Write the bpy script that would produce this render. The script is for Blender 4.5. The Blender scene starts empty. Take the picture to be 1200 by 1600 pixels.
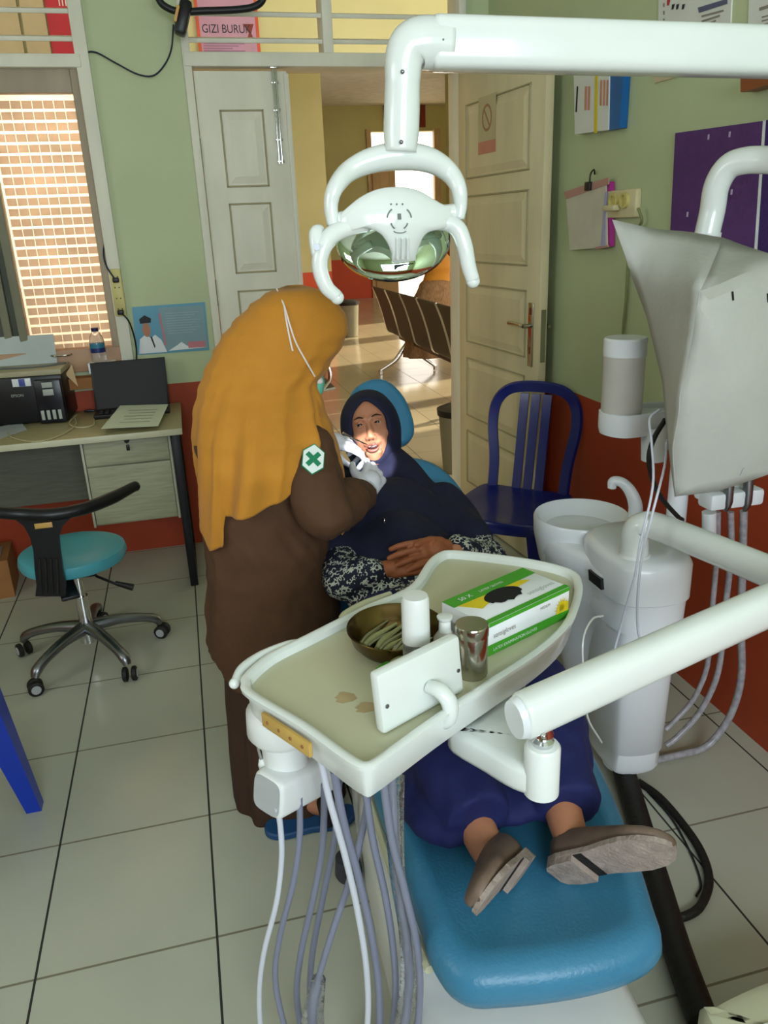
import bpy, bmesh, math, random
from mathutils import Vector, Matrix, noise
from mathutils.bvhtree import BVHTree
random.seed(7)
PI = math.pi
scene = bpy.context.scene
C = scene.collection

# ------------------------------------------------------------------ camera, world, light
H = 1.52
F = 1222.6
R = Matrix(((0.968, 0.121, -0.218), (-0.246, 0.325, -0.913), (-0.039, 0.938, 0.344)))
q_ = R.to_quaternion(); q_.normalize(); R = q_.to_matrix()
cam = bpy.data.cameras.new('camera')
cam.sensor_fit = 'VERTICAL'; cam.sensor_height = 24.0; cam.lens = F / 1600 * 24.0
cam.clip_start = 0.02; cam.clip_end = 200
camo = bpy.data.objects.new('camera', cam); C.objects.link(camo)
camo.matrix_world = Matrix.Translation((0, 0, H)) @ R.to_4x4()
scene.camera = camo

scene.view_settings.view_transform = 'Standard'
scene.view_settings.look = 'None'
scene.view_settings.gamma = 1.0
scene.view_settings.use_curve_mapping = False
scene.view_settings.exposure = -0.2

w = bpy.data.worlds.new('daylight'); scene.world = w; w.use_nodes = True
w.node_tree.nodes['Background'].inputs[0].default_value = (1.0, 0.93, 0.82, 1)
w.node_tree.nodes['Background'].inputs[1].default_value = 3.0


def area(name, loc, target, sx, sy, power, color):
    l = bpy.data.lights.new(name, 'AREA'); l.shape = 'RECTANGLE'; l.size = sx; l.size_y = sy
    l.energy = power; l.color = color
    o = bpy.data.objects.new(name, l); C.objects.link(o); o.location = loc
    o.rotation_euler = (Vector(target) - Vector(loc)).to_track_quat('-Z', 'Y').to_euler()
    return o


area('daylight_rear_window', (0.25, -1.72, 1.75), (0.3, 1, 1.3), 1.7, 1.3, 100, (0.75, 0.88, 1.0))
area('daylight_hall_window', (7.2, 9.0, 1.9), (2, 9.5, 0.8), 5.0, 2.2, 280, (1.0, 0.86, 0.62))
area('hall_left_area', (-3.3, 5.2, 2.3), (1, 5.2, 1.2), 1.6, 1.4, 10, (1.0, 0.90, 0.66))  # unseen warm area light in front of the closed left hall wall
sun = bpy.data.lights.new('sun', 'SUN'); sun.energy = 9.0; sun.angle = 0.02; sun.color = (1.0, 0.86, 0.6)
suno = bpy.data.objects.new('sun', sun); C.objects.link(suno)
suno.rotation_euler = Vector((-0.90, -0.25, -0.38)).to_track_quat('-Z', 'Y').to_euler()


# ------------------------------------------------------------------ image point -> world point
def ray(px, py):
    return R @ Vector((px - 600, -(py - 800), -F))


def at(px, py, Y):
    r = ray(px, py); return Vector((0, 0, H)) + r * (Y / r.y)


def atx(px, py, X):
    r = ray(px, py); return Vector((0, 0, H)) + r * (X / r.x)


def atz(px, py, z):
    r = ray(px, py); return Vector((0, 0, H)) + r * ((z - H) / r.z)


# ------------------------------------------------------------------ materials
def lin(c):
    if isinstance(c, str):
        c = tuple(int(c[i:i + 2], 16) / 255 for i in (0, 2, 4))
    return tuple((v / 12.92 if v <= 0.04045 else ((v + 0.055) / 1.055) ** 2.4) for v in c)


def mat(name, col, rough=0.5, metal=0.0, var=0.08, scale=6.0, bump=0.0, bscale=60.0, coat=0.0, trans=0.0,
        sheen=0.0, ior=1.45, stretch=None, sss=0.0, transl=0.0, spec=None):
    m = bpy.data.materials.new(name); m.use_nodes = True
    nt = m.node_tree; b = nt.nodes['Principled BSDF']; L = nt.links
    c = lin(col)
    tc = nt.nodes.new('ShaderNodeTexCoord')
    mp = nt.nodes.new('ShaderNodeMapping'); L.new(tc.outputs['Object'], mp.inputs[0])
    if stretch: mp.inputs['Scale'].default_value = stretch
    n = nt.nodes.new('ShaderNodeTexNoise'); n.inputs['Scale'].default_value = scale; n.inputs['Detail'].default_value = 5
    L.new(mp.outputs[0], n.inputs['Vector'])
    r = nt.nodes.new('ShaderNodeValToRGB')
    r.color_ramp.elements[0].position = 0.3; r.color_ramp.elements[1].position = 0.7
    r.color_ramp.elements[0].color = tuple(max(0, v * (1 - var)) for v in c) + (1,)
    r.color_ramp.elements[1].color = tuple(min(1, v * (1 + var)) for v in c) + (1,)
    L.new(n.outputs[0], r.inputs[0]); L.new(r.outputs[0], b.inputs['Base Color'])
    b.inputs['Roughness'].default_value = rough; b.inputs['Metallic'].default_value = metal
    b.inputs['IOR'].default_value = ior
    if coat: b.inputs['Coat Weight'].default_value = coat; b.inputs['Coat Roughness'].default_value = 0.08
    if trans: b.inputs['Transmission Weight'].default_value = trans
    if sheen: b.inputs['Sheen Weight'].default_value = sheen; b.inputs['Sheen Roughness'].default_value = 0.5
    if spec is not None: b.inputs['Specular IOR Level'].default_value = spec
    if sss:
        b.inputs['Subsurface Weight'].default_value = sss
        b.inputs['Subsurface Radius'].default_value = (0.01, 0.004, 0.002)
    if bump:
        n2 = nt.nodes.new('ShaderNodeTexNoise'); n2.inputs['Scale'].default_value = bscale; n2.inputs['Detail'].default_value = 4
        L.new(mp.outputs[0], n2.inputs['Vector'])
        bp = nt.nodes.new('ShaderNodeBump'); bp.inputs['Strength'].default_value = bump; bp.inputs['Distance'].default_value = 0.01
        L.new(n2.outputs[0], bp.inputs['Height']); L.new(bp.outputs[0], b.inputs['Normal'])
    if transl:
        t = nt.nodes.new('ShaderNodeBsdfTranslucent'); L.new(r.outputs[0], t.inputs[0])
        mx = nt.nodes.new('ShaderNodeMixShader'); mx.inputs[0].default_value = transl
        L.new(b.outputs[0], mx.inputs[1]); L.new(t.outputs[0], mx.inputs[2])
        L.new(mx.outputs[0], nt.nodes['Material Output'].inputs[0])
    return m


def math_node(nt, op, a, b=None, c=None):
    n = nt.nodes.new('ShaderNodeMath'); n.operation = op
    for i, v in enumerate((a, b, c)):
        if v is None: continue
        if isinstance(v, (int, float)): n.inputs[i].default_value = v
        else: nt.links.new(v, n.inputs[i])
    return n.outputs[0]


def two_tone(name, upper, lower, zcut, rough=0.55):
    m = mat(name, upper, rough, var=0.06, scale=1.8, bump=0.08, bscale=25)
    nt = m.node_tree; b = nt.nodes['Principled BSDF']
    up = b.inputs['Base Color'].links[0].from_socket
    g = nt.nodes.new('ShaderNodeNewGeometry'); s = nt.nodes.new('ShaderNodeSeparateXYZ'); nt.links.new(g.outputs['Position'], s.inputs[0])
    n = nt.nodes.new('ShaderNodeTexNoise'); n.inputs['Scale'].default_value = 3
    rp = nt.nodes.new('ShaderNodeValToRGB'); c = lin(lower)
    rp.color_ramp.elements[0].color = tuple(v * 0.9 for v in c) + (1,); rp.color_ramp.elements[1].color = tuple(min(1, v * 1.1) for v in c) + (1,)
    nt.links.new(g.outputs['Position'], n.inputs['Vector']); nt.links.new(n.outputs[0], rp.inputs[0])
    f = math_node(nt, 'GREATER_THAN', s.outputs[2], zcut)
    mx = nt.nodes.new('ShaderNodeMix'); mx.data_type = 'RGBA'
    nt.links.new(f, mx.inputs[0]); nt.links.new(rp.outputs[0], mx.inputs[6]); nt.links.new(up, mx.inputs[7])
    nt.links.new(mx.outputs[2], b.inputs['Base Color'])
    return m


def tile_mat(name, col, grout, ox, oy, sx, sy, rough=0.22):
    m = mat(name, col, rough, var=0.05, scale=2.5)
    nt = m.node_tree; b = nt.nodes['Principled BSDF']
    base = b.inputs['Base Color'].links[0].from_socket
    g = nt.nodes.new('ShaderNodeNewGeometry'); s = nt.nodes.new('ShaderNodeSeparateXYZ'); nt.links.new(g.outputs['Position'], s.inputs[0])
    def line(sock, o, sp, wd):
        a = math_node(nt, 'SUBTRACT', sock, o); a = math_node(nt, 'DIVIDE', a, sp)
        fr = math_node(nt, 'FRACT', a); fr = math_node(nt, 'SUBTRACT', fr, 0.5); fr = math_node(nt, 'ABSOLUTE', fr)
        return math_node(nt, 'GREATER_THAN', fr, 0.5 - wd / sp / 2)
    lx = line(s.outputs[0], ox, sx, 0.0055); ly = line(s.outputs[1], oy, sy, 0.006)
    mk = math_node(nt, 'MAXIMUM', lx, ly)
    mx = nt.nodes.new('ShaderNodeMix'); mx.data_type = 'RGBA'
    nt.links.new(mk, mx.inputs[0]); nt.links.new(base, mx.inputs[6]); 
    gm = nt.nodes.new('ShaderNodeMix'); gm.data_type = 'RGBA'; nt.links.new(lx, gm.inputs[0]); gm.inputs[6].default_value = lin('77725F') + (1,); gm.inputs[7].default_value = lin(grout) + (1,)
    nt.links.new(gm.outputs[2], mx.inputs[7])
    nt.links.new(mx.outputs[2], b.inputs['Base Color'])
    rr = math_node(nt, 'MULTIPLY_ADD', mk, 0.6, rough); nt.links.new(rr, b.inputs['Roughness'])
    return m


M = dict(
    wall=two_tone('painted_wall', 'BCC79E', 'A8401F', 0.838),
    hallwall=two_tone('hall_wall_paint', 'BDB87A', 'CC4A22', 0.84),
    hallnear=two_tone('hall_near_wall_paint', 'C6C088', 'CC4A22', 1.0),
    ceil=mat('ceiling_paint', 'E6E6DE', 0.8),
    floor=tile_mat('ceramic_floor_tiles', 'B4B5A4', '2A2824', -0.489, 1.833, 0.3925, 0.4137),
    hallfloor=tile_mat('hall_floor_tiles', 'BCB094', '5A4A34', -0.489, 1.833, 0.3925, 0.4137, 0.15),
    wood=mat('cream_painted_wood', 'E2DFCE', 0.5, var=0.07, scale=8, bump=0.05, stretch=(1, 1, 0.3)),
    woodr=mat('yellowed_painted_wood', 'DACDA6', 0.45, var=0.08, scale=7, bump=0.05, stretch=(1, 1, 0.3)),
    woodg=mat('moulding_brown', 'A9A07C', 0.6),  # darker brownish tone for the thin groove lines round the panels
    winframe=mat('beige_window_wood', 'A89A84', 0.55, var=0.12, scale=9, stretch=(1, 1, 0.2)),
    sill=mat('pinkish_sill_wood', 'B58E6E', 0.5, var=0.12),
    blind=mat('backlit_blind_slat', 'E6D8C8', 0.7, transl=0.6),
    strand=mat('blind_strand', 'EDE6D8', 0.7, transl=0.6),
    white=mat('white_gloss_plastic', 'DFE4E0', 0.22, var=0.02, coat=0.3),
    white2=mat('white_satin_plastic', 'DCDFDC', 0.35, var=0.03),
    ivory=mat('ivory_tray_plastic', 'BDBC9E', 0.3, var=0.04, scale=4),
    whitec=mat('cuspidor_white', 'DDE1E4', 0.25, var=0.02, coat=0.2),
    greyp=mat('grey_end_plastic', 'A9ADAE', 0.45),
    teal=mat('teal_vinyl', '39799A', 0.36, var=0.08, scale=5, bump=0.12, bscale=160),
    teal2=mat('teal_vinyl_stool', '4C9EAA', 0.34, var=0.08, scale=5),
    chrome=mat('chrome', 'D8D8DC', 0.12, metal=1.0, var=0.02),
    steel=mat('stainless_steel', 'B9B4A8', 0.16, metal=1.0, var=0.05),
    castalu=mat('cast_aluminium', '8A8C90', 0.33, metal=1.0, var=0.05),
    black=mat('black_plastic', '0E0E10', 0.4, var=0.1),
    blackm=mat('black_metal', '121318', 0.45, var=0.1),
    rubber=mat('black_rubber', '15130F', 0.6, var=0.15, bump=0.3, bscale=80),
    hose=mat('grey_silicone_hose', '7C8092', 0.35, var=0.06),
    hosew=mat('pale_silicone_hose', 'C6CAD4', 0.35, var=0.04),
    hosec=mat('clear_ribbed_hose', '9A989C', 0.25, var=0.25, scale=60),
    film=mat('clear_plastic_film', 'FFFFFF', 0.12, trans=0.96, ior=1.12, bump=0.5, bscale=50),
    cloth=mat('nonwoven_cloth', 'B0B0A8', 0.85, var=0.04, bump=0.12, bscale=60),
    blue=mat('navy_chair_plastic', '14206E', 0.28, var=0.06, coat=0.2),
    bluel=mat('bright_blue_plastic', '1737A8', 0.3, var=0.05),
    purple=mat('purple_felt', '5A3570', 0.9, var=0.1, scale=30, bump=0.3, bscale=200),
    purpled=mat('deep_violet_felt', '402868', 0.9, var=0.1, scale=30, bump=0.3, bscale=200),
    mustard=mat('mustard_fabric', 'BC7E22', 0.8, var=0.05, scale=10, bump=0.12, bscale=220, sheen=0.08),
    brown=mat('brown_twill', '50341F', 0.85, var=0.07, scale=12, bump=0.15, bscale=260),
    brownd=mat('dark_brown_twill', '3C2618', 0.88, var=0.07, scale=12, bump=0.15, bscale=260),
    navy=mat('navy_fabric', '12142F', 0.85, var=0.08, scale=9, bump=0.1, bscale=200),
    royal=mat('royal_blue_fabric', '10184E', 0.8, var=0.1, scale=9, bump=0.12, bscale=200),
    skin=mat('skin', 'B57B5C', 0.5, var=0.06, scale=14, sss=0.12),
    skind=mat('skin_forearm', '9A5A38', 0.5, var=0.08, scale=14, sss=0.1),
    lip=mat('lips', '9A5A4C', 0.45), mouth=mat('mouth_inside', '3A1210', 0.5), tooth=mat('teeth', 'F2EBDC', 0.3),
    eyew=mat('eye_white', 'B8A598', 0.4), iris=mat('iris_dark', '1A0F0A', 0.15), brow=mat('eyebrow', '2A1A12', 0.8),
    glove=mat('latex_glove', 'D6D6DC', 0.4, var=0.04, bump=0.1, bscale=60),
    leather=mat('worn_brown_leather', '6E5B4E', 0.5, var=0.25, scale=22, bump=0.1),
    sole=mat('dusty_shoe_sole', '9A8C82', 0.9, var=0.2, scale=40, bump=0.4, bscale=140),
    paper=mat('paper', 'D9DAD2', 0.75, var=0.03), paperg=mat('greenish_paper', 'D3D9C2', 0.75, var=0.03),
    ink=mat('printed_ink', '2B2B33', 0.7), inkg=mat('faded_ink', '8A8478', 0.7),
    green=mat('box_green', '3F9A24', 0.4), yellow=mat('box_yellow', 'D9C21A', 0.4), boxw=mat('box_white', 'E6E9EC', 0.4),
    boxg=mat('box_grey_print', 'A9ADA6', 0.4),
    holdy=mat('hole_dark_inside', '0C0B0A', 0.9),
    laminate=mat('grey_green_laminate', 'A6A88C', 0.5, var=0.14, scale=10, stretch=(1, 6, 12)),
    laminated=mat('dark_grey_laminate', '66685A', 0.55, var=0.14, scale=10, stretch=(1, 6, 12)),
    desktop=mat('desktop_laminate', 'A0976F', 0.35, var=0.12, scale=8, stretch=(2, 8, 2)),
    card=mat('cardboard', '9C6A3C', 0.8, var=0.08), tape=mat('tan_tape', 'C79C54', 0.5, var=0.1),
    pbeige=mat('beige_printer_lid', 'A9A283', 0.5), tan=mat('tan_plate', 'C8A458', 0.45, var=0.12),
    ylw=mat('cream_yellow_plastic', 'CFC27A', 0.4), cream=mat('cream_switch_plastic', 'D4C99E', 0.35),
    bottlec=mat('clear_bottle', 'F4F8FA', 0.05, trans=0.9, ior=1.3), water=mat('frosted_bottle', 'D8D4CC', 0.3, transl=0.3),
    bluecap=mat('navy_cap', '141B4A', 0.4), labelt=mat('teal_label', '2E7C94', 0.4), labelb=mat('navy_label', '1B2A66', 0.4),
    pink=mat('pink_band', 'C77A86', 0.5), magenta=mat('magenta_folder', 'B02C8C', 0.4), sky=mat('poster_sky_blue', '5F9DB8', 0.45),
    sea=mat('poster_grey_blue', '7E9DA6', 0.45), folderb=mat('blue_folder', '0E5E9E', 0.35),
    poster=mat('pink_poster', 'B48A9E', 0.5), orange=mat('orange_border', 'C2502A', 0.5), red=mat('red_poster', 'B3222E', 0.5),
    darkred=mat('dark_red_frame', '7A2A1A', 0.5), board=mat('cream_board', 'B5A680', 0.6),
    bin=mat('grey_bin_plastic', '7F7D68', 0.5), seatm=mat('bronze_perforated_metal', '3A342A', 0.6, metal=0.0, var=0.15, scale=60),
    cream2=mat('hall_door_wood', 'BFA274', 0.5), maskg=mat('mint_mask', '5FB59C', 0.7), maskw=mat('white_strap', 'E8E0DC', 0.7),
    patchw=mat('patch_white', 'DDE6E2', 0.6), patchg=mat('patch_green', '0E7A52', 0.6),
    amber=mat('amber_label', 'D2A456', 0.5), redl=mat('pale_red_label', 'C88872', 0.6), logo=mat('logo_grey', '6E7670', 0.4),
    shawl=mat('brown_plaid_shawl', '8A6A4A', 0.85, var=0.45, scale=25, stretch=(6, 1, 1)),
    wcloth=mat('hall_white', 'EDE7D8', 0.6), gauze=mat('gauze_green_grey', '9A9A6A', 0.8, var=0.2, scale=30),
    metalb=mat('brown_steel_inside', '6A5634', 0.22, metal=1.0, var=0.15),
)


def mirror_mat():
    m = mat('reflector_glass', 'D3E4D2', 0.05, metal=1.0, var=0.01)
    return m


M['mirror'] = mirror_mat()


def blouse_mat():
    m = mat('navy_white_print_blouse', '1A2038', 0.8, var=0.05)
    nt = m.node_tree; b = nt.nodes['Principled BSDF']
    tc = nt.nodes.new('ShaderNodeTexCoord'); v = nt.nodes.new('ShaderNodeTexVoronoi'); v.feature = 'DISTANCE_TO_EDGE'
    v.inputs['Scale'].default_value = 100
    n = nt.nodes.new('ShaderNodeTexNoise'); n.inputs['Scale'].default_value = 60; n.inputs['Detail'].default_value = 2
    nt.links.new(tc.outputs['Object'], v.inputs['Vector']); nt.links.new(tc.outputs['Object'], n.inputs['Vector'])
    a = math_node(nt, 'LESS_THAN', v.outputs['Distance'], 0.13); c = math_node(nt, 'GREATER_THAN', n.outputs[0], 0.49)
    k = math_node(nt, 'MULTIPLY', a, c)
    mx = nt.nodes.new('ShaderNodeMix'); mx.data_type = 'RGBA'; nt.links.new(k, mx.inputs[0])
    mx.inputs[6].default_value = lin('10142A') + (1,); mx.inputs[7].default_value = lin('B9BCAE') + (1,)
    nt.links.new(mx.outputs[2], b.inputs['Base Color'])
    return m


M['blouse'] = blouse_mat()


# ------------------------------------------------------------------ mesh collector
def catmull(pts, n=8, closed=False):
    pts = [Vector(p) for p in pts]
    if len(pts) < 3 and not closed: return pts
    out = []; N = len(pts)
    for i in range(N if closed else N - 1):
        if closed: p0, p1, p2, p3 = pts[i - 1], pts[i], pts[(i + 1) % N], pts[(i + 2) % N]
        else:
            p1, p2 = pts[i], pts[i + 1]
            p0 = pts[i - 1] if i > 0 else p1 * 2 - p2
            p3 = pts[i + 2] if i + 2 < N else p2 * 2 - p1
        for k in range(n):
            t = k / n
            out.append(0.5 * ((2 * p1) + (p2 - p0) * t + (2 * p0 - 5 * p1 + 4 * p2 - p3) * t * t + (3 * p1 - p0 - 3 * p2 + p3) * t ** 3))
    if not closed: out.append(pts[-1].copy())
    return out


class MB:
    def __init__(s): s.bm = bmesh.new()

    def box(s, c, size, rot=None, bev=0.0, seg=2):
        t = bmesh.new(); bmesh.ops.create_cube(t, size=1.0)
        bmesh.ops.scale(t, vec=size, verts=t.verts)
        if bev: bmesh.ops.bevel(t, geom=t.edges[:], offset=bev, segments=seg, profile=0.5, affect='EDGES')
        mt = Matrix.Translation(c) @ (rot.to_4x4() if rot else Matrix())
        bmesh.ops.transform(t, matrix=mt, verts=t.verts); s.add(t); return s

    def add(s, t):
        me = bpy.data.meshes.new('t'); t.to_mesh(me); t.free(); s.bm.from_mesh(me); bpy.data.meshes.remove(me)

    def hexa(s, p, bev=0.0):   # 8 points: bottom 4, top 4
        t = bmesh.new(); v = [t.verts.new(q) for q in p]
        for f in ((0, 3, 2, 1), (4, 5, 6, 7), (0, 1, 5, 4), (1, 2, 6, 5), (2, 3, 7, 6), (3, 0, 4, 7)): t.faces.new([v[i] for i in f])
        bmesh.ops.recalc_face_normals(t, faces=t.faces)
        if bev: bmesh.ops.bevel(t, geom=t.edges[:], offset=bev, segments=2, profile=0.5, affect='EDGES')
        s.add(t); return s

    def rings(s, rs, cap=True, closed=True):
        bm = s.bm; V = [[bm.verts.new(p) for p in r] for r in rs]; n = len(rs[0])
        for a, b in zip(V[:-1], V[1:]):
            for i in range(n if closed else n - 1):
                j = (i + 1) % n
                bm.faces.new((a[i], a[j], b[j], b[i]))
        if cap and closed:
            bm.faces.new(V[0][::-1]); bm.faces.new(V[-1])
        return s

    def tube(s, pts, r, seg=12, smooth=6, cap=True, sx=1.0):
        pts = [Vector(p) for p in pts]
        if smooth and len(pts) > 2:
            P = catmull(pts, smooth)
            if isinstance(r, (list, tuple)):
                rr = []
                for i in range(len(pts) - 1):
                    for k in range(smooth): rr.append(r[i] + (r[i + 1] - r[i]) * k / smooth)
                rr.append(r[-1])
            else: rr = [r] * len(P)
        else:
            P = pts; rr = list(r) if isinstance(r, (list, tuple)) else [r] * len(P)
        rs = []; up = None
        for i, p in enumerate(P):
            d = (P[min(i + 1, len(P) - 1)] - P[max(i - 1, 0)])
            if d.length < 1e-9: d = Vector((0, 0, 1))
            d.normalize()
            if up is None:
                up = Vector((0, 0, 1)) if abs(d.z) < 0.9 else Vector((0, 1, 0))
            u = d.cross(up)
            if u.length < 1e-6: u = d.orthogonal()
            u.normalize(); v = u.cross(d); up = v
            rs.append([p + (u * math.cos(a) * sx + v * math.sin(a)) * rr[i] for a in [2 * PI * k / seg for k in range(seg)]])
        return s.rings(rs, cap)

    def cyl(s, a, b, r0, r1=None, seg=20): return s.tube([a, b], [r0, r0 if r1 is None else r1], seg, 0)

    def lathe(s, prof, origin=(0, 0, 0), rot=None, seg=28, cap=True):
        rs = []
        for r, z in prof:
            ring = []
            for k in range(seg):
                a = 2 * PI * k / seg; p = Vector((r * math.cos(a), r * math.sin(a), z))
                if rot: p = rot @ p
                ring.append(Vector(origin) + p)
            rs.append(ring)
        return s.rings(rs, cap)

    def ell(s, c, r, rot=None, seg=20):
        t = bmesh.new(); bmesh.ops.create_uvsphere(t, u_segments=seg, v_segments=max(8, seg // 2), radius=1.0)
        bmesh.ops.scale(t, vec=r if hasattr(r, '__len__') else (r, r, r), verts=t.verts)
        bmesh.ops.transform(t, matrix=Matrix.Translation(c) @ (rot.to_4x4() if rot else Matrix()), verts=t.verts)
        s.add(t); return s

    def capsule(s, a, b, r0, r1=None, seg=14):
        r1 = r0 if r1 is None else r1
        s.tube([a, b], [r0, r1], seg, 0); s.ell(a, r0, seg=seg); s.ell(b, r1, seg=seg); return s

    def quad(s, a, b, c, d):
        v = [s.bm.verts.new(p) for p in (a, b, c, d)]; s.bm.faces.new(v); return s

    def prism(s, pts, off):    # polygon extruded by off vector
        a = [s.bm.verts.new(p) for p in pts]; b = [s.bm.verts.new(Vector(p) + Vector(off)) for p in pts]; n = len(pts)
        s.bm.faces.new(a[::-1]); s.bm.faces.new(b)
        for i in range(n): s.bm.faces.new((a[i], a[(i + 1) % n], b[(i + 1) % n], b[i]))
        return s

    def build(s, name, m, parent=None, smooth=True, subsurf=0, angle=40, displace=None, voxel=0, sm=0, solid=0):
        bmesh.ops.recalc_face_normals(s.bm, faces=s.bm.faces)
        me = bpy.data.meshes.new(name); s.bm.to_mesh(me); s.bm.free()
        o = bpy.data.objects.new(name, me); C.objects.link(o)
        if voxel or sm or solid:
            if voxel:
                r = o.modifiers.new('r', 'REMESH'); r.mode = 'VOXEL'; r.voxel_size = voxel
            if sm:
                k = o.modifiers.new('s', 'SMOOTH'); k.iterations = sm; k.factor = 0.5
            if solid:
                k = o.modifiers.new('k', 'SOLIDIFY'); k.thickness = solid; k.offset = 0
            dg = bpy.context.evaluated_depsgraph_get()
            me2 = bpy.data.meshes.new_from_object(o.evaluated_get(dg))
            o.modifiers.clear(); o.data = me2; bpy.data.meshes.remove(me); me = me2; me.name = name
        if displace:
            cs = [v.co.copy() for v in me.vertices]; ns = [v.normal.copy() for v in me.vertices]; flat = []
            for c_, n_ in zip(cs, ns): flat.extend(c_ + displace(c_, n_))
            me.vertices.foreach_set('co', flat); me.update()
        me.materials.clear(); me.materials.append(m)
        if subsurf:
            k = o.modifiers.new('sub', 'SUBSURF'); k.levels = subsurf; k.render_levels = subsurf
        if smooth:
            for p in me.polygons: p.use_smooth = True
            if angle < 180 and not subsurf: me.set_sharp_from_angle(angle=math.radians(angle))
        if parent is not None:
            o.parent = parent; o.matrix_parent_inverse = base_matrix(parent).inverted()
        return o


def base_matrix(o):
    mt = Matrix.Translation(o.location) @ o.rotation_euler.to_matrix().to_4x4()
    if o.parent: return base_matrix(o.parent) @ o.matrix_parent_inverse @ mt
    return mt


def tag(o, label=None, cat=None, group=None, kind=None):
    if label: o['label'] = label
    if cat: o['category'] = cat
    if group: o['group'] = group
    if kind: o['kind'] = kind
    return o


def thing(name, label, cat, loc=(0, 0, 0), group=None):
    o = bpy.data.objects.new(name, None); C.objects.link(o); o.location = loc; o.empty_display_size = 0.05
    return tag(o, label, cat, group)


def kids(o): return [c for c in bpy.data.objects if c.parent == o]


def dup(root, loc, label=None, rotz=None):
    cmap = {}
    for c in bpy.data.objects: cmap.setdefault(c.parent, []).append(c)
    r = root.copy(); C.objects.link(r); r.location = loc
    if rotz is not None: r.rotation_euler = (0, 0, rotz)
    if label: r['label'] = label
    def rec(src, dst):
        for ch in cmap.get(src, []):
            c = ch.copy(); C.objects.link(c); c.parent = dst; rec(ch, c)
    rec(root, r)
    return r


def struct(name, mb, m, **k): return tag(mb.build(name, m, **k), kind='structure')


def offset(poly, d):   # poly: list of (x,y) CCW ; positive d = inset
    n = len(poly); out = []
    for i in range(n):
        a, b, c = Vector(poly[i - 1]), Vector(poly[i]), Vector(poly[(i + 1) % n])
        e1 = (b - a).normalized(); e2 = (c - b).normalized()
        n1 = Vector((-e1.y, e1.x)); n2 = Vector((-e2.y, e2.x)); m_ = (n1 + n2)
        m_ = m_ / max(0.5, m_.length_squared / 2)
        out.append(b + m_ * d)
    return out


def inset(poly, d):
    if d <= 0.025: return offset(poly, d)
    o = offset(poly, 0.025); c = sum(o, Vector((0, 0))) / len(o)
    r = min((p - c).length for p in o)
    k = max(0.05, 1 - (d - 0.025) / max(r, 1e-3))
    return [c + (p - c) * k for p in o]


def ccw(p):
    a = sum(p[i - 1][0] * p[i][1] - p[i][0] * p[i - 1][1] for i in range(len(p)))
    return p if a > 0 else p[::-1]


def solid_outline(mb, poly, prof, zf=None):
    poly = ccw([Vector((p[0], p[1])) for p in poly]); rs = []
    for ins, z in prof:
        o = inset(poly, ins)
        rs.append([Vector((p.x, p.y, z if zf is None else zf(p.x, p.y, z))) for p in o])
    for end, nrm in ((0, 1), (-1, 1)):       # star caps keep concave outlines clean
        c = sum(rs[end], Vector()) / len(rs[end])
        q = [[c + (p - c) * 0.5 for p in rs[end]], [c + (p - c) * 0.02 for p in rs[end]]]
        if end == 0: rs = q[::-1] + rs
        else: rs = rs + q
    mb.rings(rs, True); return mb


def text(name, s, O, u, v, h, m, parent=None, wscale=1.0, lift=0.0006):
    cu = bpy.data.curves.new('t', 'FONT'); cu.body = s; cu.size = 1.0; cu.extrude = 0.0
    o = bpy.data.objects.new('t', cu); C.objects.link(o)
    dg = bpy.context.evaluated_depsgraph_get(); dg.update()
    me = bpy.data.meshes.new_from_object(o.evaluated_get(dg)); bpy.data.objects.remove(o); bpy.data.curves.remove(cu)
    u = Vector(u).normalized(); v = Vector(v).normalized(); nrm = u.cross(v)
    for vt in me.vertices:
        vt.co = Vector(O) + u * vt.co.x * h * wscale + v * vt.co.y * h + nrm * lift
    me.materials.clear(); me.materials.append(m); me.name = name
    ob = bpy.data.objects.new(name, me); C.objects.link(ob)
    if parent is not None: ob.parent = parent; ob.matrix_parent_inverse = base_matrix(parent).inverted()
    return ob


class Sheet:
    """a flat rectangle in space with things printed on it; (s,t) run 0..1 from bottom left"""
    def __init__(s, O, U, V): s.O, s.U, s.V = Vector(O), Vector(U), Vector(V); s.N = s.U.cross(s.V).normalized()
    def P(s, a, b, l=0.0): return s.O + s.U * a + s.V * b + s.N * l
    def poly(s, mb, pts, lift=0.0006): 
        mb.prism([s.P(a, b, lift) for a, b in pts], s.N * 0.0003); return mb
    def rect(s, mb, a0, b0, a1, b1, lift=0.0006): return s.poly(mb, [(a0, b0), (a1, b0), (a1, b1), (a0, b1)], lift)
    def text(s, name, st, a, b, h, m, parent, ws=1.0, lift=0.0012):
        return text(name, st, s.P(a, b), s.U, s.V - s.U.normalized() * s.V.dot(s.U.normalized()), h, m, parent, ws, lift)


BV = {}


def on_surface(objs, px, py, lift=0.002):
    o0 = Vector((0, 0, H)); d = ray(px, py).normalized(); best = None
    for o in objs:
        mw = base_matrix(o.parent) @ o.matrix_parent_inverse if o.parent else Matrix()
        inv = mw.inverted(); a = inv @ o0; b = (inv @ (o0 + d)) - a
        if o.name not in BV: BV[o.name] = BVHTree.FromPolygons([v.co.copy() for v in o.data.vertices], [list(p.vertices) for p in o.data.polygons])
        tr = BV[o.name]
        h, n, i, dist = tr.ray_cast(a, b.normalized())
        if h is not None and (best is None or dist < best[2]):
            if n.dot(b) > 0: n = -n
            best = (mw @ h + n * lift, n, dist)
    return best


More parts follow.
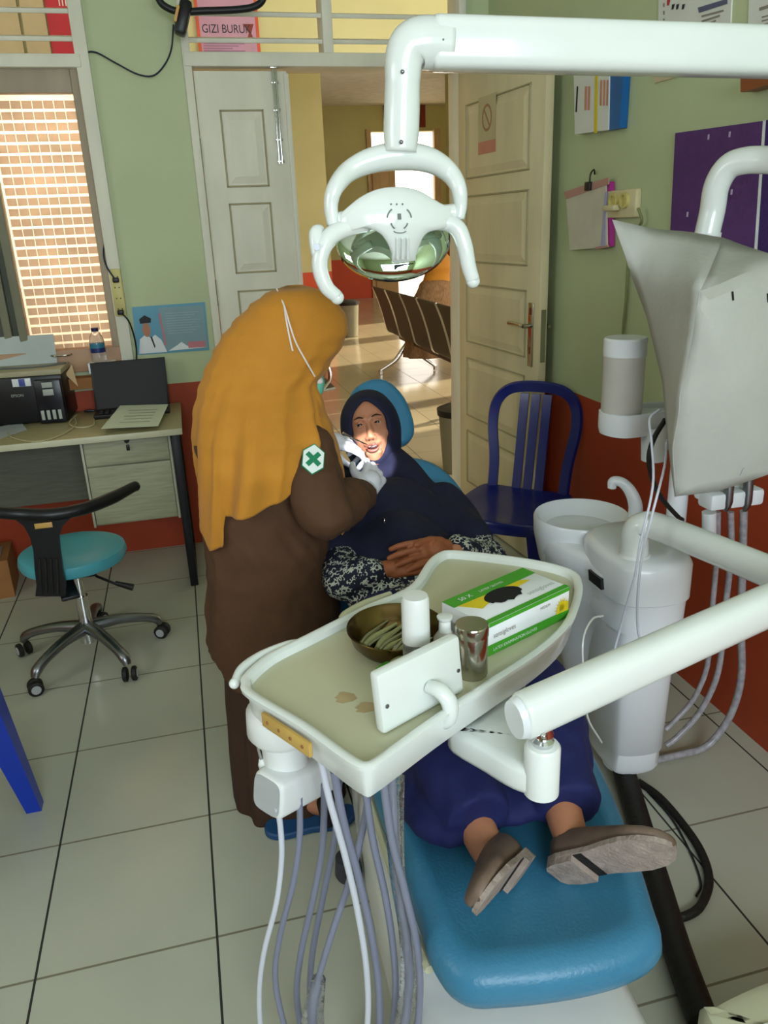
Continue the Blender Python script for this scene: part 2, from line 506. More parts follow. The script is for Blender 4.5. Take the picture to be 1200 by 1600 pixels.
# ------------------------------------------------------------------ room shell
W = 3.92; XR = 1.53; XL = -2.45; YB = -1.65; ZC = 3.15; T = 0.13
struct('floor', MB().box(((XL + XR) / 2, (YB + W) / 2 + 0.03, -0.05), (XR - XL + 0.3, W - YB + 0.2, 0.1)), M['floor'], smooth=False)
struct('floor_hall', MB().box((2.0, 11.55, -0.055), (11, 14.87, 0.1)), M['hallfloor'], smooth=False)
struct('ceiling', MB().box(((XL + XR) / 2, (YB + W) / 2, ZC + 0.05), (XR - XL + 0.3, W - YB + 0.3, 0.1)), M['ceil'], smooth=False)
struct('ceiling_hall', MB().box((2.0, 11.5, 3.9), (11, 15.2, 0.1)), M['ceil'], smooth=False)
# back wall: window opening X -1.35..-0.27, z .97..2.10 ; transom z 2.23..2.62 ; door opening X .165..1.376
WX0, WX1, WZ0, WZ1 = -1.42, -0.285, 0.985, 2.16
DX0, DX1, DZ = 0.135, 1.405, 2.245
TZ1 = 2.70
b = MB()
def wy(x0, x1, z0, z1, y0=W, y1=W + T): b.box(((x0 + x1) / 2, (y0 + y1) / 2, (z0 + z1) / 2), (x1 - x0, y1 - y0, z1 - z0))
wy(XL - 0.1, WX0, 0, ZC); wy(WX0, WX1, 0, WZ0); wy(WX0, WX1, TZ1, ZC); wy(WX1, DX0, 0, ZC)
wy(DX0, DX1, TZ1, ZC); wy(DX1, XR + 0.15, 0, ZC)
struct('wall_back', b, M['wall'], smooth=False)
struct('wall_right', MB().box((XR + 0.06, (YB + W) / 2, ZC / 2), (0.12, W - YB, ZC)), M['wall'], smooth=False)
b = MB()
LY0, LY1, LZ0, LZ1 = 0.4, 2.2, 1.5, 2.4
def wx(y0, y1, z0, z1): b.box((XL - 0.06, (y0 + y1) / 2, (z0 + z1) / 2), (0.12, y1 - y0, z1 - z0))
wx(YB, 0.3, 0, ZC); wx(1.5, W, 0, ZC); wx(0.3, 1.5, 0, 1.5); wx(0.3, 1.5, 2.4, ZC)  # opening added out of view to let the left light in
struct('wall_left', b, M['wall'], smooth=False)
b = MB()
wy(XL, -0.6, 0, ZC, YB - 0.12, YB); wy(1.1, XR, 0, ZC, YB - 0.12, YB); wy(-0.6, 1.1, 0, 1.1, YB - 0.12, YB); wy(-0.6, 1.1, 2.4, ZC, YB - 0.12, YB)
struct('wall_front', b, M['wall'], smooth=False)
area('added_left_light', (XL - 0.14, 0.9, 1.95), (0.5, 2.6, 1.5), 1.2, 0.9, 22, (0.88, 0.96, 1.0))  # added light at an unseen, made-up left opening, brightens the back wall
# window bars give window-like highlights; the left set is added with its opening
for nm, cc, ax in (('window_2', (0.25, YB - 0.06, 1.75), 'x'), ('added_left_bars', (XL - 0.06, 0.9, 1.95), 'y')):
    b = MB(); L_ = 1.7 if ax == 'x' else 1.2; hz_ = 1.3 if ax == 'x' else 0.9
    for k in range(4):
        o_ = -L_ / 2 + L_ * k / 3
        b.box((cc[0] + (o_ if ax == 'x' else 0), cc[1] + (o_ if ax == 'y' else 0), cc[2]), (0.05, 0.05, hz_))
    for z in (cc[2] - hz_ / 2 + 0.02, cc[2], cc[2] + hz_ / 2 - 0.02): b.box((cc[0], cc[1], z), (L_ if ax == 'x' else 0.05, L_ if ax == 'y' else 0.05, 0.05))
    struct(nm, b, M['wood'], smooth=False)

# window_1 in the back wall
b = MB(); yf = W + 0.0
def fr(x0, x1, z0, z1, y0, y1, bb=None): (bb or b).box(((x0 + x1) / 2, (y0 + y1) / 2, (z0 + z1) / 2), (x1 - x0, y1 - y0, z1 - z0), bev=0.004)
g1 = at(112, 148, W).x + 0.005
fr(WX1 - 0.02, WX1 + 0.035, WZ0 - 0.02, TZ1, W - 0.03, W + T)            # right jamb
fr(WX0, WX1, 2.185, 2.235, W - 0.035, W + T)                                   # rail below transom
win = struct('window_1', b, M['wood'])
b = MB()
fr(g1, WX1 - 0.02, 1.0, 2.185, W + 0.0, W + 0.05)
fr(-0.70, g1, 2.095, 2.185, W + 0.0, W + 0.05)
fr(-1.40, -0.70, 2.095, 2.185, W + 0.0, W + 0.05)
b.build('window_sash', M['winframe'], win)
b = MB(); fr(-0.735, -0.70, 0.99, 2.1, W + 0.0, W + 0.05); fr(-0.80, -0.765, 0.99, 2.1, W + 0.01, W + 0.05); fr(-1.42, -1.36, 0.99, 2.1, W, W + 0.05)
b.build('window_stile', mat('grey_green_stile', '7E7C66', 0.6), win)
b = MB(); fr(-1.40, WX1 - 0.0, 0.93, 1.035, W - 0.02, W + 0.06); b.build('window_sill', M['sill'], win)
b = MB(); hc = at(95, 555, W - 0.03); b.tube([hc + Vector((-0.045, 0.01, 0)), hc + Vector((-0.03, -0.012, 0)), hc + Vector((0.03, -0.012, 0)), hc + Vector((0.045, 0.01, 0))], 0.005)
b.build('window_handle', M['steel'], win)
b = MB(); b.box((-1.04, W + 0.05, 1.55), (0.68, 0.01, 1.1)); b.build('dark_pane', mat('dull_glass', '5E6258', 0.2), win)
# blind: a grid of small panels with gaps the daylight comes through
b = MB()
z = 2.075; gx0 = -0.70
while z > 1.02:
    x = g1 - 0.004
    while x > gx0 + 0.03:
        b.box((x - 0.0205, W + 0.06, z - 0.016), (0.0402, 0.003, 0.031)); x -= 0.0435
    z -= 0.0425
bl = b.build('blind', M['blind'], win, smooth=False)
b = MB(); b.box(((g1 + gx0) / 2, W + 0.07, 1.55), (g1 - gx0, 0.002, 1.12)); b.build('frosted_pane', mat('frosted_glass', 'F4E9DA', 0.5, trans=0.0, transl=0.85), win, smooth=False)
area('daylight_behind_blind', ((g1 + gx0) / 2 - 0.0, W + 0.3, 1.6), ((g1 + gx0) / 2, W, 1.55), 0.5, 1.1, 9, (1.0, 0.93, 0.84))

# transom slats over window and door
for nm, x0, x1 in (('trim_1', WX0, WX1 - 0.02), ('trim_2', DX0 + 0.02, DX1 - 0.02)):
    b = MB()
    for zz in (2.305, 2.405, 2.505, 2.605): b.box(((x0 + x1) / 2, W + 0.045, zz), (x1 - x0, 0.09, 0.018), Matrix.Rotation(math.radians(14), 3, 'X'), bev=0.003)
    struct(nm, b, M['wood'])
# door frame
b = MB()
fr(DX0 - 0.005, DX0 + 0.03, 0, TZ1, W - 0.035, W + T); fr(DX1 - 0.03, DX1 + 0.005, 0, TZ1, W - 0.035, W + T)
fr(DX0, DX1, 2.19, 2.245, W - 0.04, W + T)
fr(0.745, 0.79, 2.245, TZ1, W - 0.03, W + 0.1)
fr(DX0 - 0.005, DX1, TZ1 - 0.03, TZ1 + 0.03, W - 0.03, W + T)
struct('trim_3', b, M['wood'])


def door_leaf(name, O, u, wdt, hgt, thick, panels, m):
    """leaf from hinge point O along unit u; panels = list of (s0,s1,z0,z1)"""
    u = Vector(u).normalized(); nrm = Vector((u.y, -u.x, 0))
    rt = Matrix((u, nrm, Vector((0, 0, 1)))).transposed()
    d = tag(MB().box(O + u * wdt / 2 + Vector((0, 0, hgt / 2 + 0.01)), (wdt, thick, hgt), rt, bev=0.003).build(name, m), kind='structure')
    for s0, s1, z0, z1 in panels:
        for sg in (1, -1):
            f = MB(); g = 0.010; yo = sg * (thick / 2)
            def P(s, z, l): return O + u * s + Vector((0, 0, z)) + nrm * (yo + sg * l)
            # moulding frame
            for a0, a1, c0, c1 in ((s0, s1, z0, z0 + g), (s0, s1, z1 - g, z1), (s0, s0 + g, z0, z1), (s1 - g, s1, z0, z1)):
                f.hexa([P(a0, c0, -0.002), P(a1, c0, -0.002), P(a1, c1, -0.002), P(a0, c1, -0.002), P(a0 + 0.003, c0 + 0.003, 0.006), P(a1 - 0.003, c0 + 0.003, 0.006), P(a1 - 0.003, c1 - 0.003, 0.006), P(a0 + 0.003, c1 - 0.003, 0.006)])
            pm = f.build('panel_moulding', M['woodg'], d, smooth=False)
            f = MB(); i_ = 0.045
            f.hexa([P(s0 + g, z0 + g, -0.002), P(s1 - g, z0 + g, -0.002), P(s1 - g, z1 - g, -0.002), P(s0 + g, z1 - g, -0.002),
                    P(s0 + i_, z0 + i_, 0.008), P(s1 - i_, z0 + i_, 0.008), P(s1 - i_, z1 - i_, 0.008), P(s0 + i_, z1 - i_, 0.008)])
            f.build('raised_panel', m, d, smooth=False)
    return d


lw = 0.405
d1 = door_leaf('door_1', Vector((0.168, W + 0.0, 0)), (1, 0.0, 0), lw, 2.165, 0.04,
               [(0.095, 0.29, 1.705, 2.025), (0.095, 0.29, 1.33, 1.64), (0.095, 0.29, 0.945, 1.255), (0.095, 0.29, 0.565, 0.87), (0.095, 0.29, 0.2, 0.49)], M['wood'])
# cover moulding on the meeting edge and bolt
b = MB(); b.box((0.168 + lw - 0.005, W - 0.015, 1.09), (0.022, 0.03, 2.15), bev=0.003); b.build('meeting_strip', M['wood'], d1)
b = MB(); bx = at(428, 115, W - 0.03)
for dx in (-0.006, 0.008): b.cyl(Vector((bx.x + dx, W - 0.03, 1.80)), Vector((bx.x + dx, W - 0.03, 2.18)), 0.0048, seg=10)
for zz in (1.81, 1.90, 2.02, 2.13, 2.19): b.box((bx.x + 0.001, W - 0.028, zz), (0.034, 0.008, 0.012), bev=0.002)
b.build('door_bolt', M['chrome'], d1)
b = MB()
for zz in (1.85, 1.25, 0.4): b.cyl(Vector((0.163, W - 0.028, zz - 0.06)), Vector((0.163, W - 0.028, zz + 0.06)), 0.006, seg=10)
b.build('hinge', M['steel'], d1)

u2 = Vector((0.072, -0.78, 0)).normalized(); h2 = Vector((1.392, W - 0.02, 0))
d2 = door_leaf('door_2', h2, u2, 0.80, 2.165, 0.038,
               [(0.09, 0.69, 1.705, 2.025), (0.09, 0.69, 1.33, 1.635), (0.09, 0.69, 0.945, 1.235), (0.09, 0.69, 0.565, 0.87), (0.09, 0.69, 0.2, 0.49)], M['woodr'])
n2 = Vector((u2.y, -u2.x, 0))      # points to -X (room side)
rt2 = Matrix((u2, n2, Vector((0, 0, 1)))).transposed()
def D2(s, z, l): return h2 + u2 * s + n2 * l + Vector((0, 0, z))
b = MB(); b.box(D2(0.735, 1.05, 0.022), (0.042, 0.006, 0.27), rt2, bev=0.002)
b.box(D2(0.735, 1.05, -0.022), (0.042, 0.006, 0.27), rt2, bev=0.002)
plate = b.build('lock_plate', M['steel'], d2)
b = MB(); b.cyl(D2(0.735, 1.09, 0.02), D2(0.735, 1.09, 0.06), 0.009); b.tube([D2(0.735, 1.09, 0.058), D2(0.70, 1.092, 0.062), D2(0.61, 1.092, 0.062)], 0.009, seg=10)
b.cyl(D2(0.735, 1.09, -0.02), D2(0.735, 1.09, -0.035), 0.009); b.tube([D2(0.735, 1.09, -0.035), D2(0.79, 1.088, -0.036)], 0.008, smooth=0)
b.build('door_handle', M['steel'], d2)
b = MB(); b.box(D2(0.735, 1.15, 0.0255), (0.018, 0.002, 0.03), rt2); b.box(D2(0.735, 0.985, 0.0255), (0.008, 0.002, 0.03), rt2)
b.build('keyhole', M['darkred'], plate)
b = MB(); b.box(h2 + u2 * 0.801 + Vector((0, 0, 1.05)), (0.004, 0.022, 0.22), rt2); b.build('latch_plate', M['steel'], d2)
# faded notice on the leaf
sO = D2(0.235, 1.80, 0.028)
sh = Sheet(sO, u2 * 0.17, Vector((0, 0, 0.23)))
if sh.N.dot(n2) < 0: sh.N = n2
nt_ = MB(); sh.rect(nt_, 0, 0, 1, 1, 0.0); nt_o = nt_.build('door_notice', mat('faded_notice', 'C2B68E', 0.6), smooth=False)
tag(nt_o, 'faded paper notice with a crossed ring and pink band on the open cream door', 'notice')
b = MB(); sh.rect(b, 0.0, 0.0, 1, 0.22); b.build('pink_band', M['redl'], nt_o, smooth=False)
b = MB()
for k in range(20):
    a0 = 2 * PI * k / 20; a1 = 2 * PI * (k + 1) / 20
    sh.poly(b, [(0.5 + 0.28 * math.cos(a0), 0.62 + 0.24 * math.sin(a0)), (0.5 + 0.28 * math.cos(a1), 0.62 + 0.24 * math.sin(a1)), (0.5 + 0.22 * math.cos(a1), 0.62 + 0.19 * math.sin(a1)), (0.5 + 0.22 * math.cos(a0), 0.62 + 0.19 * math.sin(a0))], 0.0008)
sh.poly(b, [(0.32, 0.76), (0.36, 0.79), (0.68, 0.48), (0.64, 0.45)], 0.0008)
b.build('ring_symbol', mat('faded_red_ink', 'A87E60', 0.6), nt_o, smooth=False)

# ------------------------------------------------------------------ hall beyond the door
XE = at(500, 115, 10.1).x
b = MB(); b.box(((XE - 3.5) / 2, 10.18, 1.95), (XE + 3.5, 0.16, 3.9)); struct('wall_hall_near', b, M['hallnear'], smooth=False)
b = MB(); b.box((1.0, 6.28, 3.25), (9.0, 0.16, 1.3)); struct('wall_hall_lintel', b, M['hallnear'], smooth=False)
YF = 17.6
fx0 = at(583, 400, YF).x; fx1 = at(690, 400, YF).x; ztr = at(640, 205, YF).z; ztr0 = at(640, 243, YF).z; zdr = at(640, 252, YF).z
b = MB()
def wyf(x0, x1, z0, z1): b.box(((x0 + x1) / 2, YF + 0.1, (z0 + z1) / 2), (x1 - x0, 0.2, z1 - z0))
wyf(-3.5, fx0, 0, 3.9); wyf(fx1, 7.5, 0, 3.9); wyf(fx0, fx1, ztr, 3.9)
struct('wall_hall_far', b, M['hallwall'], smooth=False)
b = MB(); b.box(((fx0 + fx1) / 2, YF, (ztr0 + zdr) / 2), (fx1 - fx0, 0.1, 0.1)); b.box((fx1 - 0.08, YF, 1.7), (0.14, 0.12, 3.4)); b.box((fx0, YF, 1.7), (0.1, 0.12, 3.4))
struct('trim_4', b, M['cream2'], smooth=False)
lx1 = at(617, 400, YF).x
door_leaf('door_3', Vector((fx0 + 0.03, YF - 0.1, 0)), (1, 0, 0), lx1 - fx0, 2.9, 0.06, [(0.15, lx1 - fx0 - 0.12, 0.3, 0.95), (0.15, lx1 - fx0 - 0.12, 1.5, 2.7)], M['cream2'])
# hall walls left / right (right one has big openings the sun comes through)
b = MB(); b.box((-3.45, 11.0, 1.95), (0.1, 14.2, 3.9)); struct('wall_hall_left', b, M['hallwall'], smooth=False)
XH = 6.35
b = MB()
def wxh(y0, y1, z0, z1): b.box((XH + 0.05, (y0 + y1) / 2, (z0 + z1) / 2), (0.1, y1 - y0, z1 - z0))
wxh(4.05, 18, 2.45, 3.9); wxh(4.05, 18, 0, 0.7)
for y0, y1 in ((4.05, 7.0), (7.75, 8.0), (8.75, 10.3), (11.8, 12.3), (13.8, 18)): wxh(y0, y1, 0.7, 2.45)
struct('wall_hall_right', b, M['hallwall'], smooth=False)
# corner pillar seen in the strip right of the far doorway
pc = at(706, 420, 14.0)
struct('wall_hall_pillar', MB().box((pc.x + 0.1, 14.0, 1.95), (0.28, 0.3, 3.9)), two_tone('pillar_paint', 'BDB87A', 'CC4A22', at(706, 381, 14.0).z), smooth=False)
# ground and bright wall outside the far exit
struct('ground_outside', MB().box((5, 24, -0.06), (30, 12.6, 0.1)), mat('sunlit_yard', 'E8DCC4', 0.8), smooth=False)

# dark red frame on the far hall wall
p0 = at(600, 200, YF - 0.02); p1 = at(663, 120, YF - 0.02)
b = MB().box(((p0.x + p1.x) / 2, YF - 0.03, (p0.z + p1.z) / 2), (p1.x - p0.x, 0.05, abs(p1.z - p0.z) * 1.0), bev=0.01)
tag(b.build('wall_frame', M['darkred']), 'dark red panel high on the hall wall above the bright exit', 'wall panel')
p0 = at(508, 330, YF - 1.0)

# posters seen through the transom, hung on the hall wall just across
yp = 6.19
def quad_poster(name, label, cat, x0, x1, z0, z1, m, y=yp, th=0.012):
    b = MB().box(((x0 + x1) / 2, y - th / 2, (z0 + z1) / 2), (x1 - x0, th, z1 - z0))
    o = tag(b.build(name, m, smooth=False), label, cat); return o, Sheet((x0, y - th, z0), (x1 - x0, 0, 0), (0, 0, z1 - z0))
p0 = at(312, 92, yp); p1 = at(401, 0, yp)
po, sh = quad_poster('poster', 'pink health poster with orange border behind the slats above the double door', 'poster', p0.x, at(408, 92, yp).x, p0.z - 0.06, p0.z + 0.62, M['poster'])
b = MB(); sh.rect(b, 0, 0, 0.05, 1); sh.rect(b, 0.95, 0, 1, 1); sh.rect(b, 0, 0.95, 1, 1); b.build('poster_border', M['orange'], po, smooth=False)
hb = (p0.z + 0.62 - (p0.z - 0.06)); zt = at(350, 52, yp).z; tt = (zt - (p0.z - 0.06)) / hb
sh.text('lettering', 'GIZI BURUK', 0.08, tt, 0.072, M['ink'], po, 0.85)
b = MB()
for k in range(9): sh.rect(b, 0.08, 0.04 + k * 0.022, 0.55 + 0.1 * ((k * 7) % 3), 0.052 + k * 0.022)
b.build('small_print', mat('violet_print', '8E6A86', 0.6), po, smooth=False)
b = MB(); sh.poly(b, [(0.74, tt + 0.08), (0.92, tt + 0.08), (0.87, tt), (0.92, tt - 0.08), (0.78, tt - 0.08), (0.83, tt)])
b.build('emblem', M['darkred'], po, smooth=False)
a0 = at(84, 92, yp); a1 = at(126, 92, yp)
po, sh = quad_poster('banner', 'red banner behind the slats above the window', 'banner', a0.x, a1.x + 0.05, a0.z - 0.05, a0.z + 0.62, M['red'])
b = MB(); sh.poly(b, [(0.62, 0.24), (0.95, 0.2), (0.95, 0.42), (0.72, 0.38)]); b.build('dark_figure', M['ink'], po, smooth=False)
b = MB()
for k in range(5): sh.rect(b, 0.4 + k * 0.09, 0.52, 0.43 + k * 0.09, 0.62)
b.build('white_marks', M['paper'], po, smooth=False)
for (xa, xb, lb) in ((-20, 41, 'cream board behind the slats, leftmost above the window'), (46, 82, 'cream board behind the slats, between the other board and the red banner')):
    q0 = at(xa, 92, yp).x; q1 = at(xb, 92, yp).x
    po, sh = quad_poster('cream_board', lb, 'board', q0, q1, a0.z - 0.05, a0.z + 0.62, M['board'], th=0.03)

# ------------------------------------------------------------------ waiting benches and bin in hall
def bench(label, loc, n, face=1, seatw=0.56):
    """row along Y starting at loc; seats face +X*face"""
    t = thing('waiting_bench', label, 'bench', loc)
    x, y, _ = loc; L = n * seatw
    MB().box((x + 0.22 * face, y + L / 2, 0.34), (0.07, L + 0.05, 0.05), bev=0.008).build('beam', M['black'], t)
    for k in range(n):
        yc = y + (k + 0.5) * seatw; w2 = seatw / 2 - 0.02
        prof = [(0.50, 0.42), (0.36, 0.405), (0.16, 0.40), (0.06, 0.42), (0.03, 0.50), (0.0, 0.62), (-0.05, 0.78), (-0.10, 0.90)]
        pr = catmull([(p[0] * face, 0, p[1]) for p in prof], 3)
        s = MB(); s.rings([[Vector((x + p.x, yc - w2 + 2 * w2 * j / 5, p.z)) for j in range(6)] for p in pr], cap=False, closed=False)
        st = s.build('seat', M['seatm'], t, solid=0.014)
        for sg in (-1, 1): MB().tube([Vector((x + p.x, yc + sg * w2, p.z)) for p in pr], 0.011, seg=8, smooth=0).build('edge_tube', M['chrome'], st)
    for yy in (y + 0.3, y + L - 0.3):
        s = MB(); s.tube([(x - 0.12 * face, yy, 0.04), (x + 0.05 * face, yy, 0.14), (x + 0.2 * face, yy, 0.3), (x + 0.3 * face, yy, 0.2), (x + 0.5 * face, yy, 0.04)], [0.018, 0.024, 0.03, 0.024, 0.018], seg=10)
        s.cyl((x - 0.12 * face, yy, 0), (x - 0.12 * face, yy, 0.045), 0.022); s.cyl((x + 0.5 * face, yy, 0), (x + 0.5 * face, yy, 0.045), 0.022)
        s.build('leg', M['chrome'], t)
    for yy in (y - 0.0, y + L / 2, y + L):
        s = MB(); s.tube([(x + 0.02 * face, yy, 0.6), (x + 0.2 * face, yy, 0.64), (x + 0.42 * face, yy, 0.62), (x + 0.46 * face, yy, 0.5), (x + 0.38 * face, yy, 0.4)], 0.013, seg=8)
        s.build('armrest', M['chrome'], t)
    return t


bench('long row of dark metal waiting seats seen from behind through the doorway', (2.12, 5.75, 0), 5)
p = atz(500, 640, 0)
bench('dark metal waiting seat with chrome arm beside the masked woman', (at(505, 590, 5.6).x - 0.42, 5.55, 0), 2, face=1)


def bin_(label, loc, r=0.15, h=0.5):
    t = thing('waste_bin', label, 'bin', loc)
    MB().lathe([(r * 0.8, 0), (r, h), (r * 1.02, h), (r * 0.97, h - 0.01), (r * 0.78, 0.02)], loc).build('bucket', M['bin'], t)
    MB().lathe([(r * 1.05, h - 0.03), (r * 1.08, h + 0.01), (r * 0.6, h + 0.035), (0.01, h + 0.04)], loc).build('lid', M['black'], t)
    return t


p = atz(545, 525, 0); bin_('small grey waste bin with black lid far down the hall', (p.x, p.y, 0), 0.17, 0.48)
p = atz(706, 735, 0); bin_('grey waste bin with black lid beside the open door leaf', (p.x + 0.05, p.y, 0), 0.13, 0.4)


# ------------------------------------------------------------------ things on the walls
# wall poster with officer
y0 = W - 0.004
A = at(207, 482, y0); Bp = at(318, 474, y0); Cc = at(325, 545, y0); Dd = at(213, 553, y0)
po = tag(MB().prism([at(206, 480, y0), at(320, 472, y0), at(327, 547, y0), at(214, 555, y0)], (0, 0.003, 0)).build('wall_poster', M['sky'], smooth=False),
         'light blue paper poster of a uniformed man taped above the laptop', 'poster')
sh = Sheet((A.x, y0 - 0.0008, Cc.z), (Bp.x - A.x, 0, 0), (0, 0, A.z - Cc.z))
b = MB(); sh.rect(b, 0.36, 0.02, 0.99, 0.98, 0.0); b.build('text_panel', M['sea'], po, smooth=False)
b = MB()
for k in range(9): sh.rect(b, 0.44, 0.40 + k * 0.055, 0.80 + 0.06 * (k % 3), 0.412 + k * 0.055, 0.0006)
b.build('faint_print', mat('pale_print', '9FB4BA', 0.6), po, smooth=False)
b = MB(); sh.poly(b, [(0.0, 0.0), (0.40, 0.0), (0.34, 0.28), (0.26, 0.40), (0.20, 0.33), (0.13, 0.42), (0.04, 0.32)], 0.0006)
b.build('white_uniform', M['boxw'], po, smooth=False)
b = MB(); sh.poly(b, [(0.15 + 0.055 * math.cos(k * PI / 8), 0.52 + 0.16 * math.sin(k * PI / 8)) for k in range(16)], 0.0009)
b.build('portrait_face', M['skin'], po, smooth=False)
b = MB(); sh.poly(b, [(0.075, 0.66), (0.225, 0.67), (0.235, 0.76), (0.15, 0.84), (0.07, 0.76)], 0.0012); sh.poly(b, [(0.19, 0.36), (0.215, 0.36), (0.245, 0.14), (0.23, 0.10)], 0.0012)
b.build('peaked_cap', M['ink'], po, smooth=False)
b = MB(); sh.rect(b, 0.71, 0.05, 0.96, 0.19, 0.0009); b.build('pink_box', M['pink'], po, smooth=False); b = MB(); sh.poly(b, [(0.345, 0.86), (0.375, 0.86), (0.405, 0.15), (0.38, 0.15)], 0.0009)
b.build('pink_strip', M['pink'], po, smooth=False)
b = MB(); sh.poly(b, [(0.42, 0.02), (0.95, 0.04), (0.7, 0.1), (0.62, 0.2), (0.55, 0.13)], 0.0008); b.build('white_wave', M['boxw'], po, smooth=False)

# power strip on window jamb
t = thing('power_strip', 'cream yellow socket strip screwed beside the window', 'power strip', at(186, 500, W - 0.02))
pa = at(176, 420, W - 0.02); pb = at(193, 494, W - 0.02); cx_ = (pa + pb) / 2
rz = Matrix.Rotation(math.atan2(pb.x - pa.x, pa.z - pb.z) * -0.0, 3, 'Y')
MB().box((cx_.x, W - 0.02, cx_.z), (0.05, 0.03, pa.z - pb.z), bev=0.006).build('strip_body', M['ylw'], t)
b = MB()
for k in range(4):
    zz = pa.z - 0.035 - k * (pa.z - pb.z - 0.06) / 3.2
    for dx in (-0.009, 0.009): b.cyl((cx_.x + dx, W - 0.034, zz), (cx_.x + dx, W - 0.0365, zz), 0.003, seg=8)
b.build('socket_hole', M['black'], t)
def plug(label, zz, path, nm, m=None):
    e = thing(nm, label, 'cable', Vector((cx_.x, W - 0.045, zz)))
    MB().box((cx_.x, W - 0.05, zz), (0.028, 0.03, 0.022), bev=0.005).build('plug', M['black'], e)
    MB().tube([Vector((cx_.x, W - 0.06, zz))] + path, 0.0036, seg=8).build('cord', m or M['black'], e)
    return e
z1_ = at(182, 437, W - 0.02).z; z2_ = at(190, 487, W - 0.02).z
cl = mat('dark_blue_cable', '1B2238', 0.5)
plug('dark cable running from the socket strip up to the black wall bracket', z1_,
     [at(166, 415, W - 0.03), at(162, 390, W - 0.015), at(170, 345, W - 0.012), at(158, 280, W - 0.012), at(148, 225, W - 0.012), at(140, 165, W - 0.012), at(130, 100, W - 0.012),
      at(133, 84, W - 0.02), at(150, 82, W - 0.03), at(180, 98, W - 0.04), at(215, 116, W - 0.045), at(240, 118, W - 0.05), at(258, 100, W - 0.06), at(268, 75, W - 0.08), at(271, 38, W - 0.10)], 'power_cable', cl)
plug('black cable hanging from the socket strip down behind the laptop', z2_,
     [at(200, 500, W - 0.06), at(208, 520, W - 0.05), at(213, 545, W - 0.03), at(213, 575, W - 0.03)], 'power_cable')

# black wall bracket with tube arm
t = thing('wall_bracket', 'black tube bracket arm jutting from the wall above the left door leaf', 'wall bracket', at(285, 30, W))
yb = W - 0.16
MB().tube([at(238, -30, yb), at(248, -2, yb), at(258, 10, yb), at(280, 18, yb), at(320, 17, yb), at(370, 15, yb), at(398, 10, yb), at(412, -4, yb), at(416, -40, yb)], 0.014, seg=12).build('tube_arm', M['blackm'], t)
b = MB(); p = at(286, 28, yb); b.box(p, (0.05, 0.07, 0.13), Matrix.Rotation(0.35, 3, 'Y'), bev=0.014); b.cyl(p, (p.x, W + 0.01, p.z + 0.02), 0.02)
b.build('clamp', M['black'], t)
b = MB(); b.box(at(276, 22, yb - 0.03), (0.012, 0.03, 0.06), Matrix.Rotation(0.35, 3, 'Y'), bev=0.003); b.build('clamp_label', M['amber'], t)
MB().cyl(at(286, 12, yb), at(288, -30, yb), 0.004, seg=8).build('clamp_wire', M['black'], t)

# right wall: brochure rack, calendar, sockets, purple boards, posters, wooden shelf
def R_(px, py, off=0.0): return atx(px, py, XR - off)
t = thing('brochure_rack', 'clear pocket of printed leaflets high on the green wall', 'brochure holder', R_(935, 200))
pts = [(895, 100), (950, 95), (952, 205), (900, 210)]
MB().prism([R_(*p, 0.035) for p in [(896, 95), (952, 92), (950, 203), (898, 210)]], (0.03, 0, 0)).build('pocket', M['paper'], t, smooth=False)
MB().prism([R_(*p, 0.03) for p in [(955, 90), (975, 90), (968, 200), (950, 204)]], (0.028, 0, 0)).build('blue_folder', M['folderb'], t, smooth=False)
b = MB(); b.prism([R_(*p, 0.038) for p in [(930, 92), (934, 92), (932, 208), (928, 208)]], (0.002, 0, 0)); b.build('yellow_edge', M['yellow'], t, smooth=False)
b = MB()
for k, x_ in enumerate((938, 943, 948)): b.prism([R_(*p, 0.037) for p in [(x_, 125), (x_ + 2.5, 125), (x_ + 1.5, 165), (x_ - 1, 165)]], (0.001, 0, 0))
for x_ in (914, 919): b.prism([R_(*p, 0.037) for p in [(x_, 135), (x_ + 3, 135), (x_ + 2, 172), (x_ - 1, 172)]], (0.001, 0, 0))
b.build('printed_rows', M['redl'], t, smooth=False)
b = MB(); b.prism([R_(*p, 0.037) for p in [(901, 135), (903, 135), (901, 175), (899, 175)]], (0.001, 0, 0)); b.build('dark_line', M['ink'], t, smooth=False)

t = thing('hanging_folder', 'pink edged folder of papers hung from a black clip beside the sockets', 'folder', R_(920, 385))
b = MB(); b.prism([R_(*p, 0.03) for p in [(884, 302), (946, 282), (948, 386), (890, 391)]], (0.006, 0, 0)); b.build('front_sheet', mat('warm_paper', 'C9C4B0', 0.7, var=0.06, scale=12), t, smooth=False)
b = MB(); b.prism([R_(*p, 0.033) for p in [(881, 300), (950, 277), (950, 288), (884, 311)]], (0.006, 0, 0)); b.prism([R_(*p, 0.031) for p in [(930, 386), (950, 383), (950, 386), (930, 390)]], (0.005, 0, 0))
b.build('pink_header', mat('dull_pink', 'B98A80', 0.5), t, smooth=False)
b = MB(); b.prism([R_(*p, 0.022) for p in [(946, 284), (953, 284), (953, 385), (944, 386)]], (0.018, 0, 0)); b.build('folder_cover', M['magenta'], t, smooth=False)
b = MB(); b.prism([R_(*p, 0.0315) for p in [(945, 300), (947, 300), (945, 384), (938, 385)]], (0.006, 0, 0)); b.build('inner_sheet', mat('lilac_paper', 'A9A6C8', 0.7), t, smooth=False)
b = MB(); p = R_(919, 291, 0.037); b.box(p, (0.012, 0.04, 0.03), bev=0.003); b.tube([p + Vector((0, -0.01, 0.01)), p + Vector((0, -0.014, 0.04)), p + Vector((0.02, 0.0, 0.055)), p + Vector((0.03, 0.01, 0.04))], 0.003, seg=8)
b.build('binder_clip', M['black'], t)

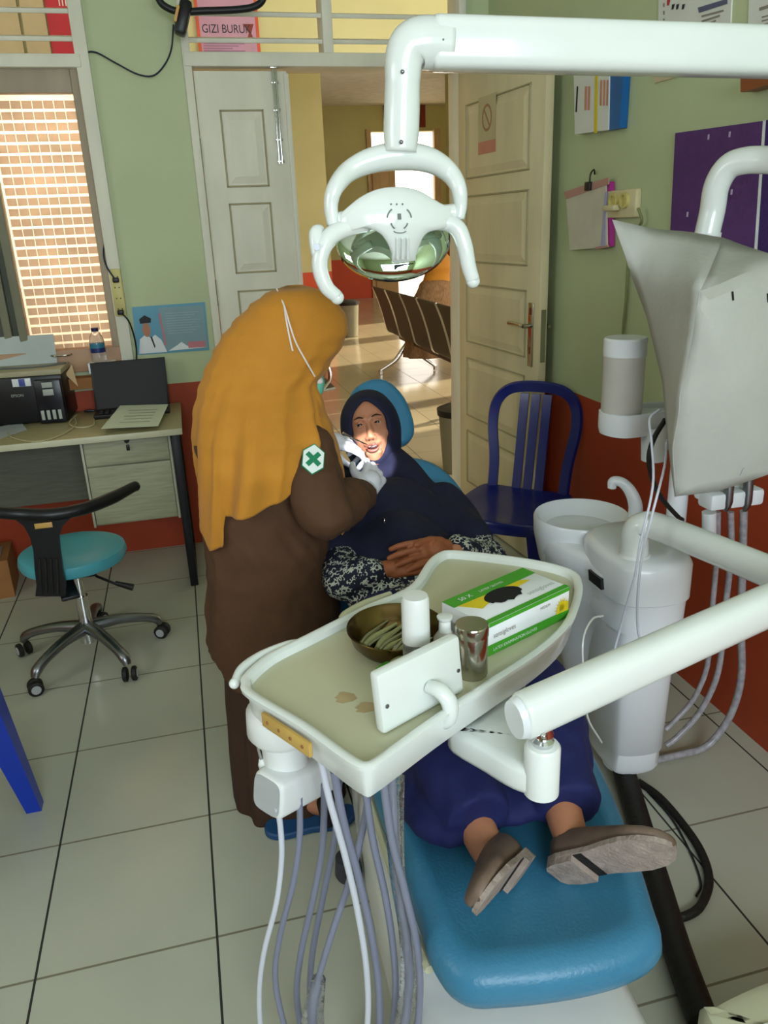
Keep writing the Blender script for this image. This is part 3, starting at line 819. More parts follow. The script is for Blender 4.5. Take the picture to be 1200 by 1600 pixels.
t = thing('wall_socket', 'cream double wall socket on the green wall beside the pink edged folder', 'wall socket', R_(980, 318))
A = R_(958, 297); Bq = R_(1004, 295); zb = R_(980, 340).z; zt_ = R_(980, 296).z
MB().box((XR - 0.012, (A.y + Bq.y) / 2, (zt_ + zb) / 2), (0.024, abs(A.y - Bq.y), abs(zt_ - zb)), bev=0.006).build('socket_plate', M['cream'], t)
for k in (0.3, 0.68):
    yy = A.y + (Bq.y - A.y) * k
    MB().lathe([(0.026, 0), (0.026, 0.012), (0.018, 0.012), (0.018, 0.004)], (XR - 0.024, yy, (zt_ + zb) / 2 + 0.01), Matrix.Rotation(-PI / 2, 3, 'Y')).build('socket_outlet', M['ylw'], t)
MB().box((XR - 0.04, A.y + (Bq.y - A.y) * 0.35, (zt_ + zb) / 2 - 0.012), (0.03, 0.07, 0.02), bev=0.006).build('plug_bar', M['cream'], t)
t = thing('appliance_cord', 'grey green cable dropping from the cream wall socket to the floor', 'cord', R_(1000, 340))
MB().tube([R_(997, 325, 0.04), R_(1003, 345, 0.03), R_(995, 356, 0.02), R_(985, 362, 0.012), R_(982, 400, 0.012), R_(978, 470, 0.012), R_(973, 530, 0.012), R_(973, 640, 0.012)], 0.005, seg=8).build('cord', mat('olive_cord', '7E8256', 0.6), t)

def wallsheet(pts, th=0.006, off=0.0): return MB().prism([R_(*p, th + off) for p in pts], (th, 0, 0))
o = tag(wallsheet([(1055, 208), (1191, 189), (1172, 470), (1042, 460)], 0.012).build('felt_board', M['purple'], smooth=False), 'purple felt board with pale pin marks behind the curved white lamp post', 'notice board')
b = MB()
for px, py in ((1107, 214), (1140, 210), (1143, 300), (1074, 335)): b.box(R_(px, py, 0.014), (0.002, 0.006, 0.014))
b.build('pin_mark', mat('pale_pin', 'B9A8C4', 0.6), o, smooth=False)
o = tag(wallsheet([(1197, 188), (1330, 168), (1330, 480), (1178, 470)], 0.012).build('felt_board', M['purpled'], smooth=False), 'deep violet felt board at the right edge of the photo', 'notice board')
o = tag(wallsheet([(1192, 189), (1196.5, 188), (1177.5, 470), (1173, 470)], 0.012).build('board_strip', M['boxw'], smooth=False), 'thin white strip between the two purple boards', 'strip')

def textposter(name, label, pts, hd):
    o = tag(wallsheet(pts, 0.004).build(name, M['paper'], smooth=False), label, 'poster')
    return o
o = textposter('wall_chart', 'printed paper chart with blue heading above the lamp arm', [(1030, -60), (1147, -80), (1140, 55), (1028, 52)], 0)
b = MB(); b.prism([R_(*p, 0.006) for p in [(1090, 12), (1136, -2), (1136, 6), (1092, 20)]], (0.001, 0, 0)); b.build('blue_heading', mat('heading_ink', '5A5C78', 0.6), o, smooth=False)
b = MB()
for k in range(3): b.prism([R_(*p, 0.006) for p in [(1096, 24 + k * 8), (1130 - 6 * k, 15 + k * 8), (1130 - 6 * k, 18 + k * 8), (1096, 27 + k * 8)]], (0.001, 0, 0))
for k in range(4): b.prism([R_(*p, 0.006) for p in [(1036, 5 + k * 12), (1038, 5 + k * 12), (1038, 11 + k * 12), (1036, 11 + k * 12)]], (0.001, 0, 0))
b.build('printed_rows', M['inkg'], o, smooth=False)
b = MB(); b.prism([R_(*p, 0.006) for p in [(1042, 0), (1047, -1), (1045, 8), (1042, 9)]], (0.001, 0, 0)); b.build('red_mark', M['red'], o, smooth=False)
b = MB()
for x_ in (1050, 1057, 1066): b.prism([R_(*p, 0.006) for p in [(x_, 7), (x_ + 4, 6), (x_ + 2, 14), (x_ - 1, 15)]], (0.001, 0, 0))
b.build('dark_mark', M['ink'], o, smooth=False)
o = textposter('wall_chart', 'printed paper chart cut off at the upper right corner of the photo', [(1173, -80), (1330, -110), (1330, 60), (1168, 55)], 0)
b = MB(); b.prism([R_(*p, 0.006) for p in [(1186, 12), (1215, 3), (1215, 8), (1186, 17)]], (0.001, 0, 0))
for k in range(4): b.prism([R_(*p, 0.006) for p in [(1190, 26 + k * 6), (1215, 19 + k * 6), (1215, 21 + k * 6), (1190, 28 + k * 6)]], (0.001, 0, 0))
b.build('printed_rows', M['inkg'], o, smooth=False)
o = tag(wallsheet([(1021, 100), (1090, 95), (1066, 118), (1022, 130)], 0.006).build('paper_sheet', mat('peach_paper', 'C4B494', 0.7), smooth=False), 'lower edge of a pale sheet just below the lamp arm', 'paper')
b = MB(); b.prism([R_(*p, 0.05) for p in [(1157, 120), (1240, 105), (1240, 122), (1157, 144)]], (0.05, 0, 0)); tag(b.build('wooden_shelf', mat('reddish_wood', '8A4A20', 0.45, var=0.15, stretch=(1, 1, 6)), smooth=False), 'reddish wooden ledge on the green wall at the right edge', 'shelf')

# ------------------------------------------------------------------ desk and the things on it
DZ_ = 0.75
dx0, dx1 = -1.45, at(283, 652, 3.50).x
dt = thing('desk', 'grey green laminate desk with black legs under the window', 'desk', (-0.75, 3.65, 0))
MB().box(((dx0 + dx1) / 2, 3.61, DZ_ - 0.012), (dx1 - dx0, 0.56, 0.024), bev=0.003).build('desktop', M['desktop'], dt)
MB().box(((dx0 + dx1) / 2, 3.327, DZ_ - 0.012), (dx1 - dx0, 0.008, 0.026), bev=0.002).build('edge_band', mat('pale_edge_band', 'C9C6A8', 0.4), dt)
for nm, x_ in (('leg', dx1 - 0.035), ('leg', dx0 + 0.03)):
    b = MB(); b.box((x_, 3.40, 0.36), (0.035, 0.035, 0.72), bev=0.003); b.box((x_, 3.84, 0.36), (0.035, 0.035, 0.72), bev=0.003); b.box((x_, 3.62, 0.70), (0.035, 0.44, 0.035), bev=0.003)
    b.box((x_, 3.62, 0.03), (0.035, 0.44, 0.03), bev=0.003)
    b.build(nm, M['blackm'], dt)
ym = 3.78
m0 = at(0, 790, ym)
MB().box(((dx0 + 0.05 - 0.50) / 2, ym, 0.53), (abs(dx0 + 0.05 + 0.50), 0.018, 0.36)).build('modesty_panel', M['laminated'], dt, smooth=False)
# drawer unit
yd = 3.42
c0 = at(132, 703, yd); c1 = at(266, 680, yd); c2 = at(140, 820, yd)
ddt = thing('drawer_unit', 'grey green drawer pedestal hanging under the right end of the desk', 'drawer unit', ((c0.x + c1.x) / 2, yd + 0.2, 0.33))
xa, xb, za, zb = c0.x - 0.015, c1.x, at(215, 815, yd).z, 0.722
MB().box(((xa + xb) / 2, yd + 0.19, (za + zb) / 2), (xb - xa, 0.37, zb - za), bev=0.002).build('body', M['laminate'], ddt)
zs = at(215, 722, yd).z
for nm, z0, z1 in (('drawer', zs + 0.004, zb - 0.012), ('cabinet_door', za + 0.012, zs - 0.003)):
    f = MB().box(((xa + xb) / 2, yd - 0.004, (z0 + z1) / 2), (xb - xa - 0.028, 0.018, z1 - z0), bev=0.002).build(nm, M['laminate'], ddt)
    if nm == 'drawer':
        p = at(198, 688, yd - 0.014)
        b = MB(); b.cyl((p.x, yd - 0.012, p.z), (p.x, yd - 0.02, p.z), 0.011); b.box((p.x, yd - 0.028, p.z + 0.002), (0.004, 0.018, 0.02), bev=0.001)
        b.build('drawer_lock', M['black'], f)
        b = MB(); b.box((p.x + 0.002, yd - 0.03, p.z - 0.028), (0.014, 0.006, 0.026), bev=0.003); b.build('key_head', M['black'], f)
for x_ in (xa + 0.006, xb - 0.006): MB().box((x_, yd - 0.007, (za + zb) / 2), (0.010, 0.02, zb - za), bev=0.002).build('edge_trim', mat('pale_trim', 'B9BAA4', 0.4), ddt)

# printer: front face corner points at z of desktop
pr0 = atz(108, 658, DZ_); ry = 0.06
pt = thing('printer', 'black ink tank printer with beige lid on the desk', 'printer', (pr0.x - 0.18, pr0.y + 0.12, DZ_))
u = Vector((-0.998, 0.06, 0)); v = Vector((0.06, 0.998, 0))
def PB(s, d, z): return pr0 + u * s + v * d + Vector((0, 0, z))
zt_ = at(108, 577, pr0.y).z - DZ_
def pbox(mb, s0, s1, d0, d1, z0, z1, bev=0.004):
    return mb.hexa([PB(s0, d0, z0), PB(s0, d1, z0), PB(s1, d1, z0), PB(s1, d0, z0), PB(s0, d0, z1), PB(s0, d1, z1), PB(s1, d1, z1), PB(s1, d0, z1)], bev)
pbox(MB(), 0, 0.40, 0, 0.24, 0.004, zt_ - 0.02, 0.006).build('body', M['black'], pt)
pbox(MB(), -0.002, 0.40, 0.005, 0.25, zt_ - 0.02, zt_ + 0.004, 0.004).build('lid', M['pbeige'], pt)
pbox(MB(), 0.002, 0.115, -0.03, 0.01, 0.004, zt_ - 0.035, 0.006).build('ink_tank_cover', mat('dark_tank_plastic', '14161E', 0.3), pt)
for k in range(4):
    pbox(MB(), 0.018 + k * 0.024, 0.032 + k * 0.024, -0.0325, -0.029, 0.02, 0.062, 0.001).build('ink_window', M['boxg'], pt)
sp = Sheet(PB(0.38, -0.001, 0.01), -u * 0.38, (0, 0, zt_ - 0.02))
if sp.N.y > 0: sp.N = -sp.N
sp.text('lettering', 'EPSON', 0.42, 0.55, 0.017, M['boxg'], pt, 1.0)
b = MB(); pbox(b, 0.128, 0.205, -0.004, 0.001, zt_ - 0.06, zt_ - 0.026, 0.001); st_ = b.build('sticker', M['boxw'], pt)
b = MB(); pbox(b, 0.152, 0.178, -0.0055, 0.001, zt_ - 0.059, zt_ - 0.027, 0.001); b.build('sticker_centre', mat('sticker_blue', '4A55A0', 0.4), st_)
b = MB()
for k in range(2): pbox(b, 0.036 + 0.0 * k, 0.080, -0.0325, -0.0295, zt_ - 0.068 - k * 0.034, zt_ - 0.045 - k * 0.034 + 0.004 * k, 0.001)
b.build('tank_label', M['boxg'], pt)
# sheets standing in printer feed and cable
zf = DZ_ + zt_
o = tag(MB().prism([PB(0.045, 0.19, zt_ + 0.005), PB(0.40, 0.19, zt_ + 0.005), PB(0.40, 0.235, zt_ + 0.13), PB(0.05, 0.235, zt_ + 0.13)], v * 0.002).build('paper_sheet', mat('bluish_paper', 'B9C2C0', 0.7), smooth=False),
        'large white sheet propped on top of the printer under the window', 'paper')
o = tag(MB().tube([PB(0.40, 0.08, zt_ + 0.008), PB(0.28, 0.10, zt_ + 0.008), PB(0.16, 0.085, zt_ + 0.008), PB(0.07, 0.10, zt_ + 0.008), PB(0.0, 0.15, zt_ + 0.008)], 0.0035, seg=8).build('cable', mat('grey_cable', '62686A', 0.5)),
        'thin grey cable lying across the beige printer lid', 'cable')
q = [atz(0, 668, DZ_), atz(0, 686, DZ_), atz(42, 672, DZ_), atz(33, 660, DZ_)]
tag(MB().prism([p + Vector((0, 0, 0.001)) for p in q], (0, 0, 0.002)).build('paper_sheet', mat('grey_white_paper', 'AEB2B4', 0.7), smooth=False), 'small white sheet in front of the printer on the desk', 'paper')
# white usb cord on desk
tag(MB().tube([atz(115, 650, DZ_ + 0.004), atz(118, 664, DZ_ + 0.004), atz(90, 682, DZ_ + 0.004), atz(55, 690, DZ_ + 0.004), atz(20, 684, DZ_ + 0.004), atz(12, 676, DZ_ + 0.004)], 0.0032, seg=8).build('cable', mat('cream_cable', 'B9AE88', 0.5)), 'pale cable curling on the desk in front of the printer', 'cable')
tag(MB().tube([atz(120, 648, DZ_ + 0.004), atz(108, 662, DZ_ + 0.004), atz(125, 668, DZ_ + 0.004), atz(146, 664, DZ_ + 0.004), atz(147, 655, DZ_ + 0.004)], 0.0032, seg=8).build('cable', mat('cream_cable_2', 'B9AE88', 0.5)), 'pale looped cable between the printer and the laptop', 'cable')
tag(MB().box(atz(140, 642, DZ_ + 0.006), (0.05, 0.016, 0.01), bev=0.003).build('usb_stick', M['black']), 'tiny black stick on the desk left of the laptop', 'usb stick')

# laptop, lid towards the camera side: screen back faces us
l0 = atz(150, 656, DZ_); l1 = atz(262, 640, DZ_)
lt = thing('laptop', 'open black laptop with its screen standing at the back of the desk', 'laptop', ((l0.x + l1.x) / 2, l0.y + 0.1, DZ_))
yl = l0.y + 0.12
s00 = at(150, 640, yl); s11 = at(257, 558, yl + 0.04); s01 = at(140, 568, yl + 0.04); s10 = at(265, 632, yl)
s00 = Vector((at(149, 638, yl).x, yl, DZ_ + 0.018)); s10 = Vector((at(265, 630, yl).x, yl, DZ_ + 0.018))
b = MB(); dn = Vector((0, 0.010, 0.0))
b.hexa([s00, s10, s10 + dn, s00 + dn, s01, s11, s11 + dn, s01 + dn], 0.002); lid = b.build('screen', M['black'], lt)
ins = lambda a, b_, t: a + (b_ - a) * t
c_ = (s00 + s10 + s01 + s11) / 4
b = MB(); b.prism([ins(p, c_, 0.05) + Vector((0, -0.0012, 0)) for p in (s00, s10, s11, s01)], (0, 0.0008, 0)); b.build('display_panel', mat('dark_display', '14150F', 0.45, spec=0.3), lid, smooth=False)
b = MB(); wv = Vector((0, 0, 0.018))
k0 = Vector((s00.x - 0.0, l0.y + 0.0, DZ_)); k1 = Vector((s10.x - 0.0, l0.y + 0.0, DZ_))
b.hexa([k0, k1, Vector((s10.x, yl, DZ_)), Vector((s00.x, yl, DZ_)), k0 + wv, k1 + wv, Vector((s10.x, yl, DZ_)) + wv, Vector((s00.x, yl, DZ_)) + wv], 0.003)
kb = b.build('keyboard_base', M['black'], lt)
b = MB()
for i in range(12):
    for j in range(4):
        b.box((k0.x + 0.03 + i * (k1.x - k0.x - 0.06) / 11, k0.y + 0.035 + j * 0.02, DZ_ + 0.0195), (0.017, 0.015, 0.003), bev=0.001)
tag(b.build('keys', mat('key_black', '1A1B1E', 0.5), kb), kind='stuff')
b = MB(); p = at(197, 561, yl + 0.038); b.box(p, (0.006, 0.004, 0.006), bev=0.001); b.build('webcam', M['boxw'], lid)
q = [atz(158, 670, DZ_ + 0.024), atz(188, 634, DZ_ + 0.032), atz(263, 632, DZ_ + 0.028), atz(247, 666, DZ_ + 0.022)]
pp = tag(MB().prism(q, (0, 0, 0.0015)).build('paper_sheet', M['paperg'], smooth=False), 'printed sheet lying over the laptop keyboard', 'paper')
sh = Sheet(q[0], q[3] - q[0], q[1] - q[0])
b = MB()
for k in range(5): sh.rect(b, 0.25 + 0.05 * (k % 2), 0.2 + k * 0.13, 0.8, 0.225 + k * 0.13, 0.002)
b.build('faint_print', mat('very_faint_ink', 'AEB49E', 0.7), pp, smooth=False)

# low stand behind laptop and box on sill
b = MB(); p = at(130, 595, 3.84); b.box((p.x - 0.02, 3.86, p.z - 0.01), (0.16, 0.08, 0.05)); o = tag(b.build('carton', M['card'], smooth=False), 'small open brown carton on the sill between printer and laptop', 'carton')
b = MB(); b.prism([at(102, 585, 3.80), at(112, 570, 3.80), at(122, 604, 3.80)], (0, 0.004, 0)); b.build('carton_flap', mat('pale_card', 'D9B98A', 0.7), o, smooth=False)
# bottle on the sill
p = at(157, 560, 3.86); bz = at(157, 566, 3.86).z; tz = at(150, 512, 3.86).z; hh = tz - bz
t = thing('water_bottle', 'small clear water bottle with navy cap on the window sill', 'bottle', (p.x, 3.86, bz))
rb = 0.033; px_ = p.x - 0.005
MB().lathe([(rb * 0.9, 0), (rb, 0.01), (rb, hh * 0.62), (rb * 0.8, hh * 0.78), (rb * 0.42, hh * 0.9), (rb * 0.42, hh * 0.93)], (px_, 3.86, bz)).build('bottle_body', M['bottlec'], t)
MB().lathe([(rb * 1.02, hh * 0.30), (rb * 1.02, hh * 0.43)], (px_, 3.86, bz), cap=False).build('navy_label', M['labelb'], t)
MB().lathe([(rb * 1.02, hh * 0.43), (rb * 1.02, hh * 0.55)], (px_, 3.86, bz), cap=False).build('teal_label', M['labelt'], t)
MB().lathe([(rb * 0.5, hh * 0.90), (rb * 0.5, hh)], (px_, 3.86, bz)).build('cap', M['bluecap'], t)
b = MB(); b.box((px_ + 0.01, 3.86, bz - 0.02), (0.12, 0.08, 0.045)); 
tag(b.build('white_box', M['boxw'], smooth=False), 'low white box standing under the clear water bottle', 'box')

# ------------------------------------------------------------------ stool
sc = Vector((-0.50, 2.80, 0.0))
sz = 0.45
st = thing('dental_stool', 'teal round stool with black armrest back on a five star base', 'stool', sc)
cx = atz(118, 868, sz); hub = atz(137, 1010, 0.0); hub = Vector((at(137, 985, 2.86).x, 2.86, 0))
MB().lathe([(0.05, sz - 0.06), (0.15, sz - 0.06), (0.182, sz - 0.045), (0.19, sz - 0.025), (0.185, sz - 0.004), (0.16, sz + 0.006), (0.08, sz + 0.008), (0.001, sz + 0.008)], (hub.x, hub.y, 0), seg=48).build('seat', M['teal2'], st)
b = MB(); b.cyl((hub.x, hub.y, 0.09), (hub.x, hub.y, 0.26), 0.024); b.cyl((hub.x, hub.y, 0.24), (hub.x, hub.y, 0.39), 0.016)
b.build('gas_lift', M['chrome'], st)
MB().box((hub.x, hub.y, sz - 0.075), (0.16, 0.16, 0.03), bev=0.008).build('seat_mount', M['black'], st)
cast = [(28, 1018), (90, 1075), (240, 1030), (256, 965)]
ends = [atz(px, py, 0.03) for px, py in cast]
angs = [math.atan2(e.y - hub.y, e.x - hub.x) for e in ends]
a0 = math.atan2(atz(90, 1062, 0).y - hub.y, atz(90, 1062, 0).x - hub.x)
for k in range(5):
    a = a0 + k * 2 * PI / 5; d = Vector((math.cos(a), math.sin(a), 0)); hb = Vector((hub.x, hub.y, 0)); Lr = 0.27
    lg = MB().tube([hb + d * 0.01 + Vector((0, 0, 0.13)), hb + d * 0.12 + Vector((0, 0, 0.125)), hb + d * 0.21 + Vector((0, 0, 0.105)), hb + d * 0.255 + Vector((0, 0, 0.085)), hb + d * Lr + Vector((0, 0, 0.062))], [0.026, 0.019, 0.017, 0.018, 0.013], sx=1.15).build('leg', M['castalu'], st)
    n = Vector((-d.y, d.x, 0)); cc = hb + d * (Lr + 0.005) + Vector((0, 0, 0.027)); wh = MB()
    rq = Matrix((n, d, Vector((0, 0, 1)))).transposed() if True else None
    n2_ = (n * 0.8 + d * 0.6).normalized()
    for sg in (-1, 1):
        wh.tube([cc + n2_ * sg * 0.006, cc + n2_ * sg * 0.010, cc + n2_ * sg * 0.022, cc + n2_ * sg * 0.026], [0.020, 0.027, 0.027, 0.021], 20, 0)
    wh.build('caster', M['rubber'], lg)
    for sg in (-1, 1): MB().tube([cc + n2_ * sg * 0.0255, cc + n2_ * sg * 0.0275], [0.017, 0.016], 20, 0).build('caster_disc', M['greyp'], lg)
MB().cyl((hub.x, hub.y, 0.07), (hub.x, hub.y, 0.13), 0.032, 0.034).build('hub', M['chrome'], st)
# backrest: upright plate nearest the camera with a curved arm bar on top
yb_ = hub.y - 0.235
pb_ = [at(px, py, yb_) for px, py in ((60, 925), (98, 925), (95, 868), (85, 835), (98, 806), (30, 800), (52, 835), (52, 868))]
b = MB()
L_ = [(932, 55, 103), (915, 57, 103), (890, 54, 98), (860, 52, 94), (840, 47, 92), (822, 37, 98), (808, 18, 112), (800, 0, 125)]
rs = []
for py, xl, xr in L_:
    a_ = at(xl, py, yb_); c_ = at(xr, py, yb_); rs.append([a_, c_, c_ + Vector((0, 0.022, 0)), a_ + Vector((0, 0.022, 0))])
b.rings(rs)
b.build('backrest_plate', M['black'], st, smooth=False)
b = MB()
for k in range(4):
    x_ = 64 + k * 9
    b.tube([at(x_, 928, yb_ - 0.002), at(x_ - 1, 905, yb_ - 0.004), at(x_ - 3, 872, yb_ - 0.002)], 0.005, seg=8)
b.build('backrest_rib', M['rubber'], st)
b = MB(); b.box(at(68, 821, yb_ - 0.004), (0.055, 0.004, 0.018), bev=0.001); b.build('label_sticker', M['tape'], st)
b = MB(); b.tube([at(-60, 785, yb_ - 0.05), at(-20, 798, yb_ - 0.03), at(30, 803, yb_ - 0.0), at(80, 804, yb_ - 0.0), at(130, 795, yb_ + 0.03), at(175, 778, yb_ + 0.10), at(210, 760, yb_ + 0.17)], [0.017, 0.019, 0.021, 0.021, 0.021, 0.022, 0.018], seg=14)
b.ell(at(211, 760, yb_ + 0.172), 0.0185); b.build('armrest_bar', M['black'], st)
b = MB(); b.box((at(80, 930, yb_).x + 0.03, (yb_ + hub.y) / 2, sz - 0.09), (0.06, hub.y - yb_ + 0.02, 0.014), Matrix.Rotation(0.25, 3, 'Z'), bev=0.004); b.build('backrest_bracket', M['blackm'], st)
b = MB(); l_ = [at(150, 900, 2.78), at(165, 906, 2.76), at(180, 912, 2.75), at(196, 916, 2.74)]
b.tube(l_, 0.005, seg=8); b.tube([at(180, 911, 2.75), at(208, 918, 2.735)], [0.008, 0.013], smooth=0); b.build('height_lever', M['black'], st)

# carton bottom left, blue plastic leg bottom left
t = thing('cardboard_carton', 'brown cardboard carton cut by the left edge behind the stool', 'carton', atz(5, 930, 0))
c = atz(15, 935, 0)
MB().box((c.x - 0.16, c.y + 0.12, 0.09), (0.34, 0.25, 0.18), Matrix.Rotation(0.1, 3, 'Z')).build('carton_body', M['card'], t, smooth=False)
MB().box((c.x - 0.17, c.y + 0.10, 0.182), (0.3, 0.16, 0.004), Matrix.Rotation(0.1, 3, 'Z')).build('label_sheet', mat('grey_label_sheet', '8E8478', 0.6), t, smooth=False)


def plastic_chair(label, c, face, m, leg_only=False):
    """monobloc chair without arms; c = seat centre on floor, face = unit dir the sitter looks"""
    t = thing('plastic_chair', label, 'chair', (c[0], c[1], 0))
    f = Vector((face[0], face[1], 0)).normalized(); s = Vector((-f.y, f.x, 0)); O = Vector((c[0], c[1], 0))
    def P(a, b_, z): return O + s * a + f * b_ + Vector((0, 0, z))
    out = [P(*q) for q in ((-0.20, -0.19, .43), (-0.215, 0.0, .43), (-0.21, 0.17, .43), (-0.15, 0.22, .425), (0, 0.235, .42), (0.15, 0.22, .425), (0.21, 0.17, .43), (0.215, 0, .43), (0.20, -0.19, .43), (0.1, -0.205, .43), (-0.1, -0.205, .43))]
    oo = catmull([(p.x, p.y, 0) for p in out], 4, closed=True)
    b = MB(); solid_outline(b, [(p.x, p.y) for p in oo], [(0.02, 0.385), (0.004, 0.388), (0.0, 0.40), (0.0, 0.428), (0.006, 0.436), (0.02, 0.436), (0.05, 0.43), (0.12, 0.424)])
    b.build('seat', m, t)
    legs = [(-0.185, 0.185, -0.235, 0.235), (0.185, 0.185, 0.235, 0.235), (-0.18, -0.17, -0.22, -0.25), (0.18, -0.17, 0.22, -0.25)]
    for a0_, b0_, a1_, b1_ in legs:
        q = MB(); r0, r1 = 0.042, 0.026
        rs = []
        for k in range(5):
            tt = k / 4; aa = a0_ + (a1_ - a0_) * tt; bb = b0_ + (b1_ - b0_) * tt; r = r0 + (r1 - r0) * tt; z = 0.42 * (1 - tt)
            sa = 1 if a0_ > 0 else -1; sb = 1 if b0_ > 0 else -1
            rs.append([P(aa + sa * r * 0.5, bb + sb * r * 0.5, z), P(aa - sa * r, bb + sb * r * 0.5, z), P(aa - sa * r, bb + sb * r * 0.25, z), P(aa + sa * r * 0.2, bb + sb * r * 0.2, z), P(aa + sa * r * 0.25, bb - sb * r, z), P(aa + sa * r * 0.5, bb - sb * r, z)])
        q.rings(rs); q.build('leg', m, t, smooth=False)
    # backrest: arch
    q = MB(); arch = [(-0.175, -0.19, 0.42), (-0.18, -0.22, 0.55), (-0.20, -0.25, 0.70), (-0.185, -0.27, 0.80), (-0.12, -0.285, 0.86), (0, -0.29, 0.875), (0.12, -0.285, 0.86), (0.185, -0.27, 0.80), (0.20, -0.25, 0.70), (0.18, -0.22, 0.55), (0.175, -0.19, 0.42)]
    pts = catmull([P(*p) for p in arch], 5); rs = []
    ctr = P(0, -0.25, 0.6)
    for i, p in enumerate(pts):
        d = (pts[min(i + 1, len(pts) - 1)] - pts[max(i - 1, 0)]).normalized()
        inn = f.cross(d).normalized(); 
        if inn.dot(ctr - p) < 0: inn = -inn
        rs.append([p + f * 0.012, p + inn * 0.038 + f * 0.006, p + inn * 0.038 - f * 0.006, p - f * 0.012, p - inn * 0.008])
    q.rings(rs); q.build('back_frame', m, t)
    for k, a_ in enumerate((-0.05, 0.0, 0.05)):
        q = MB(); hw = 0.019; zt2 = 0.83
        rs = [[P(a_ - hw, b_, z), P(a_ + hw, b_, z), P(a_ + hw, b_ - 0.008, z), P(a_ - hw, b_ - 0.008, z)] for b_, z in ((-0.185, 0.42), (-0.215, 0.55), (-0.245, 0.7), (-0.272, zt2))]
        q.rings(rs); q.build('back_slat', m, t)
    return t


plastic_chair('navy blue plastic chair standing between the open door and the basin', (1.20, 2.80), (-0.70, -0.71), M['blue'])
# near chair at the left edge (only one leg in view)
lf = atz(55, 1262, 0)
plastic_chair('bright blue plastic chair of which one leg shows at the left edge', (lf.x - 0.24, lf.y - 0.22 + 0.44, 0), (0, 1), M['bluel']) if False else None
t = thing('plastic_chair', 'bright blue plastic chair of which one leg shows at the left edge', 'chair', (lf.x - 0.3, lf.y, 0))
tp = at(-28, 1085, lf.y + 0.02)
def blueleg(foot, top, t, nm='leg'):
    b = MB(); rs = []
    for k in range(4):
        tt = k / 3; p = foot + (top - foot) * tt; r = 0.02 + 0.018 * tt
        rs.append([p + Vector((r, -r, 0)), p + Vector((-r, -r, 0)), p + Vector((-r, -r * 0.7, 0)), p + Vector((r * 0.6, -r * 0.7, 0)), p + Vector((r * 0.7, r, 0)), p + Vector((r, r, 0))])
    b.rings(rs); return b.build(nm, M['bluel'], t, smooth=False)
d_ = (tp - lf) * (0.42 / (tp.z)); tp = lf + d_
blueleg(lf, tp, t); blueleg(lf + Vector((-0.34, -0.46, 0)), tp + Vector((-0.30, -0.36, 0)), t)
blueleg(lf + Vector((-0.62, 0, 0)), tp + Vector((-0.36, 0, 0)), t); blueleg(lf + Vector((-0.62, -0.42, 0)), tp + Vector((-0.36, -0.36, 0)), t)
MB().box((tp.x - 0.20, tp.y - 0.16, 0.43), (0.44, 0.44, 0.03), bev=0.012).build('seat', M['bluel'], t)

# ------------------------------------------------------------------ dental chair
dc = thing('dental_chair', 'teal padded dental chair with white base, patient lying on it', 'dental chair', (0.48, 1.4, 0))
o_ = catmull([(x, y, 0) for x, y in ((0.272, 1.0), (0.272, 0.90), (0.30, 0.845), (0.36, 0.825), (0.47, 0.808), (0.57, 0.808), (0.635, 0.832), (0.662, 0.90), (0.70, 1.02), (0.745, 1.2), (0.775, 1.38), (0.78, 1.5), (0.76, 1.56), (0.52, 1.57), (0.30, 1.56), (0.28, 1.5), (0.272, 1.3), (0.272, 1.15))], 4, closed=True)
def zslope(x, y, z): return z + max(0, y - 1.3) * 0.25
b = MB(); solid_outline(b, [(p.x, p.y) for p in o_], [(0.06, 0.335), (0.02, 0.337), (0.004, 0.35), (-0.004, 0.372), (0.0, 0.398), (0.012, 0.414), (0.03, 0.42), (0.045, 0.419), (0.055, 0.412), (0.10, 0.41), (0.16, 0.41)], zslope)
b.build('leg_rest', M['teal'], dc, angle=180)
b = MB(); b.tube([(0.268, 0.93, 0.345), (0.262, 1.1, 0.345), (0.268, 1.45, 0.36)], 0.009, seg=8); b.build('side_rail', M['ivory'], dc)
# seat
o_ = catmull([(x, y, 0) for x, y in ((0.25, 1.50), (0.27, 1.44), (0.52, 1.42), (0.78, 1.44), (0.82, 1.50), (0.83, 1.75), (0.80, 1.95), (0.72, 2.0), (0.52, 2.0), (0.33, 2.0), (0.25, 1.95), (0.235, 1.75))], 4, closed=True)
b = MB(); solid_outline(b, [(p.x, p.y) for p in o_], [(0.05, 0.36), (0.01, 0.365), (0.0, 0.39), (0.0, 0.44), (0.015, 0.462), (0.04, 0.468), (0.10, 0.46), (0.18, 0.455)])
b.build('seat', M['teal'], dc, angle=180)
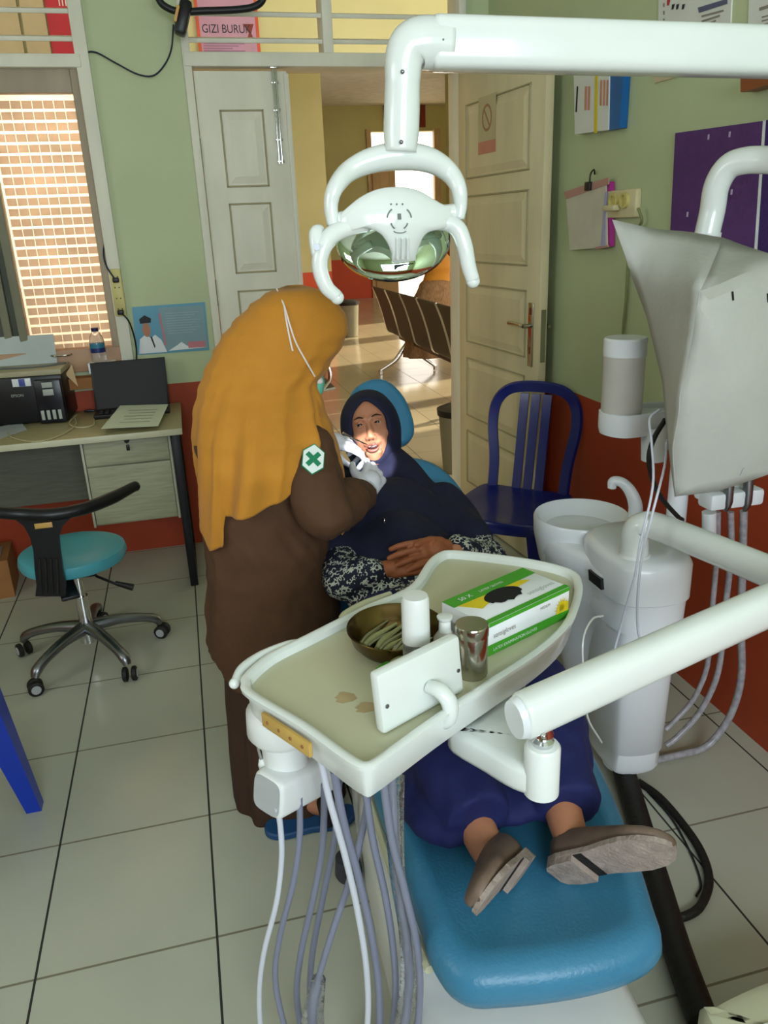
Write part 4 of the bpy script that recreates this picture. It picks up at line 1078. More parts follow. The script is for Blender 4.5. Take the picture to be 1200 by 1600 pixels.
# backrest: slab along inclined plane
bo = Vector((0.50, 1.93, 0.46)); bu = Vector((1, 0.06, 0)).normalized(); bv = Vector((0.08, 0.80, 0.62)).normalized(); bn = bu.cross(bv).normalized()
def BP(a, b_, l): return bo + bu * a + bv * b_ + bn * l
def pad_local(ol, th, rr, name, parent, m, P_):
    oo = ccw([Vector((p.x, p.y)) for p in catmull([(x, y, 0) for x, y in ol], 4, closed=True)])
    rs = []
    for ins_, l in ((rr * 1.5, 0), (rr * 0.4, 0.002), (0, rr * 0.6), (0, th - rr * 0.7), (rr * 0.3, th - rr * 0.2), (rr, th), (rr * 2.2, th - 0.003), (rr * 4, th - 0.006)):
        rs.append([P_(p.x, p.y, l) for p in inset(oo, ins_)])
    b = MB(); b.rings(rs); return b.build(name, m, parent, angle=180)
pad_local([(-0.22, -0.02), (-0.25, 0.12), (-0.275, 0.28), (-0.25, 0.43), (-0.16, 0.53), (0, 0.56), (0.16, 0.53), (0.25, 0.43), (0.285, 0.28), (0.26, 0.10), (0.22, -0.02), (0, -0.03)], 0.07, 0.028, 'backrest', dc, M['teal'], lambda a, b_, l: BP(a, b_, l - 0.035))
hc_ = at(594, 650, 2.50)
ho = hc_; hv = Vector((0.03, 0.55, 0.835)).normalized(); hu = Vector((0.99, 0.03, 0.10)).normalized(); hn = hu.cross(hv).normalized(); hv = hn.cross(hu)
pad_local([(-0.085, -0.10), (-0.10, 0.0), (-0.085, 0.085), (-0.02, 0.125), (0.05, 0.115), (0.095, 0.04), (0.10, -0.06), (0.07, -0.11), (0, -0.12)], 0.06, 0.024, 'headrest', dc, M['teal'], lambda a, b_, l: ho + hu * a + hv * b_ + hn * (l - 0.03))
b = MB(); b.cyl(ho - hn * 0.03, BP(0, 0.40, -0.06), 0.018); b.build('headrest_bar', M['chrome'], dc)
b = MB(); bb_ = catmull([(x, y, 0) for x, y in ((0.31, 1.85), (0.255, 1.3), (0.25, 0.85), (0.27, 0.72), (0.34, 0.66), (0.55, 0.66), (0.63, 0.72), (0.655, 0.85), (0.68, 1.3), (0.69, 1.85), (0.6, 1.95), (0.4, 1.95))], 4, closed=True)
solid_outline(b, [(p.x, p.y) for p in bb_], [(0.0, 0.0), (0.0, 0.13), (0.008, 0.165), (0.03, 0.185), (0.07, 0.19)]); b.build('base', M['white2'], dc, angle=60)
b = MB(); b.box((0.50, 1.65, 0.28), (0.26, 0.36, 0.2), bev=0.03); b.box((0.50, 1.8, 0.40), (0.34, 0.5, 0.05), bev=0.015); b.build('lift_column', M['white2'], dc)
# ------------------------------------------------------------------ delivery unit (tray table)
du = thing('instrument_unit', 'white dental instrument tray table in front of the patient', 'instrument table', (0.35, 1.1, 0.7))
Z0 = 0.83
tp_px = [(384, 1053), (380, 1066), (388, 1083), (470, 1132), (545, 1186), (575, 1195), (604, 1180), (690, 1118), (780, 1058), (845, 1015), (888, 975), (905, 935), (906, 908), (892, 890), (840, 876), (770, 866), (708, 860), (686, 864), (670, 878), (650, 908), (625, 925), (575, 945), (480, 992), (420, 1022)]
tw = [atz(px, py, Z0) for px, py in tp_px]
ot = catmull([(p.x, p.y, 0) for p in tw], 4, closed=True)
OT = ccw([Vector((p.x, p.y)) for p in ot])
b = MB(); solid_outline(b, OT, [(0.05, Z0 - 0.074), (0.020, Z0 - 0.072), (0.011, Z0 - 0.062), (0.006, Z0 - 0.012), (-0.003, Z0 - 0.008), (-0.004, Z0 - 0.001), (0.0, Z0 + 0.001), (0.006, Z0 + 0.001), (0.012, Z0 - 0.003), (0.014, Z0 - 0.022)])
b.build('tray_body', M['white'], du, angle=50)
b = MB(); solid_outline(b, OT, [(0.0135, Z0 - 0.021), (0.0135, Z0 - 0.015)])
tf = b.build('tray_mat', M['ivory'], du, angle=50)
ZF = Z0 - 0.015
def stain(mb, px, py, rx, ry_, n=16):
    c = atz(px, py, ZF + 0.0006); mb.prism([c + Vector((rx * math.cos(2 * PI * k / n) * (1 + 0.2 * math.sin(3 * k)), ry_ * math.sin(2 * PI * k / n) * (1 + 0.2 * math.cos(5 * k)), 0)) for k in range(n)], (0, 0, 0.0003))
for q in ((540, 1090, 0.016, 0.016), (575, 1105, 0.019, 0.014)):
    b = MB(); stain(b, *q); b.build('brown_stain', mat('stain', 'AD9A72', 0.4, var=0.1, scale=40), tf, smooth=False)
# lower shallow keel
b = MB(); solid_outline(b, OT, [(0.09, Z0 - 0.10), (0.06, Z0 - 0.095), (0.045, Z0 - 0.06)])
b.build('tray_underside', M['white2'], du)
# name strip with four screws on the left end wall
e0 = tw[2]; e1 = tw[4]
ed = Vector((e1.x - e0.x, e1.y - e0.y, 0)).normalized(); en = Vector((ed.y, -ed.x, 0)); en = en if en.y < 0 else -en
sA = e0 + ed * 0.045 + en * (-0.004); sA.z = Z0 - 0.046
st0 = at(416, 1112, 1.05)
b = MB(); LL = 0.11
ln = (e1 - e0).length
pA = Vector((e0.x, e0.y, Z0 - 0.030)) + ed * 0.035; pB = pA + ed * 0.118
b.hexa([pA + Vector((0, 0, -0.013)) - en * 0.004, pB + Vector((0, 0, -0.013)) - en * 0.004, pB + Vector((0, 0, -0.013)) + en * 0.003, pA + Vector((0, 0, -0.013)) + en * 0.003,
        pA + Vector((0, 0, 0.011)) - en * 0.004, pB + Vector((0, 0, 0.011)) - en * 0.004, pB + Vector((0, 0, 0.011)) + en * 0.003, pA + Vector((0, 0, 0.011)) + en * 0.003], 0.001)
bdg = b.build('badge_strip', M['tan'], du)
for k in range(4):
    b = MB(); c = pA + ed * (0.016 + 0.029 * k) + en * 0.003; b.cyl(c, c + en * 0.0015, 0.003, seg=10); b.build('screw_hole', M['card'], bdg)
# handle horn at left corner
b = MB(); hz = Z0 - 0.01
b.tube([atz(367, 1067, hz - 0.004), atz(380, 1045, hz), atz(410, 1025, hz), atz(452, 1008, hz), atz(480, 1003, hz - 0.01)], [0.008, 0.010, 0.010, 0.009, 0.006]); b.ell(atz(366, 1068, hz - 0.004), 0.009)
b.build('grab_handle', M['white'], du)
b = MB(); b.tube([atz(532, 975, hz), atz(540, 962, hz), atz(570, 945, hz), atz(610, 928, hz)], [0.006, 0.010, 0.010, 0.006]); b.build('grab_handle', M['ivory'], du)
# upright control panel plate on the front edge
P0 = Vector(atz(600, 1150, Z0 - 0.014)); P1 = Vector(atz(726, 1080, Z0 - 0.014))
pd = (P1 - P0).normalized(); pn = Vector((pd.y, -pd.x, 0))
T0 = at(592, 1060, P0.y + 0.008); T1 = at(722, 990, P1.y + 0.008)
up_ = Vector((0, 0, (T0.z + T1.z - P0.z - P1.z) / 2)) + pn * -0.01
b = MB(); th = -pn * 0.02
b.hexa([P0, P1, P1 + th, P0 + th, P0 + up_, P1 + up_, P1 + up_ + th, P0 + up_ + th], 0.006)
cp = b.build('control_panel', M['white'], du)
for (s_, tt) in ((0.94, 0.42), (0.07, 0.45)):
    b = MB(); c = P0 + (P1 - P0) * s_ + up_ * tt; b.cyl(c - pn * 0.002, c + pn * 0.0015, 0.0035, seg=10); b.build('screw', M['castalu'], cp)
# arc bracket in front
g0 = P0 + (P1 - P0) * 0.56 + up_ * 0.42
cg = [g0, g0 + pn * 0.022 + pd * 0.006 + Vector((0, 0, -0.002)), g0 + pn * 0.034 + pd * 0.012 + Vector((0, 0, -0.022)), g0 + pn * 0.030 + pd * 0.012 + Vector((0, 0, -0.05)), g0 + pn * 0.014 + pd * 0.004 + Vector((0, 0, -0.062))]
b = MB(); b.tube(cg, [0.010, 0.012, 0.0125, 0.012, 0.010], sx=1.2); b.build('arc_handle', M['white'], du)
# bracket with post and chrome joint, under the tray towards the front arm
zb_ = 0.745
bp = [(742, 1152), (700, 1168), (755, 1205), (800, 1232), (838, 1243), (862, 1238), (870, 1222), (869, 1205), (850, 1160), (820, 1125), (815, 1090)]
ob = catmull([(p.x, p.y, 0) for p in [atz(px, py + 4, zb_ - 0.045) for px, py in bp]], 4, closed=True)
b = MB(); solid_outline(b, [(p.x, p.y) for p in ob], [(0.012, zb_ - 0.046), (0.002, zb_ - 0.042), (0.0, zb_ - 0.035), (0.0, zb_ - 0.008), (0.006, zb_ - 0.0), (0.02, zb_)])
b.build('swing_bracket', M['white'], du, angle=55)
pc_ = atz(846, 1215, zb_ - 0.02)
ptop = at(846, 1163, pc_.y)
MB().lathe([(0.027, zb_ - 0.045), (0.027, ptop.z - 0.004), (0.024, ptop.z), (0.018, ptop.z + 0.001)], (pc_.x, pc_.y, 0)).build('post', M['white'], du)
MB().lathe([(0.016, ptop.z), (0.017, ptop.z + 0.008), (0.012, ptop.z + 0.012), (0.016, ptop.z + 0.018), (0.012, ptop.z + 0.03)], (pc_.x, pc_.y, 0)).build('joint', M['chrome'], du)
# front arm (rounded rectangular beam) from the joint to the elbow off to the right
A0 = Vector((pc_.x - 0.035, pc_.y + 0.02, ptop.z + 0.062)); A1 = Vector((1.01, 1.125, 0.935))
A0 = at(812, 1121, pc_.y + 0.0); A1 = at(1262, 918, 1.02)
def beam(mb, a, b_, w_, h_, ex=3.0, n=28, ends=True):
    d = (b_ - a).normalized(); s = d.cross(Vector((0, 0, 1))).normalized(); u_ = s.cross(d)
    def ring(p, k):
        r = []
        for i in range(n):
            t_ = 2 * PI * i / n; c, s_ = math.cos(t_), math.sin(t_)
            r.append(p + s * (w_ / 2 * k * math.copysign(abs(c) ** (2 / ex), c)) + u_ * (h_ / 2 * k * math.copysign(abs(s_) ** (2 / ex), s_)))
        return r
    L = (b_ - a).length
    rs = [ring(a, 0.86), ring(a + d * 0.004, 0.97), ring(a + d * 0.010, 1.0), ring(a + (b_ - a) * 0.5, 1.0), ring(b_ - d * 0.01, 1.0), ring(b_, 0.9)]
    return mb.rings(rs)
b = MB(); beam(b, A0, A1, 0.056, 0.072, 2.6); fa = b.build('balance_arm', M['white'], du, angle=60)
dA = (A1 - A0).normalized()
b = MB(); sN = dA.cross(Vector((0, 0, 1))).normalized(); uN = sN.cross(dA)
c0_ = A0 - dA * 0.006
b.rings([[c0_ - dA * 0.004 + sN * (0.024 * math.cos(t_)) + uN * (0.031 * math.sin(t_)) for t_ in [2 * PI * k / 28 for k in range(28)]], [c0_ + dA * 0.006 + sN * (0.027 * math.cos(t_)) + uN * (0.035 * math.sin(t_)) for t_ in [2 * PI * k / 28 for k in range(28)]]])
b.build('end_cap', M['whitec'], fa)
scp = A0 + dA * 0.02 - uN * 0.024 + sN * 0.0285
if scp.y > A0.y: scp = A0 + dA * 0.02 - uN * 0.024 - sN * 0.0285
MB().ell(scp, 0.004, seg=12).build('cap_screw', M['chrome'], fa)
# second arm and its root elbow on the spittoon column
E0 = at(991, 868, 1.60)
AZ = at(992, 825, 1.60).z
B1 = Vector((A1.x + 0.06, A1.y + 0.03, 0.80))
B1 = at(1262, 918, 1.16)
b = MB(); b.tube([E0 + Vector((0, 0, -0.03)), E0 + Vector((0, 0, 0.02)), Vector((E0.x, E0.y, AZ - 0.012)), Vector((E0.x + 0.012, E0.y - 0.012, AZ + 0.008)), Vector((E0.x + 0.04, E0.y - 0.06, AZ + 0.012)), B1], [0.034, 0.034, 0.034, 0.034, 0.034, 0.034], seg=24)
ar = b.build('extension_arm', M['white'], du, angle=180)
MB().lathe([(0.037, -0.012), (0.039, -0.006), (0.039, 0.004), (0.036, 0.008)], E0).build('collar', M['white2'], ar)
b = MB(); b.cyl(Vector((B1.x, B1.y, B1.z - 0.05)), Vector((B1.x, B1.y, B1.z + 0.05)), 0.05); b.tube([B1, A1], 0.034, smooth=0); b.build('elbow_joint', M['white'], du)
# left: instrument holder hanging below
n0 = at(440, 1120, 1.13); n1 = at(440, 1205, 1.13)
rC = 0.040
b = MB(); cN = Vector((n0.x, 1.13, 0))
b.lathe([(0.052, Z0 - 0.112), (0.060, Z0 - 0.100), (0.058, Z0 - 0.06), (0.05, Z0 - 0.05)], cN)
b.lathe([(rC * 0.93, n1.z - 0.02), (rC, Z0 - 0.08), (rC, Z0 - 0.05)], cN)
b.build('holder_neck', M['white2'], du)
hA = at(416, 1247, 1.04); hB = at(520, 1196, 1.20)
hA = at(417, 1243, 1.08); hB = at(520, 1190, 1.17)
b = MB(); beam(b, hA, hB, 0.072, 0.072, 4.5); hb_ = b.build('instrument_holder', M['white2'], du, angle=50)
dH = (hB - hA).normalized(); sH = dH.cross(Vector((0, 0, 1))).normalized(); uH = sH.cross(dH)
b = MB(); b.rings([[hA - dH * o_2 + sH * (0.031 * math.copysign(abs(math.cos(t_)) ** 0.45, math.cos(t_))) + uH * (0.031 * math.copysign(abs(math.sin(t_)) ** 0.45, math.sin(t_))) for t_ in [2 * PI * k / 28 for k in range(28)]] for o_2 in (0.0015, -0.004)])
b.build('holder_end', M['greyp'], hb_)
b = MB(); s0_ = at(417, 1218, 1.13); s1_ = at(404, 1172, 1.13)
b.tube([s0_, s0_ + (s1_ - s0_) * 0.55, s0_ + (s1_ - s0_) * 0.7], [0.0085, 0.0075, 0.004], smooth=0); sy = b.build('water_syringe', M['white'], du)
MB().tube([s0_ + (s1_ - s0_) * 0.68, s1_, at(398, 1152, 1.13)], [0.003, 0.0022, 0.0012], seg=8).build('syringe_tip', M['chrome'], sy)
# hoses
HY = 0.98
hoses = [
    ([(433, 1262), (438, 1290), (440, 1340), (432, 1410), (412, 1490), (405, 1560), (412, 1640), (440, 1720)], 0.0055, 'hosew', 1.06),
    ([(468, 1245), (468, 1310), (458, 1380), (438, 1460), (430, 1530), (447, 1610), (475, 1700)], 0.0062, 'hose', 1.08),
    ([(507, 1225), (504, 1320), (490, 1400), (470, 1490), (464, 1560), (478, 1640), (500, 1710)], 0.0068, 'hose', 1.10),
    ([(530, 1220), (523, 1310), (505, 1400), (488, 1490), (484, 1560), (490, 1640), (515, 1720)], 0.0068, 'hose', 1.12),
    ([(500, 1180), (515, 1250), (540, 1340), (560, 1430), (573, 1520), (574, 1600), (560, 1700)], 0.0062, 'hosew', 0.98),
    ([(522, 1205), (536, 1280), (560, 1370), (580, 1460), (592, 1550), (590, 1640), (570, 1720)], 0.0075, 'hose', 1.0),
    ([(578, 1225), (568, 1290), (548, 1370), (518, 1460), (495, 1540), (488, 1600), (500, 1680)], 0.0068, 'hose', 1.04),
    ([(570, 1225), (582, 1310), (602, 1400), (614, 1480), (618, 1550), (608, 1640), (590, 1710)], 0.0068, 'hose', 0.99),
    ([(598, 1215), (612, 1310), (632, 1390), (650, 1470), (656, 1550), (645, 1640), (610, 1720)], 0.0072, 'hose', 0.95),
    ([(612, 1205), (616, 1290), (622, 1370), (634, 1450), (640, 1530), (628, 1620), (600, 1700)], 0.0068, 'hose', 0.97),
]
for pts, r, m_, Y in hoses:
    P = [at(px, py, Y) for px, py in pts]
    P = [Vector((p.x, p.y, max(p.z, 0.012))) for p in P]
    MB().tube(P, r * 0.9, seg=12).build('instrument_hose', M[m_], du)
b = MB(); P = [at(px, py, 0.965) for px, py in ((617, 1215), (617, 1290), (622, 1370), (636, 1450), (641, 1530), (630, 1620))]
P = [Vector((p.x, p.y, max(p.z, 0.014))) for p in P]
b.tube(P, [0.016, 0.015, 0.013, 0.015, 0.018, 0.02], seg=10); b.build('plastic_sleeve', M['film'], du)
b = MB(); P = [at(px, py, 1.03) for px, py in ((498, 1530), (488, 1600), (492, 1660))]
P = [Vector((p.x, p.y, max(p.z, 0.014))) for p in P]
b.tube(P, [0.013, 0.022, 0.02], seg=10); b.build('plastic_sleeve', M['film'], du)
# small foot pedal post seen behind the hoses
t = thing('foot_pedal', 'dark grey pedal post standing on the tiles behind the hoses', 'pedal', atz(545, 1365, 0))
pf = atz(545, 1368, 0.0)
b = MB(); b.lathe([(0.030, 0.0), (0.034, 0.01), (0.030, 0.06), (0.0, 0.062)], pf); b.build('pedal_foot', mat('grey_rubber', '3A3A44', 0.5), t)
MB().tube([pf + Vector((0, 0, 0.05)), pf + Vector((-0.01, 0.06, 0.2)), pf + Vector((-0.01, 0.1, 0.33))], 0.012).build('pedal_bar', M['blackm'], t)

# ---- things on the tray
# glove box
ZT = ZF + 0.001
g00 = atz(762, 1026, ZT); gdx = (atz(882, 966, ZT) - g00); gl = 0.215; gd = gdx.normalized(); gn = Vector((-gd.y, gd.x, 0)); gw = 0.115; gh = 0.062
gt = thing('glove_box', 'green and white box of latex gloves on the tray', 'glove box', g00 + gd * gl / 2 + gn * gw / 2)
b = MB(); b.hexa([g00, g00 + gd * gl, g00 + gd * gl + gn * gw, g00 + gn * gw] + [p + Vector((0, 0, gh)) for p in (g00, g00 + gd * gl, g00 + gd * gl + gn * gw, g00 + gn * gw)], 0.001)
b.build('carton', M['boxw'], gt)
sf = Sheet(g00, gd * gl, (0, 0, gh)); 
if sf.N.dot(-gn) < 0: sf.N = -gn
stp = Sheet(g00 + Vector((0, 0, gh)), gd * gl, gn * gw)
b = MB(); sf.poly(b, [(0, 0), (1, 0), (1, 0.26), (0.75, 0.28), (0, 0.33)]); sf.rect(b, 0, 0.88, 1, 1); b.build('green_band', M['green'], gt, smooth=False)
b = MB(); stp.poly(b, [(0, 0), (1, 0), (1, 0.10), (0, 0.10)]); stp.poly(b, [(0, 1), (0, 0.72), (0.5, 0.70), (1, 0.72), (1, 1)]); b.build('green_band', M['green'], gt, smooth=False)
b = MB()
c_s = [(0.93, 0.28)]
for k in range(9):
    a = PI * (0.15 + 0.1 * k); c, s_ = math.cos(a), math.sin(a)
    sf.poly(b, [(0.90 + 0.025 * s_, 0.35 - 0.03 * c), (0.90 + 0.10 * c, 0.35 + 0.42 * s_), (0.90 - 0.025 * s_, 0.35 + 0.03 * c)], 0.001)
sf.poly(b, [(0.83, 0.27), (0.99, 0.25), (0.99, 0.55), (0.9, 0.62), (0.84, 0.5)], 0.0008)
b.build('yellow_hand', M['yellow'], gt, smooth=False); b = MB(); stp.poly(b, [(0.04, 0.715), (0.16, 0.40), (0.32, 0.50), (0.45, 0.70)], 0.0008); b.build('yellow_splash', M['yellow'], gt, smooth=False); b = MB(); stp.poly(b, [(0.60, 0.70), (0.78, 0.70), (0.86, 0.60), (0.66, 0.55)], 0.0008)
b.build('yellow_splash', M['yellow'], gt, smooth=False)
b = MB()
oval = [(0.47 + 0.20 * math.cos(2 * PI * k / 28), 0.52 + 0.21 * math.sin(2 * PI * k / 28) + (0.03 * math.sin(k * 2.3) if math.sin(2 * PI * k / 28) < 0 else 0)) for k in range(28)]
stp.poly(b, oval, 0.0012); b.build('opening', M['holdy'], gt, smooth=False)
sf.text('lettering', 'sensigloves', 0.06, 0.50, 0.014, M['inkg'], gt, 0.9)
sf.text('lettering', 'LATEX EXAMINATION GLOVES', 0.06, 0.10, 0.0085, M['boxw'], gt, 0.95)
sf.text('lettering', 'MEDIUM', 0.62, 0.68, 0.008, M['inkg'], gt, 0.9)
text('lettering', '50 X', stp.P(0.12, 0.80), stp.U, stp.V, 0.016, M['boxw'], gt, 1.0, 0.0015)
text('lettering', 'LATEX GLOVES', stp.P(0.36, 0.82), stp.U, stp.V, 0.009, M['boxw'], gt, 1.0, 0.0015)
text('lettering', 'sensigloves', stp.P(0.62, 0.22), stp.U, stp.V, 0.016, M['boxg'], gt, 1.0, 0.0015)
# steel canister
cc = atz(737, 1052, ZT); cr = 0.030; ct = at(733, 975, cc.y).z
cr = (at(760, 1010, cc.y).x - at(712, 1010, cc.y).x) / 2
t = thing('steel_canister', 'shiny steel canister with lid beside the glove box', 'canister', cc)
chh = ct - ZT
MB().lathe([(cr * 0.93, 0), (cr, 0.004), (cr, chh * 0.82), (cr * 0.98, chh * 0.83)], cc, seg=40).build('canister_body', M['steel'], t)
MB().lathe([(cr * 1.05, chh * 0.80), (cr * 1.06, chh * 0.96), (cr * 1.0, chh), (cr * 0.5, chh * 1.0), (0.001, chh)], cc, seg=40).build('lid', M['steel'], t)
# steel kidney/round bowl with gauze
bc = atz(618, 1010, ZT); br = 0.085
bl_ = atz(543, 990, ZT + 0.03); brr = atz(690, 975, ZT + 0.03); br = (brr - bl_).length / 2; bc = (bl_ + brr) / 2; bc.z = ZT; bc.y -= 0.005
t = thing('steel_bowl', 'round steel bowl of instruments and gauze on the tray', 'bowl', bc)
MB().lathe([(br * 0.78, 0.0), (br * 0.92, 0.014), (br * 0.99, 0.036), (br * 1.03, 0.038), (br * 1.02, 0.040), (br * 0.95, 0.036), (br * 0.86, 0.014), (br * 0.74, 0.003), (0.001, 0.003)], bc, seg=48, cap=False).build('bowl', M['metalb'], t)
for k in range(9):
    o_ = MB(); a = 0.55 + 0.12 * (k % 3); d = Vector((math.cos(a), math.sin(a), 0)); n_ = Vector((-d.y, d.x, 0)); c = bc + n_ * (-0.045 + 0.011 * k) + Vector((0, 0, 0.010 + 0.003 * (k % 3)))
    o_.tube([c - d * 0.05, c - d * 0.02 + n_ * 0.004, c + d * 0.045], [0.0045, 0.006, 0.003], seg=8)
    oo_ = o_.build('gauze_strip' if k % 2 else 'hand_instrument', M['gauze'] if k % 2 else M['steel'])
    tag(oo_, 'rolled gauze strips lying inside the steel bowl' if k % 2 else 'slim steel instruments lying inside the steel bowl', 'gauze' if k % 2 else 'instrument', 'gauze strips in the steel bowl' if k % 2 else 'steel instruments in the bowl')
# clear bottle with white cap
b0 = atz(652, 1058, ZT); bb1 = at(650, 932, b0.y); bm_ = at(650, 998, b0.y)
r_ = (at(671, 980, b0.y).x - at(629, 980, b0.y).x) / 2
t = thing('clear_bottle', 'clear bottle with a tall white cap standing by the steel bowl', 'bottle', b0)
MB().lathe([(r_ * 0.85, 0), (r_, 0.006), (r_, bm_.z - ZT - 0.006), (r_ * 0.7, bm_.z - ZT)], b0).build('bottle_body', M['bottlec'], t)
MB().lathe([(r_ * 1.0, bm_.z - ZT - 0.003), (r_ * 1.02, bm_.z - ZT), (r_ * 1.0, bb1.z - ZT - 0.004), (r_ * 0.9, bb1.z - ZT + 0.002), (0.001, bb1.z - ZT + 0.003)], b0).build('cap', M['white2'], t)
b0 = atz(696, 1050, ZT); bb1 = at(695, 962, b0.y)
t = thing('pump_bottle', 'small white bottle with nozzle between the clear bottle and the canister', 'bottle', b0)
hh = bb1.z - ZT
MB().lathe([(0.017, 0), (0.019, 0.005), (0.019, hh * 0.62), (0.012, hh * 0.72), (0.0105, hh * 0.74)], b0).build('bottle_body', M['water'], t)
MB().lathe([(0.0105, hh * 0.70), (0.0095, hh * 0.92), (0.012, hh * 0.95), (0.013, hh * 0.99), (0.008, hh), (0.001, hh)], b0).build('nozzle', M['white2'], t)
p = atz(594, 1066, ZT); t2 = MB().box(p + Vector((0.012, 0.01, 0.012)), (0.03, 0.02, 0.022), Matrix.Rotation(0.6, 3, 'Z'), bev=0.003).build('gauze_pack', M['green'])
tag(t2, 'little green pack peeking out behind the control panel', 'pack')
p = atz(625, 1050, ZT); t2 = MB().ell(p + Vector((0.0, 0.0, 0.014)), (0.028, 0.016, 0.013), Matrix.Rotation(0.5, 3, 'Z')).build('cotton_wad', M['gauze'])
tag(t2, 'crumpled gauze wad behind the control panel plate', 'gauze')

# ------------------------------------------------------------------ spittoon unit
su = thing('spittoon_unit', 'white spittoon unit with basin beside the dental chair', 'spittoon', (1.07, 1.7, 0))
def plan(pts): return ccw([Vector((p.x, p.y)) for p in catmull([(x, y, 0) for x, y in pts], 4, closed=True)])
zt_ = 0.72
base_out = plan([(0.965, 1.60), (0.985, 1.545), (1.06, 1.52), (1.13, 1.53), (1.165, 1.58), (1.195, 1.72), (1.19, 1.80), (1.12, 1.835), (1.04, 1.825), (0.985, 1.78), (0.965, 1.70)])
def zbody(x, y, z): return z
b = MB(); solid_outline(b, base_out, [(0.035, 0.075), (0.03, 0.09), (0.030, 0.14), (0.026, 0.145), (0.020, 0.40), (0.016, 0.52), (0.006, 0.525), (0.003, 0.605), (-0.004, 0.61), (-0.004, 0.70), (0.004, 0.714), (0.018, 0.72), (0.05, 0.72)])
b.build('body', M['whitec'], su, angle=50)
hs_out = plan([(0.966, 1.62), (0.958, 1.72), (0.935, 1.82), (0.925, 1.92), (0.955, 2.01), (1.04, 2.05), (1.13, 2.0), (1.175, 1.87), (1.18, 1.7), (1.14, 1.6), (1.05, 1.57)])
b = MB(); solid_outline(b, hs_out, [(0.075, 0.12), (0.05, 0.30), (0.02, 0.50), (0.003, 0.61), (0.0, 0.615), (-0.002, 0.655), (0.006, 0.668), (0.02, 0.672)])
b.build('side_housing', M['whitec'], su, angle=50)
BC = at(908, 806, 1.93); BR = 0.135
cb = Vector((BC.x, 1.93, 0)); bz = BC.z + 0.005
b = MB(); b.lathe([(0.05, bz - 0.26), (0.085, bz - 0.21), (0.118, bz - 0.13), (BR * 0.985, bz - 0.06), (BR * 0.99, bz - 0.055), (BR, bz - 0.05), (BR * 1.01, bz - 0.004), (BR * 0.98, bz + 0.002), (BR * 0.92, bz - 0.004), (BR * 0.84, bz - 0.03), (BR * 0.55, bz - 0.055), (0.03, bz - 0.07), (0.001, bz - 0.07)], cb, seg=48, cap=False)
b.build('basin', M['whitec'], su, angle=55)
# saddle joining basin to column
b = MB(); beam(b, Vector((cb.x + 0.06, cb.y - 0.03, bz - 0.13)), Vector((1.09, 1.62, bz - 0.15)), 0.17, 0.17, 3.0); b.build('bridge', M['whitec'], su)
b = MB(); p_ = at(929, 905, 1.62); b.prism([atx(919, 890, 0.950), atx(938, 905, 0.950), atx(939, 922, 0.950), atx(920, 906, 0.950)], (0.016, 0, 0)); b.build('dark_window', M['black'], su, smooth=False)
b = MB(); f0 = at(992, 800, 1.86); b.tube([Vector((f0.x, 1.86, 0.70)), at(993, 790, 1.86), at(985, 768, 1.87), at(972, 754, 1.88), at(958, 752, 1.89), at(956, 762, 1.892)], [0.021, 0.020, 0.017, 0.0145, 0.0135, 0.0125], seg=16)
b.build('faucet', M['whitec'], su)
b = MB(); c = atz(965, 1190, 0.06); b.lathe([(0.045, 0.02), (0.062, 0.03), (0.062, 0.07), (0.055, 0.082)], (c.x + 0.04, c.y + 0.03, 0)); b.build('foot', M['white'], su)
# pole with bend carrying the operating lamp
pl = at(1057, 800, 1.72)
lp = thing('operating_lamp', 'white dental operating lamp on a curved post with round reflector', 'dental lamp', (pl.x, 1.72, 0.72))
top = at(1110, 372, 1.72)
bend = [Vector((pl.x, 1.72, top.z + 0.0)), at(1113, 330, 1.72), at(1120, 290, 1.71), at(1138, 261, 1.69), at(1165, 251, 1.66), at(1200, 250, 1.62), at(1270, 250, 1.52)]
bend[0] = Vector((pl.x + 0.01, 1.72, top.z))
b = MB(); b.cyl((pl.x, 1.72, 0.70), (pl.x, 1.72, 1.30), 0.026, seg=28); b.build('post', M['whitec'], lp)
b = MB(); b.tube([Vector((pl.x, 1.72, 1.28)), Vector((pl.x + 0.005, 1.72, 1.40))] + bend, 0.029, seg=24); b.build('curved_post', M['white'], lp)
b = MB(); b.lathe([(0.032, -0.012), (0.033, 0.012)], Vector((pl.x + 0.01, 1.72, top.z)), cap=True); b.build('post_ring', M['white2'], lp)
j0 = bend[-1]; j1 = at(1330, 85, 1.36)
b = MB(); b.tube([j0, j0 + Vector((0.03, -0.06, 0.02)), Vector((j1.x, j1.y, j1.z - 0.1)), j1], 0.03, seg=18); b.cyl(j1 - Vector((0, 0, 0.05)), j1 + Vector((0, 0, 0.04)), 0.045); b.build('riser', M['white'], lp)
LY = 1.40
e0_ = at(672, 68, LY)
b = MB(); beam(b, e0_, j1, 0.07, 0.080, 4.0); b.build('lamp_arm', M['white'], lp, angle=50)
b = MB(); MBv = [at(700, 70, LY), at(660, 67, LY), at(640, 75, LY), at(631, 95, LY), at(629, 130, LY), at(628, 170, LY), at(627, 205, LY), at(626, 237, LY)]
b.tube(MBv, [0.040, 0.039, 0.036, 0.031, 0.029, 0.030, 0.030, 0.027], seg=28); b.build('drop_tube', M['white'], lp, angle=180)
for q in ((629, 112), (627, 222)):
    MB().ell(at(q[0], q[1], LY - 0.0305), 0.0035, seg=10).build('screw', M['castalu'], lp)
MB().ell(at(692, 62, LY - 0.037), 0.003, seg=10).build('screw', M['castalu'], lp)
